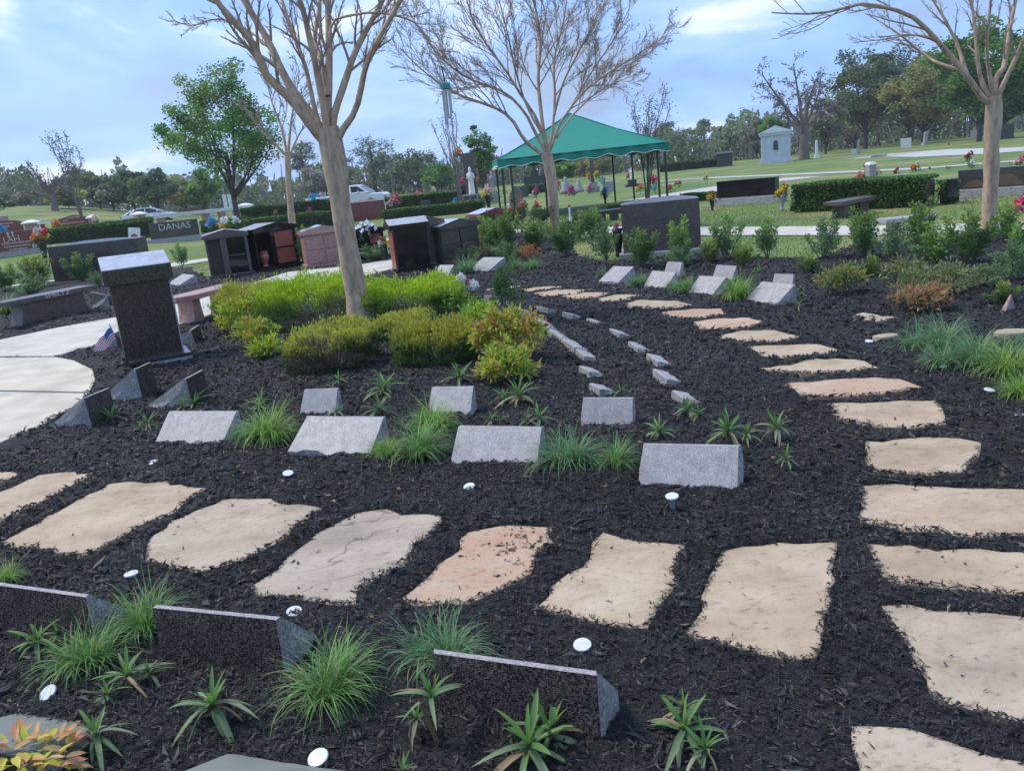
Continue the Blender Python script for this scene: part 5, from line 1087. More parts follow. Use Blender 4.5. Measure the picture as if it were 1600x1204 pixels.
# --- leafy rosettes, each leaf an object
rng=np.random.RandomState(4)
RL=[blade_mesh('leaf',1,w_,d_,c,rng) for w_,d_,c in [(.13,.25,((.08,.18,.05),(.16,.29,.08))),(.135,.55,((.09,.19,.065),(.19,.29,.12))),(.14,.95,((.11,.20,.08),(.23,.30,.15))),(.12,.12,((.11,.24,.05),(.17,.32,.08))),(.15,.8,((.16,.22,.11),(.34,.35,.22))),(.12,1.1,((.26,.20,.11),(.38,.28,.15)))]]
STEMM=tubes_mesh('stem',[(np.array([[0,0,-.15],[.02,0,.3],[0,.03,.7],[0,0,1]]),np.array([.11,.10,.09,.07]),7)],MAT['copper_stem'])
def rosette(label,px,wpx,seed,heads=1,stem=.05,n=15,group='leafy rosette plants'):
    b_=PT(*px) if px[1]<430 else P(*px,.015); m=mpp(b_); L=wpx*m*.5*1.12; rng=random.Random(seed); t=thing('rosette_plant',label,'plant',b_,rng.uniform(0,6.28),group)
    for h in range(heads):
        hx,hy=(0,0) if h==0 else (rng.uniform(.4,.7)*L*math.cos(h*2.4+seed),rng.uniform(.4,.7)*L*math.sin(h*2.4+seed)); sc=1 if h==0 else rng.uniform(.6,.8); sh=stem*(1 if h==0 else rng.uniform(.5,.9))
        obj('stem',STEMM,t,(hx,hy,0),(rng.uniform(-.25,.25),rng.uniform(-.25,.25),0),(.11*(.5+sh),.11*(.5+sh),sh+.02))
        n_=int(n*1.35) if h==0 else n
        for k in range(n_):
            f=k/n_; pitch=1.35-1.45*(1-f)**.9*1.0 if False else ((.45 if stem>.1 else .05)+(.95 if stem>.1 else 1.25)*f**1.1); a=k*2.4+rng.uniform(-.25,.25)
            mesh=RL[3] if f>.75 else (RL[0] if f>.5 else RL[rng.choice([1,1,2,4,2,5])])
            obj('leaf',mesh,t,(hx,hy,sh+.10*L*f),(rng.uniform(-.4,.4),-pitch-rng.uniform(-.25,.25),a+rng.uniform(-.3,.3)),L*sc*rng.uniform(.62,1.15)*(1-.2*f))
for i,(lab,px,w_,hd,st_,n) in enumerate([
 ('spreading rosette plant with a fibrous brown base in front of the dark speckled marker back',(338,1128),122,1,.055,18),('many headed rosette plant in front of the sprawling grass clump',(205,1082),100,3,.06,13),('rosette plant pair above the corner nandina',(158,1180),100,2,.07,13),('rosette plant left of the sprawling grass clump, under the leftmost marker back',(62,1018),92,2,.04,13),
 ('rosette plant on a tall scaly stem in front of the reddish marker back',(684,1160),112,1,.15,10),('short leaning rosette left of the tall stemmed one',(655,1150),60,1,.06,11),('large light green rosette plant at the bottom edge below the reddish marker back',(830,1195),168,2,.05,15),('full rosette plant right of the reddish marker\'s broken end',(1070,1160),140,3,.035,15),('single long leaved shoot cut by the bottom frame edge',(632,1222),70,1,.03,9),
 ('small rosette below the plaza\'s nearest wedge marker',(175,658),52,2,.02,11),('small rosette right of it, left of the smooth pale marker',(232,668),48,2,.02,11),('rosette covering the rough end of the right wedge marker at the pillar',(305,637),66,2,.03,13),('rosette behind the large lime edged grass clump',(410,636),58,2,.03,12),('upright small rosette under the twiggy front bush',(531,606),40,1,.06,11),('pale rosette with long thin leaves behind the darker one, mid bed',(602,616),76,2,.05,12),('darker rosette directly in front of the pale long leaved one',(594,652),62,1,.05,14),('small rosette at the right foot of the small scratched row marker',(526,648),40,2,.02,10),
 ('rosette under the front right rounded bush',(720,600),66,1,.05,15),('large drooping rosette below the yellow and orange nandina',(812,632),78,2,.05,15),('brownish rosette right of the half hidden small marker',(768,661),42,2,.02,11),('rosette above the broad dark grass clump',(843,662),58,2,.03,12),('thin yellowish sprout beside the chipped marker\'s wedge tip',(970,618),36,2,.03,8),
 ('many leaved dark rosette behind the largest grey marker',(1075,652),60,3,.04,13),('rosette with long side leaves left behind the largest grey marker',(1030,688),62,1,.05,15),('broad drooping rosette just behind the largest grey marker\'s right half',(1138,690),86,2,.05,17),('rosette with one broad pale leaf right of the broad drooping one',(1213,686),66,1,.06,15),('small pale open rosette alone in mulch right of the largest grey marker',(1228,730),62,1,.04,9),
 ('sprig with spiky leaves in front of the middle trunk\'s mulch',(940,432),26,1,.05,9),('small rosette right of the fourth right marker',(1245,462),34,2,.03,10),('small rosette at the foot of the fourth right marker\'s end',(1247,482),28,1,.02,9),('small rosette between the third marker and its rear marker',(1186,428),34,2,.02,10),('small rosette beside the second rear marker',(1063,430),32,2,.02,10),('reddish sprig behind the first right marker',(1027,418),28,1,.03,9),('weed sprout growing at the edge of the pale flat stone',(1365,500),20,2,.02,8),('small rosette left of the bench under the far left shrubs',(725,640),10,1,.01,6)][:-1]):
    rosette(lab,px,w_,i,hd,st_,n)
# --- young upright shrubs
def shrub_meshes(seed,cols,nst=9,n=1500,leaf=.046,H=.75,R=.26):
    rng=np.random.RandomState(seed); stems=[];C=[];Dv=[]
    for k in range(nst):
        a=rng.uniform(0,6.28); r=R*rng.uniform(.15,1); h=H*rng.uniform(.5,1)*(1-.3*r/R); pts=spline([[0,0,-.02],[r*.5*math.cos(a),r*.5*math.sin(a),h*.4],[r*math.cos(a),r*math.sin(a),h]],9); stems.append((pts,np.linspace(.008,.003,9),4))
    for k in range(n):
        p=stems[rng.randint(nst)][0]; s=rng.uniform(.18,1)**.8; i=min(7,int(s*8)); q=p[i]+(p[i+1]-p[i])*(s*8-i); d=rng.normal(size=3); d[2]=abs(d[2])*.6+.25; d/=np.linalg.norm(d); C.append(q+d*leaf*rng.uniform(.6,2.0)*(1.4-.6*s)); Dv.append(d)
    C=np.array(C); V,F=leaves(C,np.array(Dv),leaf*rng.uniform(.7,1.25,n),leaf*.5,rng,.4); T=pick(cols[0],n,rng,.18); hi=(np.clip(C[:,2]/H*1.5-.42,0,1)*rng.uniform(.3,1,n))[:,None]; T=T*(1-hi)+pick(cols[1],n,rng,.15)*hi
    return make_mesh('foliage',V,F,MAT['leaf'],rep4(T)),tubes_mesh('stems',stems,MAT['twig_grey'])
DG=[(.13,.26,.065),(.17,.31,.085),(.14,.26,.11)]; NTIP=[(.46,.60,.08),(.36,.54,.07)]; SG=[(.18,.30,.13),(.21,.34,.15),(.15,.25,.12)]
SV=[shrub_meshes(1,(DG,NTIP)),shrub_meshes(2,(SG,NTIP),7,1150),shrub_meshes(3,(DG,[(.26,.30,.04),(.2,.26,.03)]),11,1700),shrub_meshes(4,(SG,[(.10,.17,.04)]),10,1500,.040),shrub_meshes(5,([(.09,.15,.03),(.07,.12,.03)],NTIP),14,1500,.034,.5,.3)]
def shrub(label,px,wpx,hpx,v,group='young upright shrubs'):
    b_=PT(*px) if px[1]<430 else P(*px); m=mpp(b_); rng=random.Random(px[0]*3+px[1]); t=thing('young_shrub',label,'shrub',b_,rng.uniform(0,6.28),group); hr={4:.5}.get(v,.75); wr={4:.3}.get(v,.26)
    t.scale=(wpx*m*.56/wr,wpx*m*.56/wr,hpx*m*1.25/hr); f=obj('foliage',SV[v][0],t); s=obj('stems',SV[v][1],t); s['kind']='stuff'
for lab,px,w_,h_,v in [
 ('young shrub right in front of the slate grey niche\'s right half',(736,396),44,50,2),('young shrub in front of the red granite niche, left one',(766,396),46,54,0),('lighter young shrub in front of the red granite niche, right one',(794,396),48,60,2),('bushy young shrub left of the middle trunk, below the rose shrub',(838,392),56,46,2),('low dark shrub behind the red orange nandina',(800,410),56,34,3),
 ('round leaved shrub just right of the middle trunk\'s foot',(886,401),56,56,2),('grey green shrub between the middle trunk and the massive taupe stone',(948,406),46,60,3),('loose shrubs behind the middle trunk, in front of the small bench',(925,372),66,44,0),('low green shrub behind the middle trunk on its right',(905,372),40,40,2),
 ('upright shrub before the left end of the massive taupe stone',(1001,418),50,58,2),('tall two tiered shrub before the middle of the massive taupe stone',(1064,412),46,68,0),('dark low shrub at the foot of the tall two tiered one',(1060,420),50,34,3),('tall feathery shrub at the right end of the massive taupe stone',(1136,408),52,76,1),('yellowish low shrub below the tall feathery one',(1112,412),48,34,4),
 ('feathery shrub standing alone on the lawn edge, first right of the taupe stone\'s shrubs',(1199,404),50,68,1),('low weedy shrub in mulch in front of the lone feathery shrub',(1160,420),52,36,4),('slim dark shrub at the lawn edge below the dark stone bench',(1285,408),50,70,3),('low weedy green shrub left of the slim dark shrub',(1262,428),46,28,4),
 ('large yellow tipped shrub between the dark bench and the grey bench',(1350,402),62,72,2),('dark bushy shrub right of the large yellow tipped one',(1390,408),56,60,3),('round light green low shrub behind the lone rust nandina',(1362,437),42,36,4),
 ('tall shrub in front of the grey bench',(1438,392),56,76,2),('dense shrub low in front of the grey bench, right of the tall one',(1465,415),72,64,0),('dense tall shrub left of the right trunk',(1512,415),72,80,2),('shrub right behind the right trunk foot',(1572,380),52,60,0),('dark leafy shrub at the right frame edge below the right trunk',(1582,440),66,64,3),('large shrub at the right frame edge in front of the red flowers',(1600,420),56,70,0),('low light shrub above the pink triangular stone',(1570,478),60,36,4),
 ('low leafy shrub between the red pink nandina and the frame edge shrubs',(1530,450),66,38,3),
 ('yellow green shrub in front of the long dark stone at left',(130,440),44,42,2),('shrub at the far left frame edge behind the engraved bench',(12,455),44,44,0),('loose light green shrub left of the long dark stone',(66,448),70,46,4),('dull grey green shrub under the left end of the long dark stone',(45,462),60,30,3),('thin sprig shrub between the pillar and the brown grey niche',(285,418),26,40,1),('small shrub at the right foot of the long dark stone',(156,448),26,26,3),('low shrub at the foot of the black niche with the white bouquet',(594,408),60,26,3),('shrub strip between the black urn niche and the pink niche',(475,412),26,60,0),('shrub behind the brown grey niche\'s right edge',(398,418),20,46,4)]:
    shrub(lab,px,w_,h_,v)
# ================================================================== TENT, MAUSOLEUM, VEHICLES, PEOPLE
def seg_pipe(name,pts,r,mat,parent=None,k=8): return obj(name,tubes_mesh(name,[(np.array(pts,float),np.full(len(pts),r),k)],MAT[mat]),parent)
ang=math.radians(1.5); TW,TD=(D(1036,238,32).x-D(783,252,31).x)/math.cos(math.radians(1.5))-.1,6.0; A0=Vector((D(783,252,31).x,31.0,0)); t=thing('canopy_tent','green canopy tent with a peaked roof and scalloped valance standing on the far lawn','tent',A0,ang); ZE=2.16
ap=Vector((TW/2,TD/2,topz(A0+Vector((2.6,3.5,0)),912,181)+.12))
ov=.12; cor=[(-ov,-ov),(TW+ov,-ov),(TW+ov,TD+ov),(-ov,TD+ov)]
V=[];F=[];n=12;mm_=6
for s in range(4):
    a=np.array([*cor[s],ZE]); b_=np.array([*cor[(s+1)%4],ZE]); o_=len(V)
    for i in range(mm_+1):
        for j in range(n+1):
            e=a+(b_-a)*j/n; q=e+(np.array(ap)-e)*i/mm_; q[2]-=.10*math.sin(math.pi*i/mm_)*(.6+.4*math.sin(math.pi*j/n)); V.append(q)
    F+=[(o_+i*(n+1)+j,o_+i*(n+1)+j+1,o_+(i+1)*(n+1)+j+1,o_+(i+1)*(n+1)+j) for i in range(mm_) for j in range(n)]
obj('roof_canopy',make_mesh('roof_canopy',np.array(V),np.array(F),MAT['canvas_green'],smooth=True),t)
for s in range(4):
    a=np.array([*cor[s],ZE+.005]); b_=np.array([*cor[(s+1)%4],ZE+.005]); nn=56; V=[];d_=unit(b_-a); nr=np.array([d_[1],-d_[0],0]); tr_=[]
    for j in range(nn+1):
        p=a+(b_-a)*j/nn+nr*.012; drop=.27+.045*math.cos(j/nn*2*math.pi*7)+.02*math.sin(j*.5); w_=nr*.03*math.sin(j*.9); V+=[p,p+w_-[0,0,drop*.5],p+w_*1.6-[0,0,drop]]; tr_.append(p+w_*1.6+nr*.012-[0,0,drop])
    F=[(3*j+k,3*j+3+k,3*j+4+k,3*j+1+k) for j in range(nn) for k in range(2)]
    v_=obj('valance',make_mesh('valance',np.array(V),np.array(F),MAT['canvas_green'],smooth=True),t); seg_pipe('piping',tr_,.013,'canvas_trim',v_,4)
for c_ in cor: seg_pipe('seam',[(*c_,ZE+.01),tuple(np.array([(c_[0]+ap[0])/2,(c_[1]+ap[1])/2,(ZE+ap[2])/2-.055])),(ap[0],ap[1],ap[2]+.01)],.018,'canvas_green',t,5)
for x,y in [(0,0),(.32,.0),(1.52,.05),(1.78,.3),(TW,0),(TW-.25,.15),(TW-.1,TD-.2),(0,TD),(TW-.9,TD)]:
    seg_pipe('post',[(x,y,-.15),(x,y,ZE+.02)],.042,'post_green',t)
for s in range(4): seg_pipe('eave_bar',[(*[c*.98 for c in cor[s]],ZE-.03),(*[c*.98 for c in cor[(s+1)%4]],ZE-.03)],.025,'post_green',t,6)
# mausoleum
A,B,c,rz,Wd=frame((1190,256),(1236,252)); H=topz(A,1189,210)-A.z; pk=topz(A,1212,196)-A.z; Dp=4.0
t=thing('mausoleum','small white stone mausoleum with a pediment and one arched window on the far rise','mausoleum',c,rz)
obj('wall',MB().box(-Wd/2+.1,Wd/2-.1,.1,Dp,.35,H-.25).mesh('wall',MAT['mausoleum_stone'],.02),t)
obj('base',MB().prism([(-Wd/2-.06,-.4),(Wd/2+.06,-.4),(Wd/2+.04,.1),(Wd/2-.06,.35),(-Wd/2+.06,.35),(-Wd/2-.04,.1)],0,Dp+.1,'y').mesh('base',MAT['mausoleum_stone'],.02),t)
obj('cornice',MB().box(-Wd/2-.05,Wd/2+.05,-.06,Dp+.1,H-.249,H-.05).mesh('cornice',MAT['mausoleum_stone'],.03),t)
obj('roof',MB().prism([(-Wd/2-.12,H-.049),(Wd/2+.12,H-.049),(Wd/2+.12,H+.06),(0,pk),(-Wd/2-.12,H+.06)],-.1,Dp+.15,'y').mesh('roof',MAT['mausoleum_stone'],.02),t)
obj('pediment_panel',MB().prism([(-Wd/2+.3,H+.05),(Wd/2-.3,H+.05),(0,pk-.15)],-.14,-.101,'y').mesh('pediment_panel',MAT['white_stone'],.01),t)
for s in (-1,1): obj('pilaster',MB().box(s*(Wd/2-.3)-.14,s*(Wd/2-.3)+.14,.03,.0995,.351,H-.26).mesh('pilaster',MAT['mausoleum_stone'],.02),t)
def arch(w_,h_,z): return [(-w_,z),(w_,z),(w_,z+h_-w_)]+[(w_*math.cos(math.pi*k/10),z+h_-w_+w_*math.sin(math.pi*k/10)) for k in range(1,10)]+[(-w_,z+h_-w_)]
wn=obj('window',MB().prism(arch(.24,.95,H*.42),.07,.0985,'y').mesh('window',MAT['glass_dark']),t)
obj('window_frame',tubes_mesh('window_frame',[(np.array([(p[0],.075,p[1]) for p in arch(.26,.98,H*.42-.01)+arch(.26,.98,H*.42-.01)[:1]]),np.full(15-1,.045),5)],MAT['mausoleum_stone'],smooth=False),wn)
# low black tomb and far stones
A,B,c,rz,Wd=frame((1121,261),(1144,259)); H=topz(A,1119,241)-A.z; t=thing('tomb','low black tomb with a pale flat top at the end of the brownish hedge','tomb',c,rz)
obj('tomb_body',MB().box(-Wd/2,Wd/2,0,2.2,-.4,H).mesh('tomb_body',MAT['dark_stone'],.02),t); obj('tomb_lid',MB().box(-Wd/2-.12,Wd/2+.12,-.12,2.3,H+.001,H+.14).mesh('tomb_lid',MAT['grey_stone'],.02),t)
def obelisk(label,px,ty,wpx,mat='white_stone'):
    b_=PT(*px); m=mpp(b_); H=topz(b_,px[0],ty)-b_.z; w_=wpx*m/2; t=thing('obelisk',label,'monument',b_)
    obj('pedestal',MB().box(-w_*1.5,w_*1.5,-w_*1.5,w_*1.5,-.4,H*.16,.05,.05).mesh('pedestal',MAT[mat],.02),t)
    obj('shaft',MB().box(-w_*.8,w_*.8,-w_*.8,w_*.8,H*.16+.001,H*.93,w_*.25,w_*.25).box(-w_*.55,w_*.55,-w_*.55,w_*.55,H*.9301,H,w_*.5,w_*.5).mesh('shaft',MAT[mat],.01),t)
obelisk('slim pale obelisk right of the bare oak trunk',(1276,247),219,5); obelisk('grey obelisk standing under the bright green tree',(1446,226),206,7,'grey_stone'); obelisk('small obelisk on the skyline lawn left of the white block',(1341,240),219,4,'grey_stone')
monument('white block tomb under the trees on the right rise',(1408,231),(1423,230),(1408,217),1.2,'white_stone','flat',cat='tomb',name='tomb')
monument('low white headstone beside the small skyline obelisk',(1331,241),(1339,240),(1331,233),.4,'white_stone','round',rise=.2)
monument('grey upright headstone near the right frame edge under the trees',(1517,219),(1530,218),(1517,204),.5,'grey_stone','flat')
monument('brown box shaped tomb at the right frame edge under the trees',(1560,217),(1582,215),(1560,196),1.0,'granite_taupe','flat',cat='tomb',name='tomb')
monument('flat pale ledger marker lying on the right rise',(1362,247),(1384,243),(1362,243),.8,'grey_stone','flat')
b_=G(1136,175); Hh=topz(b_,1136,227)-b_.z; t=thing('far_house','far low house with a white roof glimpsed among trees left of the mausoleum','house',b_)
obj('wall',MB().box(-4,4,0,5,-.5,Hh*.6).mesh('wall',MAT['grey_stone']),t); obj('roof',MB().prism([(-4.4,Hh*.6+.001),(4.4,Hh*.6+.001),(2.6,Hh),(-2.6,Hh)],-.4,5.4,'y').mesh('roof',MAT['white_stone']),t)
# ------------------------------------------------------------------ vehicles
def fit(px,py,h,lo=36,hi=90):
    best=None
    for k in range(200):
        d=lo+(hi-lo)*k/199; p=D(px,py,d); e=abs(p.z-gz(p.x,d)-h)
        if best is None or e<best[0]: best=(e,d)
    p=D(px,py,best[1]); p.z=gz(p.x,best[1]); return p
def wheel_at(t,x,y,r,w_=.22):
    wv=obj('wheel',MB().lathe([(r*.62,-w_/2),(r*.96,-w_/2),(r,-w_*.3),(r,w_*.3),(r*.96,w_/2),(r*.62,w_/2)],22).mesh('wheel',MAT['tyre'],smooth=True),t,(x,y,r),(math.pi/2,0,0)); obj('rim',MB().lathe([(.02,-w_*.42),(r*.60,-w_*.46),(r*.60,w_*.46),(.02,w_*.42)],14).mesh('rim',MAT['chrome']),wv)
def vehicle(label,cat,name,loc,rz,prof,green,hw,wheels,r,roofz,bits):
    """prof: side outline of the lower body; green: side outline of the cabin (bottom rear, bottom front, top front, top rear)"""
    t=thing(name,label,cat,loc,rz); obj('body',MB().prism(prof,-hw,hw,'y').mesh('body',MAT['car_white'],.07,smooth=False),t)
    z0=green[0][1]; zr=max(q[1] for q in green); gi=hw-.07
    def yy(z): return gi-(z-z0)/(zr-z0)*.20
    ns=len(green); V=[(x,s*yy(z),z) for x,z in green for s in (-1,1)]+[(x,s*gi,z0) for x,_ in green for s in (-1,1)]; o_=2*ns
    Fg=[(2*k,2*k+2,2*k+3,2*k+1) for k in range(ns-1)]+[(o_+2*k,2*k,2*k+2,o_+2*k+2) for k in range(ns-1)]+[(o_+2*k+1,o_+2*k+3,2*k+3,2*k+1) for k in range(ns-1)]
    g_=MB().add(V,Fg).mesh('glasshouse',MAT['glass_dark']); obj('glasshouse',g_,t)
    r0,r1=bits['roof']; b=MB()
    rs=green[r0:r1+1]; nr=len(rs); V=[(x,s*(yy(z)+.02),z+dz) for dz in (-.035,.025) for x,z in rs for s in (-1,1)]; q=2*nr
    b.add(V,[(2*k,2*k+1,2*k+3,2*k+2) for k in range(nr-1)]+[(q+2*k,q+2*k+2,q+2*k+3,q+2*k+1) for k in range(nr-1)]+[(2*k,2*k+2,q+2*k+2,q+2*k) for k in range(nr-1)]+[(2*k+1,q+2*k+1,q+2*k+3,2*k+3) for k in range(nr-1)]+[(0,q,q+1,1),(q-2,q-1,2*q-1,2*q-2)]); obj('roof',b.mesh('roof',MAT['car_white'],.015),t)
    for s in (-1,1):
        for u in bits['pillars']:
            obj('pillar',tubes_mesh('pillar',[(np.array([(x,s*(yy(z)+.004),z) for x,z in u[0]]),np.full(len(u[0]),u[1]),6)],MAT['car_white']),t)
        for wx in wheels: wheel_at(t,wx,s*(hw-.12),r)
        for bx in bits['lamps']: obj('tail_light' if bx[4]=='tail_red' else 'headlight',MB().box(bx[0],bx[1],s*(hw-.22)-.22,s*(hw-.22)+.225,bx[2],bx[3]).mesh('lamp',MAT[bx[4]],.02),t)
        obj('side_mirror',MB().box(bits['mir'],bits['mir']+.12,s*(hw+.02)-.06,s*(hw+.02)+.10,z0+.02,z0+.2).mesh('side_mirror',MAT['car_white'],.03),t)
        for dx in bits['doors']: h_=obj('door_handle',MB().box(dx,dx+.2,s*hw-.02,s*hw+.03,z0-.12,z0-.08).mesh('door_handle',MAT['chrome'],.008),t)
    return t
def archp(cx,r,zb,n=8): return [(cx+r*math.cos(math.pi*k/n),zb+r*math.sin(math.pi*k/n)) for k in range(n+1)]
CP=[(-2.32,.35)]+[(x,z) for x,z in archp(-1.4,.37,.3)][::-1]+[(x,z) for x,z in archp(1.4,.37,.3)][::-1]+[(2.3,.32),(2.36,.55),(2.2,.78),(1.1,.93),(-1.55,.98),(-2.28,1.0),(-2.36,.75)]
v=G(236,78); v.z=topz(v,234,324)-1.46
vehicle('white four door sedan parked behind the left hedge, red tail light showing','car','parked_car',v,math.radians(12),CP,[(-2.0,.99),(-1.35,1.30),(-.85,1.41),(-.3,1.45),(.25,1.41),(.75,1.20),(1.3,.95)],.88,(-1.4,1.4),.33,1.47,{'roof':(1,4),'pillars':[([(-2.0,.99),(-1.35,1.30)],.06),([(-1.55,.99),(-1.1,1.35)],.07),([(-.25,.97),(-.25,1.44)],.035),([(.25,1.41),(.75,1.2),(1.3,.95)],.035)],'lamps':[(-2.39,-2.2,.72,.86,'tail_red'),(2.2,2.36,.58,.7,'chrome')],'mir':.75,'doors':(-.75,.3)})
TP=[(-2.9,.5)]+archp(-1.75,.48,.42)[::-1]+archp(1.85,.48,.42)[::-1]+[(2.75,.45),(2.86,.62),(2.85,1.05),(2.7,1.2),(1.25,1.26),(-.9,1.28),(-.95,1.3),(-2.88,1.3),(-2.92,.7)]
v=G(607,61); v=v-Vector((2.8,-.2,0)); v.z=topz(v,560,288)-1.92; tk=vehicle('white crew cab pickup truck parked beyond the mauve red stone','pickup truck','pickup_truck',v,math.radians(-6),TP,[(-.72,1.27),(-.62,1.80),(-.4,1.88),(.7,1.87),(1.0,1.80),(1.75,1.27)],.98,(-1.75,1.85),.40,1.92,{'roof':(1,4),'pillars':[([(-.70,1.27),(-.60,1.84)],.10),([(.45,1.27),(.40,1.87)],.07),([(1.0,1.80),(1.75,1.27)],.06),([(-.7,1.33),(1.7,1.31)],.06),([(-.6,1.84),(.95,1.82)],.06)],'lamps':[(-2.95,-2.8,.95,1.2,'tail_red'),(2.78,2.9,.85,1.05,'chrome')],'mir':.95,'doors':(-.55,.5)})
# ------------------------------------------------------------------ people
def person(label,loc,rz,h,shirt,pose):
    t=thing('person',label,'person',loc,rz); s=h/1.75
    J=[(0,0,.95,.14),(0,.02,1.18,.15),(0,.03,1.38,.15),(0,.0,1.50,.065),(0,-.03,1.60,.085),(0,-.03,1.68,.08)]
    E=[(0,1),(1,2),(2,3),(3,4),(4,5)]
    def add(p,par): J.append(p); E.append((par,len(J)-1)); return len(J)-1
    for sd in (-1,1):
        k=add((sd*.10,0,.86,.10),0); k=add((sd*.11,-.02,.50,.065),k); k=add((sd*.12,.02,.09,.045),k); add((sd*.13,-.14,.04,.04),k)
        k=add((sd*.19,.02,1.41,.065),2)
        el,hd=pose[0 if sd<0 else 1]; k=add((*el,.045),k); k=add((*hd,.033),k); add((hd[0]+(hd[0]-el[0])*.25,hd[1]+(hd[1]-el[1])*.25,hd[2]+(hd[2]-el[2])*.25,.03),k)
    me=bpy.data.meshes.new('body'); me.from_pydata([(a*s,b_*s,c*s) for a,b_,c,_ in J],E,[]); o=obj('body',me,t); md=o.modifiers.new('Skin','SKIN'); md.use_smooth_shade=True
    for i,q in enumerate(J): me.skin_vertices[0].data[i].radius=(q[3]*s,q[3]*s*(.75 if i<3 else 1))
    me.skin_vertices[0].data[0].use_root=True
    o.modifiers.new('Sub','SUBSURF').levels=1; o.modifiers['Sub'].render_levels=2
    bpy.context.view_layer.update(); m2=bpy.data.meshes.new_from_object(o.evaluated_get(bpy.context.evaluated_depsgraph_get())); o.modifiers.clear(); o.data=m2; m2.materials.clear()
    for mm in ('skin',shirt,'trousers'): m2.materials.append(MAT[mm])
    for p in m2.polygons:
        z=p.center.z/s; x=abs(p.center.x)/s; p.material_index=2 if z<.93 and x<.22 else (1 if z<1.50 and (x<.28 or z>1.25) else 0)
    hr=MB().lathe([(.02,.10),(.07,.085),(.098,.03),(.095,-.03),(.07,-.06)],12,(0,-.015*s,1.66*s)).mesh('hair',MAT['hair'],smooth=True); obj('hair',hr,t)
    return t
v=G(493,60); v.z=topz(v,493,298)-1.64; v2=G(507,60.8); v2.z=v.z
person('person in a bright blue shirt standing behind the far hedge with an arm out',v,math.radians(20),1.72,'shirt_blue',[((-.34,-.12,1.22),(-.30,-.30,1.12)),((.42,-.05,1.32),(.66,-.12,1.30))])
person('person in a grey shirt behind the far hedge next to the blue shirt',v2,math.radians(-25),1.72,'shirt_grey',[((-.38,-.10,1.25),(-.55,-.22,1.15)),((.38,-.06,1.22),(.46,-.25,1.10))])
# ------------------------------------------------------------------ left: rail, capped posts, signs
def capped(label,px,ty,wpx,mat='granite_pink',cap=True,depth=None):
    b_=PT(*px) if depth is None else G(px[0],depth); m=mpp(b_); H=topz(b_,px[0],ty)-b_.z; w_=wpx*m/2; t=thing('capped_post',label,'post',b_,.3)
    obj('shaft',MB().box(-w_*.7,w_*.7,-w_*.7,w_*.7,-.3,H-.22).mesh('shaft',MAT[mat],.02),t); obj('cap',MB().box(-w_,w_,-w_,w_,H-.219,H-.14).box(-w_,w_,-w_,w_,H-.139,H,w_*.8,w_*.8).mesh('cap',MAT['white_stone'],.01),t)
capped('white capped pink post in front of the white sedan',(221,356),330,25); capped('white capped post at the right end of the long white rail',(386,342),317,25)
capped('white capped post between the two left red headstones',(52,362),343,24,'granite_rose'); capped('white capped post right of the wavy red headstone',(148,356),335,18,'granite_rose')
A,B=PT(240,357),PT(398,343); d_=B-A; rz=math.atan2(d_.y,d_.x); L=math.hypot(d_.x,d_.y); H=topz(A,240,336)-A.z; t=thing('granite_rail','long white topped rail on pink piers left of the dense green tree','rail',A,rz); sl=(B.z-A.z+(topz(B,398,320)-B.z)-H)/L
cp_=obj('coping',MB().box(0,L,-.2,.2,H-.22,H).mesh('coping',MAT['white_paint'],.02),t,None,(0,-math.atan(sl),0))
for u in (.08,.5,.66,.82,.97): obj('pier',MB().box(L*u-.22,L*u+.22,-.15,.15,-.4,H-.221+L*u*sl).mesh('pier',MAT['granite_pink'],.01),t)
A=PT(63,362); t=thing('granite_bench','white topped bench between a capped post and yellow flowers at left','bench',A,.25); m=mpp(A); obj('seat_slab',MB().box(0,24*m,-.2,.25,.42,.52).mesh('seat_slab',MAT['white_paint'],.01),t)
for x in (.1,.75): obj('leg',MB().box(x*24*m,x*24*m+.2,-.1,.15,-.2,.419).mesh('leg',MAT['granite_red'],.01),t)
b_=G(361,60); m=mpp(b_); t=thing('sign','pair of narrow white signboards on thin posts behind the long white rail','sign',b_,.1); ht=topz(b_,361,303)-b_.z
for x in (-.16,.18): obj('sign_panel',MB().box(x-.13,x+.13,-.02,.02,ht-1.05,ht).mesh('sign_panel',MAT['white_paint'],.01),t)
seg_pipe('post',[(-.16,.05,-.3),(-.16,.05,ht+.4)],.03,'metal_grey',t); seg_pipe('post',[(.18,.05,-.3),(.18,.05,ht)],.03,'metal_grey',t)
b_=PT(216,396); m=mpp(b_); t=thing('garden_flag','tilted white garden flag with a red blotch on a dark stand by the hedge','flag',b_,.2); hh=topz(b_,212,354)-b_.z; fw=17*m; fh=26*m
cl_=obj('flag_panel',MB().box(-fw/2,fw/2,-.012,.012,-fh/2,fh/2).mesh('flag_panel',MAT['white_paint'],.01),t,(0,-.05,hh-fh*.55),(0,.16,0)); obj('printed_patch',MB().lathe([(.001,-.003),(fw*.28,-.003),(fw*.30,.003),(.001,.004)],9).mesh('printed_patch',MAT['flag_red']),cl_,(0,-.016,-.02),(math.pi/2,0,0))
seg_pipe('stand',[(0,.03,-.1),(.03,.02,hh-fh*.1)],.05,'dark_stone',t)
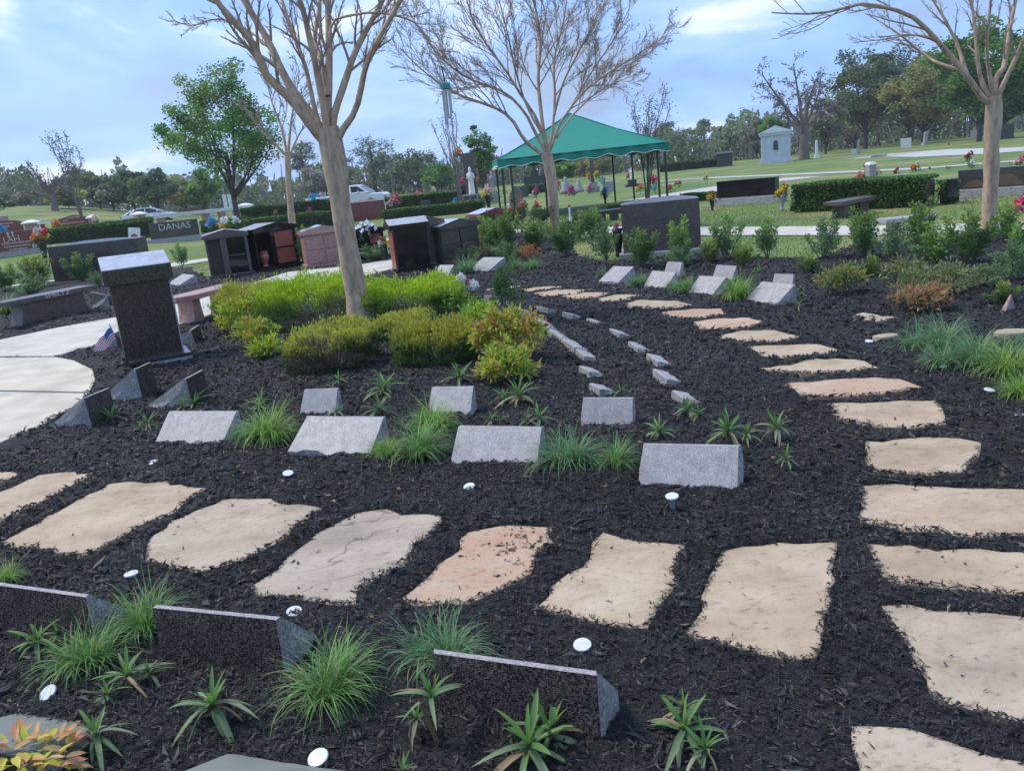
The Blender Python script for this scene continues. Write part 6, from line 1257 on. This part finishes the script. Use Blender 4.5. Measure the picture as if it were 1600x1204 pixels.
# small flag by the pillar
b_=P(172,550); t=thing('small_flag','small red white and blue striped flag drooping at the tall dark pillar\'s foot','flag',b_,.15)
seg_pipe('staff',[(.10,.05,-.05),(.055,.03,.20),(.04,.02,.27)],.004,'wood_brown',t,6); n=14; V=[];F=[];M=[]
for i in range(n+1):
    for j in range(11):
        u,v_=i/n,j/10; V.append((.06-.19*u+.02*v_,.0-.05*math.sin(u*7+v_*2)*(.3+u)*.5,.235-.11*v_-.16*u**1.2+.008*math.sin(u*11)))
for i in range(n):
    for j in range(10): F.append((i*11+j,i*11+j+1,(i+1)*11+j+1,(i+1)*11+j)); M.append(2 if i<6 and j<5 else (0 if j%2==0 else 1))
t.scale=(1.3,1.3,1.3)
me=bpy.data.meshes.new('cloth'); me.from_pydata(V,[],F); [me.materials.append(MAT[q]) for q in ('flag_red','flag_white','flag_blue')]; me.polygons.foreach_set('material_index',M); obj('cloth',me,t)
# white stake on the lawn
b_=PT(893,366); t=thing('stake','thin white stake with a dark tip standing behind the middle crape myrtle','stake',b_); h_=topz(b_,892,320)-b_.z; seg_pipe('rod',[(0,0,-.1),(0,0,h_*.93)],.022,'white_paint',t); seg_pipe('tip',[(0,0,h_*.93),(0,0,h_)],.026,'dark_stone',t)
# wind chime on the long branch of the near tree
dch=b1.y-.2; a=D(690,104,dch); b_=D(696,134,dch); m=1/FPX*dch; t=thing('wind_chime','teal wind chime with long tubes hanging from the nearest crape myrtle\'s long side branch','wind chime',b_)
seg_pipe('cord',[tuple(a-b_),((a-b_).x*.4,0,(a-b_).z*.5),(0,0,0)],.008,'dark_stone',t,5); obj('chime_cap',MB().lathe([(.01,-.03),(.058,-.035),(.058,.02),(.02,.04)],16).mesh('chime_cap',MAT['teal_plastic']),t)
for k in range(5):
    q=k*6.28/5+.4; obj('chime_tube',tubes_mesh('chime_tube',[(np.array([(0,0,-.05),(0,0,-.30-.05*k)]),np.array([.011,.011]),8)],MAT['metal_grey']),t,(.042*math.cos(q),.042*math.sin(q),0))
# ------------------------------------------------------------------ flowers, statues
PAL={'pink':[(.62,.10,.18),(.70,.28,.34)],'palepink':[(.70,.30,.34),(.75,.5,.5),(.6,.15,.2)],'red':[(.55,.04,.04),(.6,.08,.05)],'white':[(.72,.72,.74),(.78,.78,.78)],'yellow':[(.70,.50,.05),(.72,.58,.12)],'orange':[(.70,.26,.03),(.72,.36,.05)],'mixed':[(.70,.30,.06),(.6,.06,.06),(.7,.65,.6),(.7,.55,.1)],'blue':[(.06,.30,.62),(.12,.42,.68)],'cream':[(.75,.66,.45),(.72,.6,.2),(.75,.5,.45)],'hot':[(.62,.03,.16),(.68,.07,.2)],'whitegreen':[(.74,.75,.72),(.15,.3,.1)],'magenta':[(.5,.08,.3),(.6,.3,.5)],'bluewhite':[(.1,.32,.6),(.7,.72,.75)]}
def puff(c,r,cols,n,rng,leaf=None):
    d=unit(rng.normal(size=(n,3))); return leaves(np.asarray(c)+d*r*rng.uniform(.55,1,(n,1)),d+rng.normal(0,.5,(n,3)),(leaf or r*.8)*rng.uniform(.7,1.2,n),(leaf or r*.8)*.8,rng,.5)+(rep4(pick(cols,n,rng,.1)),)
def bouquet(label,px,cy,wpx,pal,vase=None,nb=5,seed=0,base=None,name='flower_bouquet',green=True):
    b_=base if base is not None else PT(*px); m=mpp(b_); z=topz(b_,px[0],cy)-b_.z; r=wpx*m*.5; rng=np.random.RandomState(seed+px[0]); t=thing(name,label,'flowers',b_)
    for k in range(nb):
        a=k*2.4; q=0 if k==0 else r*.62; c=(q*math.cos(a),q*.7*math.sin(a),z+q*.7*math.sin(a*1.7)); V,F,T=puff(c,r*.52,PAL[pal] if isinstance(pal,str) else pal,34,rng)
        col=PAL[pal][k%len(PAL[pal])] if isinstance(pal,str) else pal[k%len(pal)]
        T=rep4(np.clip(np.array([col])*(1+rng.normal(0,.14,(34,1))),0,.85)); obj('blossom',make_mesh('blossom',V,F,MAT['petal'],T),t)
    if green and z>.05:
        n=40; c=rng.normal(0,1,(n,3))*[r*.6,r*.45,r*.35]+[0,0,max(z-r*.8,.05)]; V,F=leaves(c,rng.normal(size=(n,3))+[0,0,.5],r*.6,r*.22,rng); obj('greenery',make_mesh('greenery',V,F,MAT['leaf'],rep4(pick([(.05,.12,.03),(.08,.16,.04)],n,rng))),t)['kind']='stuff'
    if vase: 
        h=max(z-r*.55,.06); w_=min(max(r*.42,h*.2),h*.5); obj('vase',MB().lathe([(w_*.6,-.02),(w_*.62,.02),(w_*.5,h*.1),(w_*.95,h*.6),(w_*.85,h*.85),(w_,h)],14).mesh('vase',MAT[vase],smooth=True),t)
    else: seg_pipe('stems',[(0,0,-.03),(0,0,max(z-r*.2,.02))],max(.008,r*.06),'canvas_green',t,5)
    return t
bouquet('red yellow and white bouquet in a black vase right of the red engraved headstone',(71,402),366,26,'mixed','vase_black',6); bouquet('yellow and orange bouquet left of the wavy red headstone',(90,362),349,16,'orange',None,4); bouquet('cream and yellow bouquet right of the wavy red headstone',(152,358),341,14,'cream',None,4)
bouquet('cream and orange flowers tied round the post in front of the sedan',(214,358),343,16,'cream',None,4); bouquet('blue and white flowers right of the dark family headstone',(336,368),346,22,'bluewhite',None,5); bouquet('yellow flower with white ribbons beside the blue and white flowers',(356,368),348,22,[(.70,.50,.05),(.72,.72,.74),(.7,.7,.72),(.1,.4,.1)],None,5); bouquet('white flowers against the slim trunk of the dense green tree',(372,366),344,16,'white',None,4)
bouquet('orange flowers above the long clipped hedge, left of the slim pale trunk',(434,350),331,9,'orange',None,3); bouquet('pink white flowers on the hedge between slim tree and big trunk',(486,342),328,11,'palepink',None,3)
bouquet('big pink and white flowers left of the rounded brown headstone',(620,329),312,24,'palepink','vase_black',5); bouquet('pink and red flowers at the rounded brown headstone\'s right shoulder',(655,325),306,18,'palepink',None,4); bouquet('small white flower by the dark vase right of the rounded headstone',(673,326),313,8,'white',None,2)
bouquet('pale blue white flowers left of the tall statue monument',(713,330),314,13,'bluewhite',None,3)
bouquet('orange flower high on the tall statue monument\'s left top',(726,320),236,17,'orange',None,3); bouquet('red pink bouquet left of the white statue',(727,320),283,16,'pink','vase_black',4); bouquet('orange flower right of the white statue',(749,320),281,12,'orange',None,3); bouquet('cream yellow tall bouquet right of the tall statue monument',(764,325),298,22,'cream','vase_black',5); bouquet('yellow orange flower beside the left tent post',(791,322),295,12,'yellow',None,3); bouquet('white flowers at the right foot of the rose coloured headstone',(821,342),314,10,'white',None,3); bouquet('white flowers at the left foot of the rose coloured headstone',(796,350),324,12,'whitegreen',None,3)
bouquet('magenta white flowers between the tent\'s middle posts',(839,312),297,14,'magenta',None,3); bouquet('pale pink bouquet right of the middle trunk under the tent',(873,300),288,14,'palepink',None,3); bouquet('magenta flowers low on the lawn right of the middle trunk',(893,305),297,18,'magenta',None,4); bouquet('pink flowers low left of the stone cross',(922,302),293,12,'magenta',None,3)
bouquet('yellow bouquet on the left of the stone cross',(923,300),272,12,'yellow',None,3); bouquet('yellow bouquet on the right of the stone cross',(934,300),271,11,'yellow',None,3); bouquet('blue bouquet on a dark stake on the tent lawn',(946,317),298,14,'blue','vase_black',4)
bouquet('red flower left of the white angel statue',(983,286),273,9,'red',None,3); bouquet('orange flowers seen through the bushy young tree stems',(1001,302),291,12,'orange',None,3); bouquet('pink tall bouquet by the right tent posts',(1022,300),280,16,'hot',None,4); bouquet('yellow ball flower by the right tent posts',(1016,300),291,9,'yellow',None,2); bouquet('blue ball flower by the right tent posts',(1024,301),292,10,'blue',None,2); bouquet('red and white small flowers right of the tent',(1047,300),293,12,'red',None,3); bouquet('mixed small flowers on the lawn left of the lane',(1061,294),283,12,'mixed',None,4)
bouquet('yellow flowers in a small stand above the glossy black headstone\'s left end',(1105,290),275,10,'yellow',None,3)
bs=PT(1115,326)+Vector((0,0,.0)); bouquet('sunflower in a dark vase at the left end of the glossy black headstone',(1113,328),305,17,[(.70,.42,.03),(.74,.5,.04),(.25,.1,.03)],'vase_black',4,base=PT(1113,328)); bouquet('large sunflower bouquet in a grey vase at the right end of the glossy black headstone',(1222,328),298,20,[(.70,.46,.03),(.3,.1,.03),(.74,.55,.05),(.7,.3,.03)],'metal_grey',6,base=PT(1222,328))
bouquet('pale bouquet on the hedge left end behind the sunflower vase',(1224,300),285,8,'cream',None,3)
bouquet('orange red bouquet behind the clipped hedge',(1343,284),276,18,[(.66,.12,.08),(.7,.3,.1),(.65,.2,.2)],None,5); bouquet('pink white flowers on the grey column beyond the hedge',(1369,281),266,14,'cream',None,4); bouquet('orange and white bouquet on the far lawn right of the grey column',(1431,267),258,15,'mixed',None,5); bouquet('small red flowers above the low pale grey marker',(1401,272),266,10,'red',None,3); bouquet('tiny pink flower far right on the lawn',(1453,266),261,5,'pink',None,2); bouquet('burgundy heart shaped flowers above a green white wreath left of the right trunk',(1514,262),243,15,[(.25,.03,.06),(.3,.05,.08)],None,3); bouquet('white and green wreath under the burgundy flowers',(1518,264),254,12,'whitegreen',None,3); bouquet('red and white flowers at the right frame edge on the far lawn',(1593,262),250,16,'palepink',None,5); bouquet('small dark flowers left of the burgundy ones',(1482,264),260,8,'whitegreen',None,2)
bouquet('hot pink flowers rising among shrubs at the right frame edge',(1580,362),331,22,'hot',None,3,name='poppy_flowers'); bouquet('hot pink and white flowers touching the right frame edge',(1602,352),312,34,[(.62,.03,.16),(.68,.07,.2),(.74,.72,.74)],None,4,name='poppy_flowers')
bouquet('pink flower in a tall black vase left of the massive taupe stone',(967,399),353,13,'magenta','vase_black',3)
bouquet('white bouquet in a black vase before the black niche right of the big trunk',(575,404),364,40,[(.74,.75,.77),(.74,.75,.77),(.7,.72,.74),(.04,.1,.04)],'vase_black',8); bouquet('yellow and white flowers squeezed left of the glossy black niche',(603,409),376,20,[(.70,.52,.05),(.72,.72,.74),(.2,.12,.08)],'vase_black',4)
bouquet('blue pinwheel like flowers at the left frame edge',(4,378),357,20,'blue',None,4); bouquet('small white flowers behind the rose shrub by the low grey headstone',(868,368),352,18,'cream',None,4); bouquet('pale blossoms beside the small bench left of the taupe stone',(908,372),340,14,'cream',None,3)
b_=P(733,470); t=thing('artificial_flowers','three large white blossoms with pink ones among green sprigs beside the weeping shrub','flowers',b_); rng=np.random.RandomState(2); m=mpp(b_)
for x,y,c,r in [(724,435,'white',.078),(721,447,'white',.07),(742,446,'white',.08),(733,440,'pink',.05),(740,456,'hot',.045),(714,440,'hot',.045)]:
    V,F,T=puff((0,0,0),r,PAL[c],90,rng,r*.7); obj('blossom',make_mesh('blossom',V,F,MAT['petal'],T),t,((x-733)*m,rng.uniform(-.03,.03),topz(b_,x,y)))
seg_pipe('stems',[(0,0,-.02),(.01,0,.15),(-.03,0,.24)],.006,'canvas_green',t,5); n=90; V,F=leaves(rng.normal(0,1,(n,3))*[.1,.08,.07]+[0,0,.12],rng.normal(size=(n,3))+[0,0,.6],.06,.02,rng); obj('greenery',make_mesh('greenery',V,F,MAT['leaf'],rep4(pick([(.08,.14,.04),(.13,.18,.05)],n,rng))),t)['kind']='stuff'
b_=PT(1487,318); t=thing('vase','black stone vase at the left end of the etched dark headstone','vase',b_); obj('vase_body',MB().lathe([(.1,.0),(.10,.05),(.08,.1),(.12,.3),(.11,.38),(.13,.42)],14).mesh('vase_body',MAT['vase_black'],smooth=True),t,(0,0,.12))
# tall statue monument, statues, cross
def statue(t,z,h,mat,wings=False,name='statue_figure'):
    w_=h*.115; b=MB().lathe([(w_*1.15,0),(w_*1.05,h*.05),(w_*.85,h*.4),(w_*1.0,h*.66),(w_*.95,h*.76),(w_*.4,h*.82),(w_*.42,h*.86),(w_*.5,h*.92),(w_*.35,h*.98),(.01,h)],12,(0,0,z)); o=obj(name,b.mesh(name,MAT[mat],smooth=True),t)
    for s in (-1,1): 
        a=tubes_mesh('arm',[(np.array([(s*w_*.9,0,z+h*.74),(s*w_*1.15,-w_*.5,z+h*.58),(s*w_*.25,-w_*1.0,z+h*.62)]),np.array([w_*.3,w_*.27,w_*.2]),7)],MAT[mat]); obj('arm',a,o)
        if wings: obj('wing',MB().prism([(s*w_*.3,z+h*.75),(s*w_*1.9,z+h*.95),(s*w_*2.1,z+h*.6),(s*w_*1.2,z+h*.25)],w_*.5,w_*.75,'y').mesh('wing',MAT[mat],.01),o)
b_=PT(740,322); m=mpp(b_); t=thing('statue_monument','tall dark slab monument with a white statue and paneled base beyond the tent\'s left corner','monument',b_,.05); h_=topz(b_,738,238)-b_.z
obj('back_slab',MB().box(-9*m,9*m,.25,.6,-.2,h_*.82).box(-12*m,12*m,.24,.61,h_*.8201,h_).mesh('back_slab',MAT['granite_taupe'],.02),t); zz=topz(b_,740,301)-b_.z
obj('pedestal',MB().box(-16*m,20*m,-.2,.7,-.2,zz-.08).mesh('pedestal',MAT['grey_stone'],.02),t)
for k in range(3): obj('pedestal_panel',MB().box(-14*m+k*11*m,-5*m+k*11*m,-.23,-.201,.08,zz-.15).mesh('pedestal_panel',MAT['granite_slate'],.01),t)
statue(t,zz-.079,topz(b_,738,258)-b_.z-zz,'white_stone')
b_=PT(772,316); t=thing('angel_statue','dark grey angel statue left of the tent\'s left posts','statue',b_); h_=topz(b_,771,268)-b_.z; obj('pedestal',MB().box(-.3,.3,-.2,.3,-.2,h_*.35).mesh('pedestal',MAT['grey_stone'],.02),t); statue(t,h_*.351,h_*.65,'grey_stone',True)
b_=PT(988,291); m=mpp(b_); t=thing('angel_statue','white angel statue on a dark base behind the bushy young tree','statue',b_); h_=topz(b_,988,262)-b_.z; obj('pedestal',MB().box(-10*m,10*m,-.4,.5,-.2,h_*.12).box(-6*m,6*m,-.25,.35,h_*.1201,h_*.36).mesh('pedestal',MAT['dark_stone'],.02),t); statue(t,h_*.361,h_*.64,'white_stone',True)
b_=PT(928,300); m=mpp(b_); t=thing('stone_cross','dark brown stone cross with stepped base between two yellow bouquets','cross',b_); h_=topz(b_,926,250)-b_.z; obj('cross_shaft',MB().box(-2.6*m,2.6*m,.1,.4,h_*.3,h_).mesh('cross_shaft',MAT['granite_taupe'],.02),t); obj('cross_arm',MB().box(-7*m,-2.65*m,.12,.38,h_*.66,h_*.76).box(2.65*m,7*m,.12,.38,h_*.66,h_*.76).mesh('cross_arm',MAT['granite_taupe'],.02),t); obj('base',MB().box(-9*m,9*m,-.1,.7,-.2,h_*.16).box(-6*m,6*m,0,.55,h_*.1601,h_*.299).mesh('base',MAT['grey_stone'],.02),t)
b_=PT(897,301); m=mpp(b_); t=thing('kneeling_statue','grey kneeling figure statue pair on the lawn left of the stone cross','statue',b_)
for x,s in ((-12,1),(8,.8)):
    h_=(topz(b_,897,274)-b_.z)*s; obj('figure',MB().lathe([(h_*.4,0),(h_*.36,h_*.2),(h_*.22,h_*.45),(h_*.24,h_*.62),(h_*.09,h_*.72),(h_*.13,h_*.85),(h_*.02,h_)],12,(x*m,0,0)).mesh('figure',MAT['grey_stone'],smooth=True),t)
monument('grey table shaped tomb right of the stone cross',(943,300),(960,298),(943,284),.8,'grey_stone','flat',cat='tomb',name='tomb')
b_=PT(1364,283); m=mpp(b_); t=thing('column_marker','short grey column marker with a pale cap beyond the clipped hedge','marker',b_); h_=topz(b_,1364,253)-b_.z; obj('column_body',MB().box(-5.5*m,5.5*m,0,.4,-.1,h_*.85).mesh('column_body',MAT['granite_grey'],.02),t); obj('column_cap',MB().box(-6*m,6*m,-.03,.43,h_*.8501,h_,.05,.05).mesh('column_cap',MAT['white_stone'],.02),t)
b_=PT(1354,279); t=thing('small_statue','small dark bird bath like statue left of the grey column','statue',b_); h_=topz(b_,1354,252)-b_.z; obj('figure',MB().lathe([(.14,0),(.10,h_*.3),(.07,h_*.6),(.14,h_*.75),(.10,h_*.9),(.02,h_)],10).mesh('figure',MAT['granite_taupe'],smooth=True),t)
b_=PT(666,328); t=thing('vase','dark square planter right of the rounded brown headstone','vase',b_); m=mpp(b_); obj('planter_body',MB().box(-7*m,7*m,-.15,.2,-.1,.5,-.04,-.02).mesh('planter_body',MAT['granite_slate'],.02),t)
b_=PT(942,300); t=thing('pinwheel','teal pinwheel on a thin rod above the blue bouquet','pinwheel',b_); h_=topz(b_,942,281)-b_.z; seg_pipe('rod',[(0,0,-.1),(0,0,h_)],.02,'metal_grey',t,5)
for k in range(6):
    a=k*math.pi/3; obj('vane',MB().add([(0,-.03,h_),(.25*math.cos(a),-.03,h_+.25*math.sin(a)),(.2*math.cos(a+.7),-.09,h_+.2*math.sin(a+.7)),(0,-.05,h_)],[(0,1,2),(0,2,3)]).mesh('vane',MAT['teal_plastic']),t)
# ================================================================== AIR
hz=bpy.data.materials.new('haze'); hz.use_nodes=True; t=hz.node_tree; t.nodes.remove(t.nodes['Principled BSDF']); pv=N(t,'ShaderNodeVolumePrincipled'); pv.inputs['Color'].default_value=(.88,.92,1,1); pv.inputs['Density'].default_value=.0005; pv.inputs['Anisotropy'].default_value=.2; t.links.new(pv.outputs['Volume'],t.nodes['Material Output'].inputs['Volume'])
o=obj('haze',MB().box(-420,420,-60,420,-3,60).mesh('haze',hz)); tag(o,kind='stuff')
